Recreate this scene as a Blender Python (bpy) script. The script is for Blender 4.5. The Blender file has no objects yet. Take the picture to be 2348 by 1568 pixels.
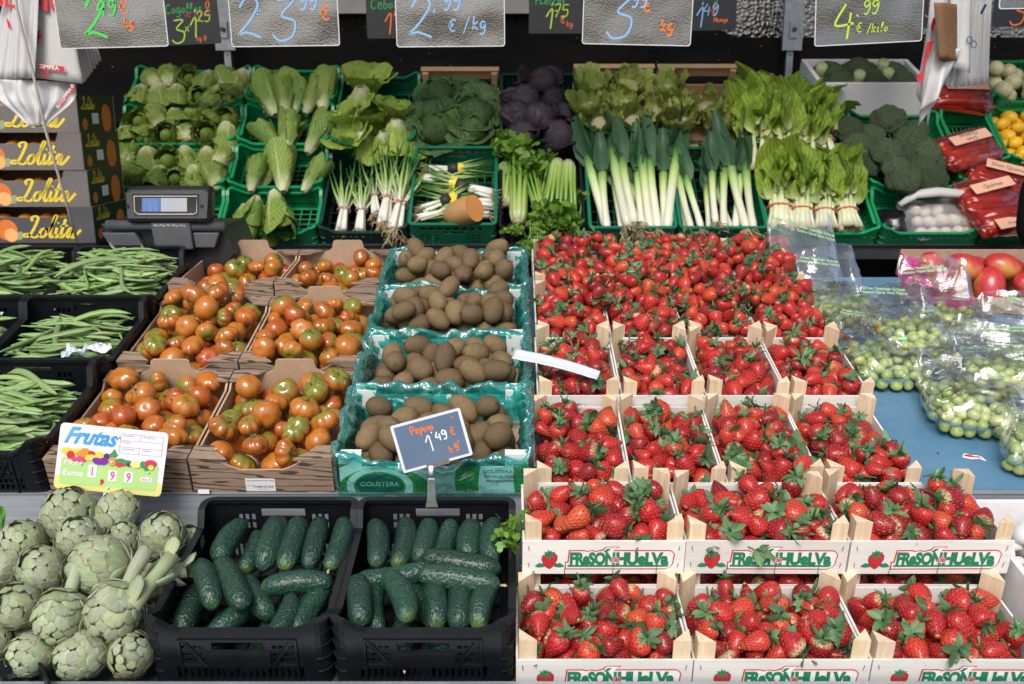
import bpy, bmesh, math, random
import numpy as np
from mathutils import Vector, Matrix, Euler, noise
PI = math.pi
S = bpy.context.scene
COL = S.collection
R = math.radians

# ------------------------------------------------------------------ camera
TH, CAMZ, FPX = R(14.0), 1.55, 2150.0
cam_d = bpy.data.cameras.new('camera')
cam = bpy.data.objects.new('camera', cam_d); COL.objects.link(cam)
cam.location = (0, 0, CAMZ); cam.rotation_euler = (PI/2 - TH, 0, 0)
cam_d.sensor_width = 36; cam_d.lens = 36*FPX/2347.0
cam_d.clip_start = 0.05; cam_d.clip_end = 2000
cam_d.dof.use_dof = True; cam_d.dof.focus_distance = 1.95; cam_d.dof.aperture_fstop = 6.3
S.camera = cam

# ------------------------------------------------------------------ world, sun, exposure
SUN_EL, SUN_AZ = R(47), R(-14)          # azimuth measured from -Y (behind the camera) towards +X
W = bpy.data.worlds.new('World'); S.world = W; W.use_nodes = True
nt = W.node_tree; nt.nodes.clear()
sky = nt.nodes.new('ShaderNodeTexSky'); sky.sky_type = 'NISHITA'; sky.sun_disc = False
sky.sun_elevation = SUN_EL; sky.sun_rotation = PI - SUN_AZ
sky.dust_density = 3.0; sky.air_density = 1.0; sky.ozone_density = 1.0
hs = nt.nodes.new('ShaderNodeHueSaturation'); hs.inputs['Saturation'].default_value = 0.86
bg = nt.nodes.new('ShaderNodeBackground'); bg.inputs['Strength'].default_value = 0.115
wo = nt.nodes.new('ShaderNodeOutputWorld')
nt.links.new(sky.outputs[0], hs.inputs['Color']); nt.links.new(hs.outputs[0], bg.inputs['Color']); nt.links.new(bg.outputs[0], wo.inputs[0])
sd = bpy.data.lights.new('sun', 'SUN'); sd.energy = 2.0; sd.angle = R(26); sd.color = (1.0, 0.975, 0.935)
sun = bpy.data.objects.new('sun', sd); COL.objects.link(sun)
to_sun = Vector((math.cos(SUN_EL)*math.sin(SUN_AZ), -math.cos(SUN_EL)*math.cos(SUN_AZ), math.sin(SUN_EL)))
sun.rotation_euler = to_sun.to_track_quat('Z', 'Y').to_euler(); sun.location = (0, -3, 8)
vs = S.view_settings
vs.view_transform = 'Standard'; vs.look = 'None'; vs.gamma = 1.0; vs.exposure = 0.5; vs.use_curve_mapping = False
S.render.engine = 'CYCLES'
cy = S.cycles
cy.use_denoising = True
cy.max_bounces = 8; cy.diffuse_bounces = 3; cy.glossy_bounces = 3; cy.transmission_bounces = 4; cy.transparent_max_bounces = 12
cy.caustics_reflective = False; cy.caustics_refractive = False
cy.sample_clamp_indirect = 6.0

# ------------------------------------------------------------------ layout helpers
def ray(px, py):
    a, b = (px-1173.5)/FPX, (784-py)/FPX
    return Vector((a, math.cos(TH) + b*math.sin(TH), -math.sin(TH) + b*math.cos(TH)))
C0 = Vector((0, 0, CAMZ))
def atY(px, py, Y):
    d = ray(px, py); return C0 + d*(Y/d.y)
class Plane:
    def __init__(s, Y, Z, slope):
        s.p = Vector((0, Y, Z)); s.a = R(slope)
        s.t = Vector((0, math.cos(s.a), math.sin(s.a))); s.n = Vector((0, -math.sin(s.a), math.cos(s.a)))
    def hit(s, px, py, h=0.0):
        d = ray(px, py); q = s.p + s.n*h
        return C0 + d*((q - C0).dot(s.n)/d.dot(s.n))
    def at(s, x, t, h=0.0):
        v = s.p + s.t*t + s.n*h; v.x = x; return v
    def mat(s, x, t, h=0.0, extra=0.0, rz=0.0):
        return Matrix.Translation(s.at(x, t, h)) @ Matrix.Rotation(s.a + R(extra), 4, 'X') @ Matrix.Rotation(rz, 4, 'Z')
FRONT = Plane(1.895, 0.733, 14.5)        # sloping display table, t = 0 at its front edge
LOW = Plane(1.40, 0.563, 9.0)            # low shelf in front of it
BACK = Plane(4.084, 0.95, 43.7)          # stepped rack at the back
def scale_at(p): return FPX/((p - C0).dot(Vector((0, math.cos(TH), -math.sin(TH)))))

# ------------------------------------------------------------------ object helpers
def link(o): COL.objects.link(o); return o
def tag(o, label=None, cat=None, group=None, kind=None):
    if label: o['label'] = label
    if cat: o['category'] = cat
    if group: o['group'] = group
    if kind: o['kind'] = kind
    return o
def empty(name, M=None, label=None, cat=None, group=None):
    o = bpy.data.objects.new(name, None); o.empty_display_size = .03; link(o)
    if M is not None: o.matrix_basis = M if isinstance(M, Matrix) else Matrix.Translation(M)
    return tag(o, label, cat, group)
def put(name, me, parent=None, M=None):
    o = bpy.data.objects.new(name, me); link(o)
    if parent is not None: o.parent = parent
    if M is not None: o.matrix_basis = M if isinstance(M, Matrix) else Matrix.Translation(M)
    return o
def copy_tree(o, parent=None, M=None):
    c = o.copy(); link(c); c.parent = parent
    if M is not None: c.matrix_basis = M
    for ch in list(o.children): copy_tree(ch, c)
    return c
def T(x, y=0, z=0): return Matrix.Translation(Vector((x, y, z)))
def RX(a): return Matrix.Rotation(R(a), 4, 'X')
def RY(a): return Matrix.Rotation(R(a), 4, 'Y')
def RZ(a): return Matrix.Rotation(R(a), 4, 'Z')
def SC(x, y=None, z=None):
    y = x if y is None else y; z = x if z is None else z
    return Matrix.Diagonal((x, y, z, 1))
def frame(axis, up=Vector((0, 0, 1)), roll=0.0):
    """rotation whose +Z is axis"""
    z = Vector(axis).normalized(); x = Vector(up).cross(z)
    if x.length < 1e-4: x = Vector((1, 0, 0)).cross(z)
    if x.length < 1e-4: x = Vector((0, 1, 0)).cross(z)
    x.normalize(); y = z.cross(x)
    m = Matrix((x, y, z)).transposed().to_4x4()
    return m @ Matrix.Rotation(roll, 4, 'Z')

ORDN = ['first', 'second', 'third', 'fourth', 'fifth', 'sixth', 'seventh', 'eighth', 'ninth', 'tenth', 'eleventh', 'twelfth', 'thirteenth']
class MB:
    """collects faces of one mesh"""
    def __init__(s): s.v = []; s.f = []; s.m = []; s.sm = []; s.cur = 0; s.smooth = False; s.loc = None
    def add(s, vs, fs, M=None):
        o = len(s.v)
        if M is not None: vs = [M @ Vector(v) for v in vs]
        s.v += [tuple(v) for v in vs]
        for f in fs: s.f.append(tuple(i+o for i in f)); s.m.append(s.cur); s.sm.append(s.smooth)
        return s
    def box(s, x0, x1, y0, y1, z0, z1, M=None):
        vs = [(x0,y0,z0),(x1,y0,z0),(x1,y1,z0),(x0,y1,z0),(x0,y0,z1),(x1,y0,z1),(x1,y1,z1),(x0,y1,z1)]
        return s.add(vs, [(0,3,2,1),(4,5,6,7),(0,1,5,4),(1,2,6,5),(2,3,7,6),(3,0,4,7)], M)
    def tube(s, pts, rad, n=8, cap=True, M=None, squash=1.0):
        pts = [Vector(p) for p in pts]; vs = []; fs = []
        k = len(pts); up = Vector((0, 0, 1))
        prev = None
        for i, p in enumerate(pts):
            d = (pts[min(i+1, k-1)] - pts[max(i-1, 0)])
            d = d.normalized() if d.length > 1e-9 else Vector((0, 0, 1))
            if prev is None:
                a = d.cross(up);
                if a.length < 1e-3: a = d.cross(Vector((1, 0, 0)))
            else:
                a = prev - d*prev.dot(d)
            a.normalize(); prev = a; b = d.cross(a)
            r = rad[i] if hasattr(rad, '__len__') else rad
            for j in range(n):
                t = 2*PI*j/n
                vs.append(p + a*(r*math.cos(t)) + b*(r*math.sin(t)*squash))
        for i in range(k-1):
            for j in range(n):
                fs.append((i*n+j, i*n+(j+1) % n, (i+1)*n+(j+1) % n, (i+1)*n+j))
        if cap: fs += [tuple(range(n-1, -1, -1)), tuple((k-1)*n+j for j in range(n))]
        return s.add(vs, fs, M)
    def surf(s, fn, nu, nv, M=None, cu=False, cv=False):
        """grid of fn(u, v), u and v in 0..1; cu / cv close that direction"""
        vs = [fn(i/nu, j/nv) for j in range(nv + (0 if cv else 1)) for i in range(nu + (0 if cu else 1))]
        a = nu if cu else nu+1; b = nv if cv else nv+1; fs = []
        for j in range(nv):
            for i in range(nu):
                fs.append((j*a+i, j*a+(i+1) % a, ((j+1) % b)*a+(i+1) % a, ((j+1) % b)*a+i))
        return s.add(vs, fs, M)
    def prism(s, pts, z0, z1, M=None):
        """polygon in XY pulled from z0 to z1"""
        n = len(pts)
        vs = [(p[0], p[1], z0) for p in pts] + [(p[0], p[1], z1) for p in pts]
        fs = [tuple(range(n-1, -1, -1)), tuple(range(n, 2*n))] + [(i, (i+1) % n, n+(i+1) % n, n+i) for i in range(n)]
        return s.add(vs, fs, M)
    def mesh(s, name, *mats):
        me = bpy.data.meshes.new(name); me.from_pydata(s.v, [], s.f)
        for m in mats: me.materials.append(m)
        me.polygons.foreach_set('material_index', s.m); me.polygons.foreach_set('use_smooth', s.sm)
        if s.loc is not None:
            at = me.attributes.new('loc', 'FLOAT_VECTOR', 'POINT'); at.data.foreach_set('vector', np.array(s.loc, dtype=np.float32).ravel())
        me.update(); return me
    def obj(s, name, mats, parent=None, M=None):
        if not isinstance(mats, (list, tuple)): mats = [mats]
        return put(name, s.mesh(name, *mats), parent, M)

def recalc(me):
    bm = bmesh.new(); bm.from_mesh(me); bmesh.ops.recalc_face_normals(bm, faces=bm.faces); bm.to_mesh(me); bm.free(); return me

def join_templates(name, items, mats):
    """items: (mesh, matrix, material offset) -> one mesh holding them all, with the 'loc' attribute kept"""
    V, F, MI, L, SM = [], [], [], [], []; off = 0; cache = {}
    for me, M, mo in items:
        k = me.name
        if k not in cache:
            n = len(me.vertices); co = np.empty(n*3, np.float32); me.vertices.foreach_get('co', co); co = co.reshape(-1, 3)
            me.calc_loop_triangles(); tn = len(me.loop_triangles)
            tri = np.empty(tn*3, np.int32); me.loop_triangles.foreach_get('vertices', tri); tri = tri.reshape(-1, 3)
            mi = np.empty(tn, np.int32); me.loop_triangles.foreach_get('material_index', mi)
            lc = co
            if 'loc' in me.attributes:
                lc = np.empty(n*3, np.float32); me.attributes['loc'].data.foreach_get('vector', lc); lc = lc.reshape(-1, 3)
            cache[k] = (co, tri, mi, lc)
        co, tri, mi, lc = cache[k]
        A = np.array(M, dtype=np.float32)
        V.append(co @ A[:3, :3].T + A[:3, 3]); F.append(tri + off); MI.append(mi + mo); L.append(lc); off += len(co)
    V = np.concatenate(V); F = np.concatenate(F); MI = np.concatenate(MI); L = np.concatenate(L)
    me = bpy.data.meshes.new(name)
    me.vertices.add(len(V)); me.vertices.foreach_set('co', V.ravel())
    me.loops.add(len(F)*3); me.loops.foreach_set('vertex_index', F.ravel().astype(np.int32))
    me.polygons.add(len(F)); me.polygons.foreach_set('loop_start', np.arange(0, len(F)*3, 3, dtype=np.int32))
    for m in mats: me.materials.append(m)
    me.polygons.foreach_set('material_index', MI.astype(np.int32))
    me.polygons.foreach_set('use_smooth', np.ones(len(F), dtype=bool))
    at = me.attributes.new('loc', 'FLOAT_VECTOR', 'POINT'); at.data.foreach_set('vector', L.astype(np.float32).ravel())
    me.update(); me.validate(); return me

# ------------------------------------------------------------------ materials
def lin(c):
    if isinstance(c, str): c = tuple(int(c[i:i+2], 16) for i in (1, 3, 5))
    return tuple(((x/255)/12.92 if x/255 <= .04045 else ((x/255+.055)/1.055)**2.4) for x in c) + (1,)
class NT:
    def __init__(s, name):
        s.mat = bpy.data.materials.new(name); s.mat.use_nodes = True; s.t = s.mat.node_tree; s.t.nodes.clear()
        s.out = s.t.nodes.new('ShaderNodeOutputMaterial'); s.b = s.n('BsdfPrincipled'); s.l(s.b.outputs[0], s.out.inputs[0])
    def n(s, typ, **kw):
        o = s.t.nodes.new('ShaderNode'+typ)
        for k, v in kw.items(): setattr(o, k, v)
        return o
    def l(s, a, b): s.t.links.new(a, b)
    def val(s, sock, x):
        if x is None: return
        if isinstance(x, bpy.types.NodeSocket): s.l(x, sock)
        else: sock.default_value = x
    def set(s, **kw):
        names = dict(col='Base Color', rough='Roughness', metal='Metallic', spec='Specular IOR Level', coat='Coat Weight', crough='Coat Roughness',
                     sss='Subsurface Weight', sssr='Subsurface Radius', ssss='Subsurface Scale', nrm='Normal', alpha='Alpha', trans='Transmission Weight', sheen='Sheen Weight', ior='IOR')
        for k, v in kw.items(): s.val(s.b.inputs[names[k]], v)
        return s
    def coord(s, kind='Object'): return s.n('TexCoord').outputs[kind]
    def loc(s): return s.n('Attribute', attribute_name='loc').outputs['Vector']
    def mapping(s, vec, scale=(1, 1, 1), loc=(0, 0, 0), rot=(0, 0, 0)):
        m = s.n('Mapping'); s.l(vec, m.inputs[0]); m.inputs['Scale'].default_value = scale; m.inputs['Location'].default_value = loc; m.inputs['Rotation'].default_value = rot
        return m.outputs[0]
    def noise(s, vec, scale=10, detail=4, rough=.55, dist=0, out=0):
        n = s.n('TexNoise'); s.l(vec, n.inputs['Vector']); n.inputs['Scale'].default_value = scale; n.inputs['Detail'].default_value = detail
        n.inputs['Roughness'].default_value = rough; n.inputs['Distortion'].default_value = dist
        return n.outputs[out]
    def voro(s, vec, scale=10, rnd=1.0, feature='F1', out='Distance'):
        n = s.n('TexVoronoi', feature=feature); s.l(vec, n.inputs['Vector']); n.inputs['Scale'].default_value = scale; n.inputs['Randomness'].default_value = rnd
        return n.outputs[out]
    def ramp(s, fac, stops, interp='LINEAR'):
        r = s.n('ValToRGB'); cr = r.color_ramp; cr.interpolation = interp
        while len(cr.elements) > 1: cr.elements.remove(cr.elements[-1])
        for i, (p, c) in enumerate(stops):
            e = cr.elements[0] if i == 0 else cr.elements.new(p)
            e.position = p; e.color = c if len(c) == 4 else tuple(c)+(1,)
        s.l(fac, r.inputs[0]); return r.outputs[0]
    def mix(s, fac, a, b, blend='MIX'):
        m = s.n('Mix', data_type='RGBA', blend_type=blend)
        s.val(m.inputs[0], fac); s.val(m.inputs[6], a); s.val(m.inputs[7], b); return m.outputs[2]
    def math(s, op, a, b=None, c=None, clamp=False):
        m = s.n('Math', operation=op, use_clamp=clamp); s.val(m.inputs[0], a)
        if b is not None: s.val(m.inputs[1], b)
        if c is not None: s.val(m.inputs[2], c)
        return m.outputs[0]
    def mrange(s, x, a, b, c=0, d=1):
        m = s.n('MapRange'); s.l(x, m.inputs[0]); m.inputs[1].default_value = a; m.inputs[2].default_value = b; m.inputs[3].default_value = c; m.inputs[4].default_value = d
        return m.outputs[0]
    def bump(s, h, strength=.3, dist=.002, nrm=None):
        b = s.n('Bump'); s.l(h, b.inputs['Height']); b.inputs['Strength'].default_value = strength; b.inputs['Distance'].default_value = dist
        if nrm is not None: s.l(nrm, b.inputs['Normal'])
        return b.outputs[0]
    def rnd(s, k=1.0):
        """0..1, its own for each object and for each loose piece of a mesh"""
        a = s.n('ObjectInfo').outputs['Random']; b = s.n('NewGeometry').outputs['Random Per Island']
        x = s.math('ADD', a, b); x = s.math('MULTIPLY', x, k*7.31+1) if k != 1.0 else x
        return s.math('FRACT', x)
    def hsv(s, col, h=.5, sa=1.0, v=1.0):
        n = s.n('HueSaturation'); s.val(n.inputs['Hue'], h); s.val(n.inputs['Saturation'], sa); s.val(n.inputs['Value'], v); s.val(n.inputs['Color'], col)
        return n.outputs[0]
    def sep(s, vec):
        n = s.n('SeparateXYZ'); s.l(vec, n.inputs[0]); return n.outputs
    def comb(s, x, y, z=0.0):
        n = s.n('CombineXYZ'); s.val(n.inputs[0], x); s.val(n.inputs[1], y); s.val(n.inputs[2], z); return n.outputs[0]
MATS = {}
def pm(name, c1, c2=None, scale=12, rough=.5, bump=0, bscale=None, var=0.0, spec=.5, metal=0, coat=0, detail=4, sss=0, stretch=(1, 1, 1), bdist=.002, trans=0, hvar=0.0):
    """plain procedural material: two colours in noise, relief, variation from piece to piece"""
    if name in MATS: return MATS[name]
    m = NT(name); c1 = c1 if len(c1) == 4 else tuple(c1)+(1,)
    col = None; co = m.mapping(m.coord('Object'), stretch)
    if c2 is not None:
        c2 = c2 if len(c2) == 4 else tuple(c2)+(1,)
        col = m.mix(m.mrange(m.noise(co, scale, detail), .32, .68), c1, c2)
    if var or hvar:
        r = m.rnd(); col = m.hsv(col if col is not None else c1, m.mrange(r, 0, 1, .5-hvar, .5+hvar) if hvar else .5, 1.0, m.mrange(m.math('FRACT', m.math('MULTIPLY', r, 5.7)), 0, 1, 1-var, 1+var))
    m.set(col=col if col is not None else c1, rough=rough, spec=spec, metal=metal, coat=coat)
    if sss: m.set(sss=sss, ssss=.01)
    if bump: m.set(nrm=m.bump(m.noise(co, bscale or scale*3, 3), bump, bdist))
    MATS[name] = m.mat; return m.mat

# ------------------------------------------------------------------ flat print, strokes and lettering (in XY, facing +Z)
def poly(pts, z=0.0):
    b = MB(); b.add([(x, y, z) for x, y in pts], [tuple(range(len(pts)))]); return b
def rrect(w, h, r, n=5):
    out = []
    for cx, cy_, a0 in ((w/2-r, h/2-r, 0), (-w/2+r, h/2-r, 90), (-w/2+r, -h/2+r, 180), (w/2-r, -h/2+r, 270)):
        for k in range(n+1):
            a = R(a0+90*k/n); out.append((cx+r*math.cos(a), cy_+r*math.sin(a)))
    return out
def ellipse(cx, cy_, rx, ry, n=20, rot=0):
    return [(cx+rx*math.cos(2*PI*k/n)*math.cos(rot)-ry*math.sin(2*PI*k/n)*math.sin(rot), cy_+rx*math.cos(2*PI*k/n)*math.sin(rot)+ry*math.sin(2*PI*k/n)*math.cos(rot)) for k in range(n)]
def smooth_line(p, k=6):
    """Catmull-Rom through the points"""
    if len(p) < 3: return p
    q = [p[0]] + list(p) + [p[-1]]; out = []
    for i in range(1, len(q)-2):
        for j in range(k):
            t = j/k; a, b, c, d = q[i-1], q[i], q[i+1], q[i+2]
            out.append(tuple(.5*((2*b[m]) + (c[m]-a[m])*t + (2*a[m]-5*b[m]+4*c[m]-d[m])*t*t + (3*b[m]-a[m]-3*c[m]+d[m])*t**3) for m in (0, 1)))
    return out + [tuple(p[-1])]
def strokes(lines, w, b=None, ox=0, oy=0, s=1.0, slant=0.0, taper=False, z=0.0, calli=0.0):
    """ribbons along lines; calli widens strokes that run downwards"""
    b = b or MB()
    for ln in lines:
        p = smooth_line([(ox+s*(x+slant*y), oy+s*y) for x, y in ln]); vs = []
        for i, a in enumerate(p):
            q0, q1 = p[max(i-1, 0)], p[min(i+1, len(p)-1)]
            dx, dy = q1[0]-q0[0], q1[1]-q0[1]; L = math.hypot(dx, dy) or 1
            ww = w*.5
            if taper: ww *= .35+.65*math.sin(PI*(i+.5)/len(p))**.6
            if calli: ww *= 1-calli+calli*1.6*abs(dy)/L
            vs += [(a[0]-dy/L*ww, a[1]+dx/L*ww, z), (a[0]+dy/L*ww, a[1]-dx/L*ww, z)]
        b.add(vs, [(2*i+1, 2*i+3, 2*i+2, 2*i) for i in range(len(p)-1)])
    return b
HW = {  # handwriting, each glyph about 1 high
 '0': [[(.3,1),(.08,.6),(.15,.1),(.4,.05),(.55,.5),(.45,.95),(.28,1)]], '1': [[(.02,.62),(.3,1),(.3,.02)]],
 '2': [[(.05,.72),(.25,1),(.5,.8),(.3,.4),(.05,.1),(.25,.14),(.6,.02)]], '3': [[(.1,.95),(.5,.95),(.22,.6),(.55,.45),(.5,.1),(.2,0),(.02,.15)]],
 '4': [[(.3,1),(.05,.42),(.6,.45)],[(.48,.75),(.45,0)]], '5': [[(.55,.98),(.18,.95),(.12,.58),(.45,.6),(.5,.2),(.2,0),(.02,.12)]],
 '7': [[(.05,.95),(.55,.97),(.25,.02)],[(.12,.5),(.45,.52)]], '9': [[(.5,.85),(.25,1),(.08,.72),(.3,.52),(.52,.85),(.5,.4),(.35,.02),(.12,.08)]],
 "'": [[(.1,1.15),(.06,.88)]], ',': [[(.12,.1),(.04,-.2)]], '.': [[(.06,.02),(.12,.08)]], 'x': [[(.05,.5),(.42,.05)],[(.4,.55),(.02,.02)]],
 'E': [[(.6,.9),(.3,.98),(.08,.5),(.3,.02),(.62,.1)],[(-.05,.6),(.45,.62)],[(-.05,.42),(.42,.44)]], '/': [[(.35,1),(.02,-.1)]],
 'k': [[(.1,1),(.08,0)],[(.45,.6),(.12,.3),(.5,0)]], 'g': [[(.42,.55),(.15,.6),(.08,.2),(.3,.12),(.44,.5),(.42,-.2),(.2,-.38),(.06,-.25)]],
 'P': [[(.1,0),(.1,1),(.45,.95),(.45,.6),(.12,.5)]], 'e': [[(.1,.35),(.45,.4),(.3,.65),(.08,.4),(.2,.05),(.48,.12)]],
 'p': [[(.08,.6),(.1,-.4)],[(.1,.5),(.35,.62),(.42,.3),(.12,.1)]], 'i': [[(.12,.6),(.1,.05),(.22,.05)],[(.12,.85),(.14,.9)]],
 'n': [[(.08,.6),(.1,.02)],[(.1,.45),(.3,.62),(.4,.4),(.4,.02)]], 'o': [[(.3,.6),(.08,.35),(.22,.05),(.42,.3),(.28,.6)]],
 'l': [[(.06,.1),(.3,.9),(.18,1),(.12,.3),(.28,.03)]], 'a': [[(.42,.5),(.18,.58),(.08,.2),(.3,.1),(.42,.5),(.42,.05),(.52,.06)]],
 's': [[(.38,.6),(.12,.5),(.36,.22),(.05,.05)]], 'C': [[(.55,.85),(.3,1),(.05,.5),(.25,.03),(.58,.15)]], 'b': [[(.1,1),(.08,.08),(.4,.15),(.38,.5),(.1,.4)]],
 'r': [[(.08,.6),(.1,.02)],[(.1,.4),(.25,.6),(.4,.55)]], 'u': [[(.08,.6),(.1,.1),(.35,.1),(.4,.6)],[(.4,.6),(.42,.02)]], 'd': [[(.42,.5),(.15,.55),(.08,.15),(.4,.15)],[(.42,1),(.42,.02)]],
 't': [[(.2,.95),(.18,.08),(.35,.05)],[(.02,.62),(.38,.64)]], 'T': [[(.02,.95),(.6,.98)],[(.3,.96),(.28,.02)]], 'M': [[(.05,0),(.12,.95),(.35,.4),(.6,.95),(.62,0)]],
 'j': [[(.2,.6),(.2,-.25),(.02,-.3)],[(.2,.85),(.22,.9)]], 'h': [[(.1,1),(.08,0)],[(.1,.4),(.32,.6),(.4,.05)]], 'A': [[(.02,0),(.3,1),(.55,0)],[(.12,.4),(.48,.4)]], ' ': []}
def hand(txt, x, y, h, w, b=None, gap=.18, slant=.12, jit=0.0, rng=None):
    b = b or MB(); cx = x
    for ch in txt:
        g = HW.get(ch, []); mx = max([p[0] for l in g for p in l] or [.35])
        strokes(g, w, b, cx, y + (rng.uniform(-jit, jit) if rng else 0), h, slant)
        cx += (mx+gap)*h
    return b
TXT = {}
def text(s, size=1.0, offset=0.0, shear=0.0, space=1.0):
    """lettering as a flat mesh, centred on x, base line at y = 0"""
    k = (s, size, offset, shear, space)
    if k in TXT: return TXT[k]
    cu = bpy.data.curves.new('lettering', 'FONT'); cu.body = s; cu.size = 1.0; cu.offset = offset; cu.shear = shear; cu.space_character = space
    cu.align_x = 'CENTER'; cu.resolution_u = 3; cu.fill_mode = 'FRONT'
    o = bpy.data.objects.new('lettering', cu); link(o)
    bpy.context.view_layer.update()
    me = bpy.data.meshes.new_from_object(o.evaluated_get(bpy.context.evaluated_depsgraph_get()))
    bpy.data.objects.remove(o); bpy.data.curves.remove(cu)
    if size != 1.0: me.transform(Matrix.Scale(size, 4))
    me.name = 'lettering'; TXT[k] = me; return me
def letter(name, s, mat, parent, M, size=1.0, **kw):
    me = text(s, size, **kw).copy(); me.materials.clear(); me.materials.append(mat)
    return put(name, me, parent, M)
UPRIGHT = RX(90)      # XY print stood up, facing -Y
def put_mb(b, M, mb):
    """append mesh-builder mb moved by M to b"""
    b.add(mb.v, mb.f, M)

def grid_panel(b, w, h, t, holes, M=None):
    """upright board (x -w/2..w/2, z 0..h, y 0..t) with rectangular openings (x0, x1, z0, z1)"""
    xs = sorted({-w/2, w/2, *[c for q in holes for c in q[:2]]}); zs = sorted({0, h, *[c for q in holes for c in q[2:]]})
    nx, nz = len(xs)-1, len(zs)-1
    solid = [[not any(q[0] <= (xs[i]+xs[i+1])/2 <= q[1] and q[2] <= (zs[j]+zs[j+1])/2 <= q[3] for q in holes) for j in range(nz)] for i in range(nx)]
    vs, fs, ix = [], [], {}
    def V(i, j, y):
        k = (i, j, y)
        if k not in ix: ix[k] = len(vs); vs.append((xs[i], y, zs[j]))
        return ix[k]
    for i in range(nx):
        for j in range(nz):
            if not solid[i][j]: continue
            fs.append((V(i, j, 0), V(i+1, j, 0), V(i+1, j+1, 0), V(i, j+1, 0))); fs.append((V(i, j, t), V(i, j+1, t), V(i+1, j+1, t), V(i+1, j, t)))
            if i == 0 or not solid[i-1][j]: fs.append((V(i, j, 0), V(i, j+1, 0), V(i, j+1, t), V(i, j, t)))
            if i == nx-1 or not solid[i+1][j]: fs.append((V(i+1, j, 0), V(i+1, j, t), V(i+1, j+1, t), V(i+1, j+1, 0)))
            if j == 0 or not solid[i][j-1]: fs.append((V(i, j, 0), V(i, j, t), V(i+1, j, t), V(i+1, j, 0)))
            if j == nz-1 or not solid[i][j+1]: fs.append((V(i, j+1, 0), V(i+1, j+1, 0), V(i+1, j+1, t), V(i, j+1, t)))
    return b.add(vs, fs, M)

def pack(w, d, rs, rng, z0=0.0, tries=16, tight=.88, dome=0.0, cx=0.0, cy=0.0, lo=None):
    """drop balls one after another into a tray; returns (x, y, z, r)"""
    P = []
    for r in rs:
        best = None
        for _ in range(tries):
            x = cx+rng.uniform(-w/2+r*.85, w/2-r*.85); y = cy+rng.uniform(-d/2+r*.85, d/2-r*.85); z = z0+r*.9
            for q in P:
                dd = (x-q[0])**2+(y-q[1])**2; rr = (r+q[3])*tight
                if dd < rr*rr: z = max(z, q[2]+math.sqrt(rr*rr-dd))
            sc = z + dome*((x-cx)**2/(w*w/4) + (y-cy)**2/(d*d/4))
            if best is None or sc < best[0]: best = (sc, x, y, z)
        P.append((best[1], best[2], best[3], r))
    return P
def on_top(P):
    out = []
    for i, a in enumerate(P):
        hid = 0
        for j, q in enumerate(P):
            if j != i and q[2] > a[2]+.45*a[3] and math.hypot(q[0]-a[0], q[1]-a[1]) < .62*(q[3]+a[3]): hid += 1
        out.append(hid == 0)
    return out
# ------------------------------------------------------------------ the setting
def mk_asphalt():
    m = NT('asphalt'); c = m.coord('Object')
    m.set(col=m.mix(m.noise(c, 1.2, 6), (.045, .045, .047, 1), (.085, .083, .08, 1)), rough=.9, nrm=m.bump(m.noise(c, 300, 2), .5, .004)); return m.mat
b = MB(); b.add([(-300, -300, 0), (300, -300, 0), (300, 300, 0), (-300, 300, 0)], [(0, 1, 2, 3)])
tag(b.obj('ground', mk_asphalt()), kind='structure')
def mk_paving():
    m = NT('paving'); c = m.coord('Object'); bt = m.n('TexBrick'); m.l(c, bt.inputs['Vector'])
    bt.inputs['Color1'].default_value = (.34, .32, .29, 1); bt.inputs['Color2'].default_value = (.27, .26, .24, 1); bt.inputs['Mortar'].default_value = (.12, .11, .1, 1)
    bt.inputs['Scale'].default_value = 2.5; bt.inputs['Mortar Size'].default_value = .01
    m.set(col=m.mix(.3, bt.outputs[0], m.noise(c, 3, 6, out=1), 'MULTIPLY'), rough=.85); return m.mat
b = MB(); b.add([(-12, -9, .004), (12, -9, .004), (12, 7, .004), (-12, 7, .004)], [(0, 1, 2, 3)])
tag(b.obj('pavement', mk_paving()), kind='structure')

steel = pm('brushed_steel', (.50, .53, .57), (.34, .37, .41), 6, .42, .12, 60, metal=.55, stretch=(1, 14, 14))
galv = pm('galvanised_steel', (.40, .42, .44), (.28, .30, .32), 30, .45, .1, 80, metal=.75)
darkmetal = pm('dark_painted_metal', (.022, .025, .03), (.04, .044, .05), 8, .42, .1, 90)
blacksheet = pm('black_sheet', (.006, .006, .0065), (.010, .010, .010), 5, .8, spec=.15)
def mk_blue_table():
    m = NT('blue_table_paint'); c = m.coord('Object')
    d = m.noise(m.mapping(c, (1, 1, 1)), 7, 6, .65); sc = m.noise(m.mapping(c, (90, 4, 4)), 3, 3)
    col = m.mix(m.mrange(d, .3, .7), (.070, .180, .295, 1), (.115, .235, .345, 1))
    col = m.mix(m.mrange(m.noise(c, 60, 3), .68, .74), col, (.03, .04, .05, 1))
    m.set(col=col, rough=m.mrange(d, .3, .7, .32, .5), nrm=m.bump(sc, .06, .001)); return m.mat
blue_paint = mk_blue_table()

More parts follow.
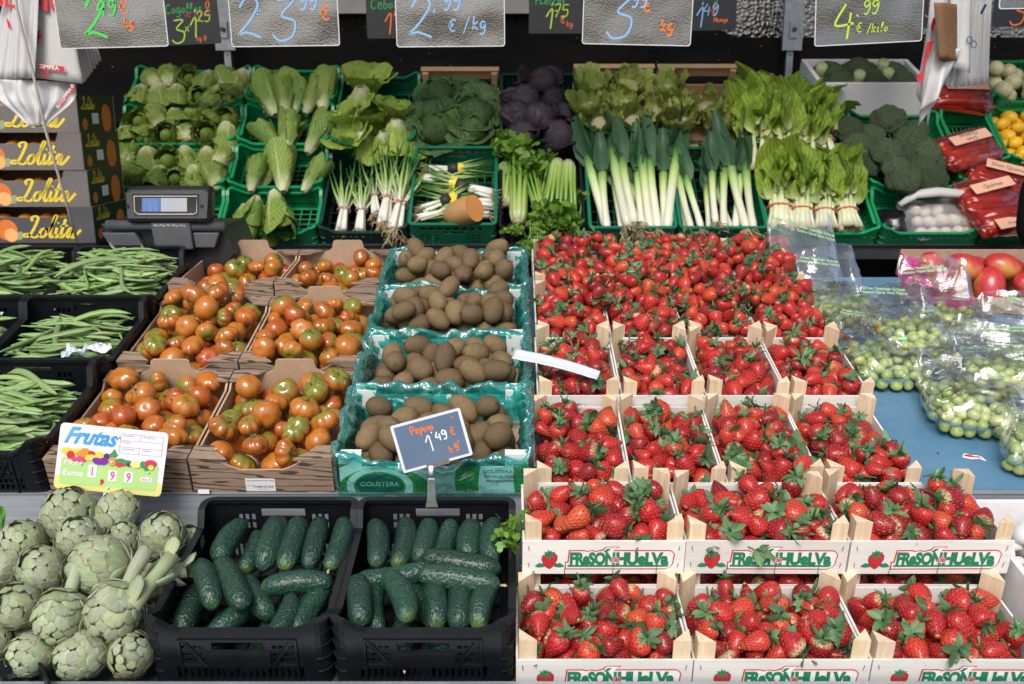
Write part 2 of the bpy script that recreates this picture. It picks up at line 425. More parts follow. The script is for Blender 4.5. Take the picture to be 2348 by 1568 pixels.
# sloping display table
tb = empty('display_table', T(0, FRONT.p.y, 0), 'blue topped sloping display table with a steel front edge', 'table')
sl = RX(14.5); o = T(0, 0, FRONT.p.z)
b = MB(); b.box(-2.3, 2.3, 0, 1.14, -.02, 0); b.obj('table_top', blue_paint, tb, o @ sl)
b = MB(); b.box(-2.3, 2.3, -.006, -.001, -.085, .006); b.box(-2.3, 2.3, -.006, .012, .0045, .0085); b.obj('front_edge', steel, tb, o)
for x in (-2.1, -.7, .7, 2.1):
    for y, z in ((.12, .745), (1.0, .97)):
        b = MB(); b.box(x-.02, x+.02, y-.02, y+.02, 0, z); b.obj('leg', galv, tb)
b = MB(); b.box(-2.3, 2.3, 1.07, 1.085, .02, .985); b.obj('rear_panel', blacksheet, tb)
# low shelf
ls = empty('low_shelf', T(0, LOW.p.y, 0), 'low steel shelf in front of the sloping table', 'shelf')
b = MB(); b.box(-2.3, 2.3, -.01, .47, -.02, 0); b.obj('shelf_board', darkmetal, ls, T(0, 0, LOW.p.z) @ RX(9.0))
b = MB(); b.box(-2.3, 2.3, -.03, -.012, LOW.p.z-.06, LOW.p.z+.043); b.box(-2.3, 2.3, -.032, -.002, LOW.p.z+.0435, LOW.p.z+.048); b.obj('front_lip', steel, ls)
for x in (-2.1, -.7, .7, 2.1):
    b = MB(); b.box(x-.02, x+.02, .01, .05, 0, LOW.p.z-.022); b.obj('leg', galv, ls)
b = MB(); b.box(-2.3, 2.3, .06, .07, .02, LOW.p.z-.03); b.obj('apron', blacksheet, ls)

# rear rack
rk = empty('rear_rack', T(0, BACK.p.y, 0), 'dark metal rear rack that carries the vegetable crates', 'rack')
b = MB(); b.box(-3.2, 3.2, -.03, .03, .912, .972); b.box(-3.2, 3.2, -.045, .03, .9725, .979); b.obj('front_beam', darkmetal, rk)
for k in range(4):
    t = k*.262
    b = MB(); b.box(-3.2, 3.2, .0, .36, -.02, 0); b.obj('shelf', blacksheet, rk, T(0, t*math.cos(BACK.a)+.01, BACK.p.z-.006+t*math.sin(BACK.a)) @ RX(24))
for x in (-3.1, -1.55, 2.13, 3.1):
    b = MB(); b.box(x-.022, x+.022, -.02, .024, 0, .911); b.obj('leg', galv, rk)
    b = MB(); b.box(x-.022, x+.022, .8, .84, 0, 1.66); b.obj('leg', galv, rk)
b = MB(); b.box(2.10, 2.155, -.055, -.021, .86, .955); b.box(2.115, 2.14, -.075, -.056, .82, .93); b.obj('bracket', galv, rk)
b = MB(); b.box(-3.2, 3.2, .86, .865, .02, 1.68); b.obj('rear_panel', blacksheet, rk)

# black tarpaulin behind, silver foil above it
def mk_tarp():
    m = NT('black_woven_tarp'); c = m.coord('Object')
    wv = m.math('MULTIPLY', m.math('SINE', m.math('MULTIPLY', m.sep(c)[0], 900)), m.math('SINE', m.math('MULTIPLY', m.sep(c)[2], 900)))
    n = m.noise(m.mapping(c, (1, 1, 2.5)), 2.5, 6)
    col = m.mix(m.mrange(n, .35, .7), (.0055, .0048, .0044, 1), (.013, .011, .0095, 1))
    sp = m.math('GREATER_THAN', m.noise(m.mapping(c, (1, 1, 1)), 70, 1), .79)
    col = m.mix(m.math('MULTIPLY', sp, .8), col, (.5, .48, .42, 1))
    m.set(col=col, rough=.75, spec=.18, nrm=m.bump(m.math('ADD', m.math('MULTIPLY', wv, .2), m.noise(c, 14, 4)), .25, .01)); return m.mat
def tarp_fn(u, v):
    x = -4.6+9.2*u; zt = 2.45
    if x > 1.0: zt = 2.45-.54*min(1, (x-1.0)/.08)
    if -1.9 < x < -1.45: zt = 2.055
    z = .03+(zt-.03)*v
    y = 5.16+.05*noise.noise(Vector((x*1.1, z*.7, 3)))+.018*noise.noise(Vector((x*4, z*1.5-x*2, 9)))
    return (x, y, z)
b = MB(); b.smooth = True; b.surf(tarp_fn, 120, 40)
tarp = b.obj('tarpaulin', mk_tarp()); tag(tarp, 'black woven tarpaulin hung behind the vegetable crates', 'tarpaulin')
md = tarp.modifiers.new('thickness', 'SOLIDIFY'); md.thickness = .003
def mk_foil(name, col=(.62, .6, .57, 1), sc=55, st=.9, rough=.16):
    m = NT(name); c = m.coord('Object')
    h = m.math('ADD', m.voro(c, sc, .9), m.math('MULTIPLY', m.noise(c, sc*.5, 3), .8))
    m.set(col=col, metal=1.0, rough=rough, nrm=m.bump(h, st, .01)); return m.mat
foil = mk_foil('bubble_foil', (.26, .25, .235, 1), 45, .6, .22)
b = MB(); b.smooth = True
b.surf(lambda u, v: (-4.6+9.2*u, 5.235+.02*noise.noise(Vector((u*30, v*5, 1))), 1.6+1.6*v), 90, 18)
fo = b.obj('foil_sheet', foil); tag(fo, 'silver bubble foil sheet above the black tarpaulin', 'foil'); fo.modifiers.new('thickness', 'SOLIDIFY').thickness = .004
b = MB(); b.box(-1.0, .14, -.02, .02, -.05, .02); tag(b.obj('pale_rail', pm('pale_rail_paint', (.55, .53, .48), (.48, .46, .42), 9, .6), None, T(0, 5.08, atY(900, 8, 5.08).z)), 'pale horizontal rail at the top of the black tarpaulin', 'rail')
# posts of the stall
for px, lab in ((523, 'grey perforated steel post behind the small lettuce crates'), (1809, 'grey perforated steel post behind the chard and the foam broccoli box')):
    p = atY(px, 150, 5.05); e = empty('stall_post', T(p.x, 5.05, 0), lab, 'post', 'perforated steel stall posts')
    b = MB(); hl = [(-.004, .004, .6+k*.11, .608+k*.11) for k in range(25)]
    grid_panel(b, .034, 3.2, .004, hl); b.box(-.017, -.013, .0045, .03, 0, 3.2); b.box(.013, .017, .0045, .03, 0, 3.2); b.obj('channel', galv, e)
    z = atY(px, 60, 5.05).z
    b = MB(); b.box(-.05, .05, -.03, -.002, z-.12, z+.17); b.box(-.02, .02, -.045, -.031, z-.06, z+.02); b.obj('clamp', galv, e)
    b = MB(); b.tube([(0, -.062, z-.02), (0, -.046, z-.02)], .012, 6); b.obj('bolt', darkmetal, e)
# awning over the stall, out of the picture: shades the rear
awn = empty('awning', T(0, 2.05, 3.95), 'pale canvas awning stretched over the whole stall', 'awning')
canvas = pm('awning_canvas', (.62, .60, .55), (.55, .53, .48), 3, .8)
b = MB(); b.smooth = True
b.surf(lambda u, v: (-4.8+9.6*u, .35+3.1*v, .05+.55*math.sin(v*PI*.5)-.03*math.sin(u*PI*8)**2), 48, 16); cv = b.obj('canopy', canvas, awn)
cv.modifiers.new('thickness', 'SOLIDIFY').thickness = .003
for x in (-4.7, 0, 4.7):
    b = MB(); b.tube([(x, .36, -.02), (x, 2.2, .3), (x, 3.44, .52)], .02, 8); b.obj('rafter', galv, awn)
b = MB(); b.tube([(-4.8, .34, .02), (4.8, .34, .02)], .022, 8); b.obj('front_bar', galv, awn)
for x in (-4.75, 4.75):
    b = MB(); b.tube([(x, .33, -3.95), (x, .33, .04)], .025, 8); b.obj('awning_pole', galv, awn)
    b = MB(); b.tube([(x, 3.44, -3.95), (x, 3.44, .55)], .025, 8); b.obj('awning_pole', galv, awn)
# two crossbars from which cards and bags hang
b = MB(); b.tube([(-4.7, 2.62, 2.16), (4.7, 2.62, 2.16)], .012, 8)
tag(b.obj('hanging_bar', galv), 'thin steel bar across the stall carrying the silver price cards', 'bar')
b = MB(); b.tube([(-4.7, 4.2, 2.28), (4.7, 4.2, 2.28)], .012, 8)
tag(b.obj('hanging_bar', galv), 'thin steel bar above the rear rack carrying the black price cards', 'bar')
# ------------------------------------------------------------------ crates and boxes
whitewood = None
def mk_wood(name, c1, c2, stretch=(1, 1, 12), scale=30, rough=.65):
    m = NT(name); c = m.coord('Object'); v = m.mapping(c, stretch)
    oi = m.n('ObjectInfo').outputs['Random']
    v2 = m.n('VectorMath', operation='ADD'); m.l(v, v2.inputs[0]); m.l(m.comb(m.math('MULTIPLY', oi, 31), m.math('MULTIPLY', oi, 17), oi), v2.inputs[1])
    n = m.noise(v2.outputs[0], scale, 5, .6, .6)
    col = m.mix(m.mrange(n, .3, .7), c1, c2)
    col = m.hsv(col, m.mrange(oi, 0, 1, .492, .508), 1, m.mrange(m.math('FRACT', m.math('MULTIPLY', oi, 9.3)), 0, 1, .88, 1.08))
    m.set(col=col, rough=rough, nrm=m.bump(n, .15, .002)); return m.mat
panelwood = mk_wood('pale_poplar_ply', (.77, .755, .72, 1), (.68, .645, .59, 1), (1, 10, 10), 8)
postwood = mk_wood('pine_post', (.78, .64, .46, 1), (.62, .44, .26, 1), (14, 14, 1.2), 9)
slatwood = mk_wood('aged_crate_wood', (.50, .33, .18, 1), (.38, .23, .12, 1), (1.2, 12, 12), 9)
wire = pm('staple_wire', (.12, .12, .13), rough=.4, metal=.8)
pr_green = pm('print_green', (.012, .19, .085), (.02, .23, .11), 90, .6)
pr_red = pm('print_red', (.55, .018, .028), (.62, .03, .04), 90, .6)
pr_white = pm('print_white', (.80, .79, .77), rough=.6)
pr_black = pm('print_black', (.02, .018, .018), rough=.6)
pr_darkgreen = pm('print_dark_green', (.008, .08, .04), rough=.6)

LOGO = {}
def crate_logo():
    """flat print of the strawberry crates: list of (name, mesh); about .3 wide, base at z = 0"""
    if LOGO: return LOGO['l']
    out = []
    def keep(name, b, m):
        out.append((name, b.mesh(name, m)))
    # fruit emblem
    b = MB(); z = .0003
    for sx in (-1, 1):
        lf = [(0, 0), (.006*sx, .0045), (.010*sx, .0035), (.013*sx, .0055), (.017*sx, .003), (.0215*sx, -.002), (.019*sx, -.0035), (.015*sx, -.0045), (.011*sx, -.0045), (.006*sx, -.0035)]
        if sx < 0: lf = lf[::-1]
        b.add([(x-.097+.0045*sx, y+.0165, z) for x, y in lf], [tuple(range(len(lf)))[::-1]])
    keep('leaf_print', b, pr_green)
    heart = [(-.0005, .0405), (.007, .042), (.0125, .037), (.0128, .029), (.009, .020), (.004, .0125), (0, .0095), (-.006, .013), (-.011, .020), (-.0138, .029), (-.0125, .036), (-.007, .0405)]
    b = MB(); b.add([(x*1.06-.097, (y-.026)*1.06+.026, z*1.5) for x, y in heart], [tuple(range(len(heart)))[::-1]]); keep('emblem_outline', b, pr_black)
    b = MB(); b.add([(x-.097, y, z*2) for x, y in heart], [tuple(range(len(heart)))[::-1]]); keep('emblem_fruit', b, pr_red)
    b = MB(); rg = random.Random(3)
    for j in range(6):
        for i in range(6):
            x = -.0125+i*.0046+(j % 2)*.0023; y = .0135+j*.0046
            if abs(x) < .0025+min(.010, (y-.009)*.55): b.add([(px-.097, py, z*3) for px, py in ellipse(x, y, .0006, .0010, 6)], [tuple(range(6))])
    keep('emblem_seeds', b, pr_black)
    b = MB()
    for a, L in ((-160, .013), (-125, .010), (-85, .012), (-40, .013), (150, .011), (100, .010), (60, .009), (20, .012)):
        c, s_ = math.cos(R(a)), math.sin(R(a))
        pts = [(0, .0018), (L*.5, .0026), (L, .0), (L*.5, -.0016)]
        b.add([(-.098+x*c-y*s_, .0405+x*s_+y*c, z*3.5) for x, y in pts], [(3, 2, 1, 0)])
    keep('emblem_cap', b, pr_green)
    # red outline board, white inside, green letters
    def border(g):
        return [(-.068-g*.5, .010-g), (.108, .010-g), (.1165+g*.6, .0135-g*.3), (.1195+g, .021), (.1215+g, .0405), (.117+g*.3, .0455+g*.8), (.113, .0465+g), (.0145+g, .0465+g), (.0225+g*1.5, .0545+g*.6), (.002-g*.3, .0545+g*.6), (-.003-g, .0475+g), (-.010, .0465+g), (-.016, .0445+g), (-.021, .0465+g), (-.027, .0465+g*.6), (-.031, .0445+g), (-.036, .0465+g), (-.0615-g, .0465+g), (-.0635-g, .022+g), (-.068-g, .022+g)]
    b = MB(); b.add([(x, y, z) for x, y in border(.0022)], [tuple(range(20))]); keep('logo_border', b, pr_red)
    b = MB(); b.add([(x, y, z*2) for x, y in border(0)], [tuple(range(20))]); keep('logo_ground', b, pr_white)
    b = MB(); b.add([(x, y, z*3) for x, y in ((-.0655, .0135), (.110, .0135), (.116, .0175), (-.0655, .0175))], [(0, 1, 2, 3)]); keep('logo_bar', b, pr_green)
    def word(s, cx, wid, y0, h, m, off, sh=0.0, zz=z*4):
        me = text(s, 1.0, offset=off, shear=sh, space=.93).copy()
        co = np.empty(len(me.vertices)*3, np.float32); me.vertices.foreach_get('co', co); co = co.reshape(-1, 3)
        x0, x1 = co[:, 0].min(), co[:, 0].max(); yb = 0.0; yt = .73
        co[:, 0] = (co[:, 0]-(x0+x1)/2)/(x1-x0)*wid+cx; co[:, 1] = (co[:, 1]-yb)/(yt-yb)*h+y0; co[:, 2] = zz
        me.vertices.foreach_set('co', co.ravel()); me.materials.clear(); me.materials.append(m); return me
    out.append(('logo_word', word('FReSON', -.0215, .080, .0195, .0250, pr_green, .055)))
    b = MB(); b.add([(x, y, z*4) for x, y in ((-.0035, .0450), (.0030, .0450), (.0105, .0520), (.0035, .0520))], [(0, 1, 2, 3)]); keep('logo_accent', b, pr_green)
    out.append(('logo_word', word('HUeLVa', .0665, .093, .0195, .0250, pr_green, .055)))
    out.append(('logo_word', word('de', .0185, .0155, .0235, .0125, pr_white, .075, .3, z*5)))
    out.append(('logo_word', word('de', .0185, .0145, .0245, .0115, pr_red, .022, .3, z*6)))
    LOGO['l'] = out; return out

CR = {}
def strawberry_crate(w, d, logo_scale, stap=True):
    """parts of a nailed fruit crate, origin at the middle of its base; list of (name, mesh, matrix)"""
    k = (round(w, 3), round(d, 3))
    if k in CR: return CR[k]
    h, t, ph = .072, .004, .110
    out = []
    b = MB(); b.box(-w/2, w/2, 0, t, 0, h); fr = b.mesh('front_board', panelwood)
    out.append(('front_board', fr, T(0, -d/2, .003))); out.append(('back_board', fr, T(0, d/2-t, .003)))
    b = MB(); b.box(0, t, -d/2+t+.0005, d/2-t-.0005, 0, h-.008); sd_ = b.mesh('side_board', panelwood)
    out.append(('side_board', sd_, T(-w/2, 0, .003))); out.append(('side_board', sd_, T(w/2-t, 0, .003)))
    n = 3; bw = (d-.01)/n
    b = MB(); b.box(-w/2+t+.001, w/2-t-.001, -bw/2+.002, bw/2-.002, 0, .003); bt = b.mesh('base_board', panelwood)
    for i in range(n): out.append(('base_board', bt, T(0, -d/2+.005+bw*(i+.5), 0)))
    L = .030; b = MB(); b.prism([(0, 0), (L, 0), (0, L)], 0, ph); ps = b.mesh('corner_post', postwood)
    for sx, sy, a in ((-1, -1, 0), (1, -1, 90), (1, 1, 180), (-1, 1, 270)):
        out.append(('corner_post', ps, T(sx*(w/2-t-.0008), sy*(d/2-t-.0008), .0035) @ RZ(a)))
    out_logo = []
    s = logo_scale
    for nm, me in crate_logo(): out_logo.append((nm, me, T(.002*s, -d/2-.0004, .0030+(h-.066*s)*.35) @ RX(90) @ SC(s*1.05)))
    st = MB()
    if stap:
        for x in (-.24*w, .06*w, .33*w): st.tube([(x, -d/2-.001, .003), (x+.001, -d/2-.001, .022)], .0006, 4)
        for sx in (-1, 1):
            for zz in (.018, .055): st.tube([(sx*(w/2-.012), -d/2-.001, zz), (sx*(w/2-.0105), -d/2-.001, zz+.010)], .0006, 4)
    out_st = [('staple', st.mesh('staple', wire), Matrix())] if stap else []
    CR[k] = (out, out_logo, out_st); return CR[k]
JR = random.Random(99)
def build_crate(M, w, d, label, ls=1.0, grp='strawberry crates', full=True):
    e = empty('strawberry_crate', M, label, 'crate', grp); a, lo, st = strawberry_crate(w, d, ls)
    for nm, me, m in a:
        p = put(nm, me, e, m @ T(0, 0, 0) @ SC(1, 1, JR.uniform(.955, 1.02)) if nm == 'corner_post' else m @ RY(JR.uniform(-.25, .25)) if 'board' in nm else m)
        if nm == 'front_board' and full:
            for n2, me2, m2 in lo: put(n2, me2, p, m.inverted() @ m2)
            for n2, me2, m2 in st: put(n2, me2, p, m.inverted() @ m2)
    return e

ORD = ['first', 'second', 'third', 'fourth']
NUMROW = {1: 'lowest row', 2: 'second row up', 3: 'third row up', 4: 'fourth row up', 5: 'fifth row up', 6: 'topmost row'}
CRATES = []    # (matrix, w, d, row, index)
rows = {1: (.007, 1.411, .643), 2: (.019, 1.584, .778), 3: (.047, 1.817, .795), 4: (.060, 2.131, .887), 5: (.064, 2.427, .955), 6: (.064, 2.735, 1.036)}
for r, (x0, Y, Z) in rows.items():
    w, d, tilt, n, pitch = (.300, .198, 9.0, 3, .3025) if r <= 2 else (.199, .312, 12.8, 4, .2015)
    if r >= 5: pitch = .2015
    for i in range(n):
        j = random.Random(r*10+i)
        M = T(x0+w/2+i*pitch, Y, Z) @ RX(tilt) @ T(0, d/2, -.0755) @ RZ(j.uniform(-.4, .4))
        where = f'{ORD[i]} from the kiwi boxes' if r > 2 else f'{ORD[i]} from the cucumber crates'
        lab = f'pale wooden strawberry crate, {NUMROW[r]}, {where}'
        build_crate(M, w, d, lab, 1.0 if r <= 2 else .66)
        CRATES.append((M, w, d, r, i))
for i in range(3):     # crates that the second row stands on
    M = LOW.mat(.019+.15+i*.3025, .225+.1, .001)
    build_crate(M, .300, .198, f'pale wooden strawberry crate underneath another crate, {ORD[i]} from the cucumber crates', full=False)
    CRATES.append((M, .300, .198, 0, i))

# ---- plastic crates
blackpl = pm('black_plastic', (.0045, .0055, .0075), (.0075, .009, .012), 20, .38, .08, 90, spec=.32)
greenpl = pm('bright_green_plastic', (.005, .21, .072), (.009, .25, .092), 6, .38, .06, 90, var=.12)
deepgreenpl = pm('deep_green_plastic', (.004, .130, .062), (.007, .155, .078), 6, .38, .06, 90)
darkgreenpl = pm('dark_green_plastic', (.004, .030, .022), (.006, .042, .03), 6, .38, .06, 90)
def rail(b, w, d, r, z, th, zt, n=5, outw=0.0):
    """ring with rounded corners; z(x, y) gives the lower edge, height th, wall thickness zt"""
    pts = []
    for cx, cy_, a0 in ((w/2-r, d/2-r, 0), (-w/2+r, d/2-r, 90), (-w/2+r, -d/2+r, 180), (w/2-r, -d/2+r, 270)):
        for k in range(n+1):
            a = R(a0+90*k/n); pts.append((cx+r*math.cos(a), cy_+r*math.sin(a), math.cos(a), math.sin(a)))
    # points along the straight sides too
    full = []
    for i, p in enumerate(pts):
        q = pts[(i+1) % len(pts)]; full.append(p); L = math.hypot(q[0]-p[0], q[1]-p[1])
        if L > .04:
            m = max(2, int(L/.018))
            for j in range(1, m): t = j/m; full.append((p[0]+(q[0]-p[0])*t, p[1]+(q[1]-p[1])*t, p[2], p[3]))
    vs = []; fs = []; N = len(full)
    for x, y, nx, ny in full:
        zz = z(x, y)
        vs += [(x+nx*outw, y+ny*outw, zz), (x+nx*(outw+0), y+ny*(outw+0), zz+th), (x-nx*zt, y-ny*zt, zz+th), (x-nx*zt, y-ny*zt, zz)]
    for i in range(N):
        a, c = 4*i, 4*((i+1) % N)
        for k in range(4): fs.append((a+k, c+k, c+(k+1) % 4, a+(k+1) % 4))
    return b.add(vs, fs)
def plastic_crate_parts(w, d, h, mat, kind='black', low=.03, key=None):
    """walls with real openings, raised corners, rolled rim. origin at the middle of the base"""
    k = key or (w, d, h, mat.name, kind)
    if k in CR: return CR[k]
    out = []; t = .004
    hw = h-low
    def edge(x, y):          # rim rises at the corners
        ax, ay = max(0, abs(x)-(w/2-.075))/.055, max(0, abs(y)-(d/2-.075))/.055
        if kind == 'black':
            back = y > d/2-.012
            if back: return h-.008
            g = min(1, max(0, (y-(d/2-.06))/.02)); side = abs(x) > w/2-.03
            f = min(1, max(0, ((-y)-(d/2-.055))/.035)) if side else min(1, max(0, (abs(x)-(w/2-.055))/.045))
            fr = y < -d/2+.03
            return (hw-.008) + low*max(g, f*.62)
        if kind == 'flat': return hw-.008
        c = min(1, max(0, (abs(x)-(w/2-.07))/.045)); c2 = min(1, max(0, (abs(y)-(d/2-.06))/.03))
        return (hw-.008) + low*max(c if abs(y) > d/2-.03 else 0, c2 if abs(x) > w/2-.03 else 0)
    b = MB(); rail(b, w, d, .022, edge, .008, .010, outw=.004)
    out.append(('rim', b.mesh('rim', mat), Matrix()))
    # corner skirts between base and rim
    for sx in (-1, 1):
        for sy in (-1, 1):
            b = MB()
            arc = [(sx*(w/2-.045), sy*d/2)] + [(sx*(w/2-.022+.022*math.sin(R(90*q/4))), sy*(d/2-.022+.022*math.cos(R(90*q/4)))) for q in range(5)] + [(sx*w/2, sy*(d/2-.045))]
            vs = []
            for x, y in arc:
                nx, ny = (0, sy) if abs(x) <= w/2-.022 else ((sx, 0) if abs(y) <= d/2-.022 else ((x-sx*(w/2-.022))/.022, (y-sy*(d/2-.022))/.022))
                z1 = edge(x, y); vs += [(x, y, 0), (x, y, z1+.001), (x-nx*t, y-ny*t, z1+.001), (x-nx*t, y-ny*t, 0)]
            n = len(arc); fs = []
            for i in range(n-1):
                for q in range(4): fs.append((4*i+q, 4*i+4+q, 4*i+4+(q+1) % 4, 4*i+(q+1) % 4))
            b.add(vs, fs)
            for zz in ([h*.18, h*.36, h*.54, h*.72] if kind == 'black' else [h*.25, h*.5]):     # ribs round the corner
                vs = []
                for x, y in arc[1:-1]:
                    nx, ny = ((x-sx*(w/2-.022))/.022, (y-sy*(d/2-.022))/.022)
                    vs += [(x, y, zz), (x+nx*.003, y+ny*.003, zz+.001), (x+nx*.003, y+ny*.003, zz+.003), (x, y, zz+.004)]
                fs = []
                for i in range(4):
                    for q in range(3): fs.append((4*i+q, 4*i+4+q, 4*i+5+q, 4*i+1+q))
                b.add(vs, fs)
            out.append(('corner_post', recalc(b.mesh('corner_post', mat)), Matrix()))
    # walls
    def wall(L, z1, back, side):
        holes = []; W2 = L-.088
        if kind == 'black':
            if not side:
                holes.append((-.045, .045, z1-.036, z1-.017))
                if back:
                    for sx in (-1, 1):
                        for i in range(3): holes.append((sx*.075-.004+.013*i-.013, sx*.075+.004+.013*i-.013, z1-.045, z1-.03)); holes.append((sx*.075-.004+.013*i-.013, sx*.075+.004+.013*i-.013, z1-.065, z1-.05))
                else:
                    for sx in (-1, 1):
                        for i in range(4):
                            x = sx*.079+(-.0165+.011*i)
                            for zz in (.050, .062, .078): holes.append((x-.004, x+.004, zz, zz+.007))
                nb = int(W2/.011)
                for i in range(nb): x = -W2/2+W2*(i+.5)/nb; holes.append((x-.0035, x+.0035, .012, .040))
            else:
                nb = int(W2/.016)
                for i in range(nb):
                    x = -W2/2+W2*(i+.5)/nb
                    for zz in (.014, .034, .054, .074):
                        if zz+.013 < z1-.012: holes.append((x-.005, x+.005, zz, zz+.013))
        else:
            if kind == 'lattice':
                nb = int(W2/.034)
                for i in range(nb): x = -W2/2+W2*(i+.5)/nb; holes.append((x-.0125, x+.0125, z1-.030, z1-.014))
                nb = int(W2/.021)
                for i in range(nb):
                    x = -W2/2+W2*(i+.5)/nb
                    if abs(x) > .05:
                        for zz in (.018, .036, .054, .072):
                            if zz+.014 < z1-.036: holes.append((x-.007, x+.007, zz, zz+.012))
                if not side: holes.append((-.04, .04, z1-.052, z1-.038))
            else:
                nb = int(W2/.026)
                for i in range(nb):
                    x = -W2/2+W2*(i+.5)/nb; holes.append((x-.008, x+.008, z1-.024, z1-.015))
                    if side: holes.append((x-.006, x+.006, z1-.062, z1-.036))
                    elif abs(x) > .06: holes.append((x-.008, x+.008, .02, .030))
        bb = MB(); grid_panel(bb, W2, z1, t, holes)
        if kind == 'black' and not side and not back:      # braces and plate on the front
            for sx in (-1, 1):
                bb.tube([(sx*.094, -.001, z1-.010), (sx*.058, -.002, z1-.068)], .0030, 5); bb.tube([(sx*.1, -.001, 0.001), (sx*.1, -.001, z1-.01)], .003, 5)
            bb.box(-.055, .055, -.004, 0, z1-.066, z1-.037); bb.box(-.1, .1, -.003, 0, z1-.071, z1-.067); bb.box(-.1, .1, -.003, 0, z1-.014, z1-.010); bb.box(-.1, .1, -.003, 0, .0415, .0445)
        return bb
    zf, zb, zs = edge(0, -d/2)+.001, edge(0, d/2)+.001, edge(w/2, 0)+.001
    out.append(('front_wall', wall(w, zf, False, False).mesh('front_wall', mat), T(0, -d/2, 0)))
    out.append(('back_wall', wall(w, zb, True, False).mesh('back_wall', mat), T(0, d/2, 0) @ RZ(180)))
    sm = wall(d, zs, False, True).mesh('side_wall', mat)
    out.append(('side_wall', sm, T(-w/2, 0, 0) @ RZ(-90))); out.append(('side_wall', sm, T(w/2, 0, 0) @ RZ(90)))
    b = MB(); nb = 9
    grid_panel(b, w-.01, d-.01, .004, [(-w/2+.02+(w-.04)*i/nb, -w/2+.014+(w-.04)*(i+1)/nb, .02+(d-.04)*j/7, .014+(d-.04)*(j+1)/7) for i in range(nb) for j in range(7)])
    out.append(('base', b.mesh('base', mat), T(0, -d/2+.005, .005) @ RX(-90)))
    CR[k] = out; return out
def plastic_crate(name, M, w, d, h, mat, label, grp, kind='black', low=.03):
    e = empty(name, M, label, 'crate', grp)
    for nm, me, m in plastic_crate_parts(w, d, h, mat, kind, low): put(nm, me, e, m)
    return e
# ------------------------------------------------------------------ bean and cucumber crates
BEANC = []
BW, BD, BH = .322, .345, .150
for i, (t, wh) in enumerate(((.0, 'next to the front edge'), (.352, 'in the middle'), (.704, 'next to the scale'))):
    for j, xc in enumerate((-1.166, -1.492)):
        M = FRONT.mat(xc, t+BD/2, .001, extra=-1.5)
        lab = f'black crate of flat beans {wh}, ' + ('beside the tomatoes' if j == 0 else 'one crate from the tomatoes')
        plastic_crate('bean_crate', M, BW, BD, BH, blackpl, lab, 'black crates of beans', low=.045); BEANC.append((M, i, j))
CUKEC = []
for xc, lab in ((-.470, 'black plastic crate of cucumbers beside the artichokes'), (-.1525, 'black plastic crate of cucumbers beside the strawberry crates, price card clipped on it')):
    M = LOW.mat(xc, .050+.18, .002)
    plastic_crate('cucumber_crate', M, .312, .365, .150, blackpl, lab, 'cucumber crates', low=.034); CUKEC.append(M)

# ------------------------------------------------------------------ cardboard
def mk_kraft():
    m = NT('kraft_board'); c = m.coord('Object')
    n = m.noise(m.mapping(c, (1, 1, 1)), 45, 5, .7); g = m.math('SINE', m.math('MULTIPLY', m.sep(c)[0], 900))
    m.set(col=m.mix(m.mrange(n, .3, .7), (.40, .265, .17, 1), (.47, .32, .21, 1)), rough=.85, nrm=m.bump(m.math('ADD', n, m.math('MULTIPLY', g, .12)), .12, .002)); return m.mat
kraft = mk_kraft()
def mk_grainprint():
    m = NT('wood_grain_print'); c = m.coord('Object'); oi = m.n('ObjectInfo').outputs['Random']
    v = m.n('VectorMath', operation='ADD'); m.l(c, v.inputs[0]); m.l(m.comb(m.math('MULTIPLY', oi, 3.1), 0, m.math('MULTIPLY', oi, 1.3)), v.inputs[1])
    w = m.n('TexWave', wave_type='BANDS', bands_direction='DIAGONAL'); m.l(m.mapping(v.outputs[0], (.12, .9, 1.3)), w.inputs['Vector'])
    w.inputs['Scale'].default_value = 34; w.inputs['Distortion'].default_value = 11; w.inputs['Detail'].default_value = 2; w.inputs['Detail Scale'].default_value = 1.1
    n = m.noise(m.mapping(c, (3, 40, 40)), 12, 4)
    col = m.mix(m.mrange(n, .3, .7), (.23, .155, .105, 1), (.35, .25, .175, 1))
    col = m.mix(m.mrange(w.outputs['Fac'], .80, .92, 0, .85), col, (.018, .014, .012, 1))
    m.set(col=col, rough=.7, nrm=m.bump(n, .08, .001)); return m.mat
grainprint = mk_grainprint()
def board(pts, t, mo, mi, name):
    """upright board, outline in XZ, thickness along +y; front (-y) printed mo, rest mi"""
    b = MB(); n = len(pts)
    b.cur = 0; b.add([(x, 0, z) for x, z in pts], [tuple(range(n))])
    b.cur = 1; b.add([(x, t, z) for x, z in pts], [tuple(range(n-1, -1, -1))])
    b.add([(x, 0, z) for x, z in pts] + [(x, t, z) for x, z in pts], [((i+1) % n, i, n+i, n+(i+1) % n) for i in range(n)])
    return b.mesh(name, mo, mi)
TW, TD, TH_ = .304, .384, .088
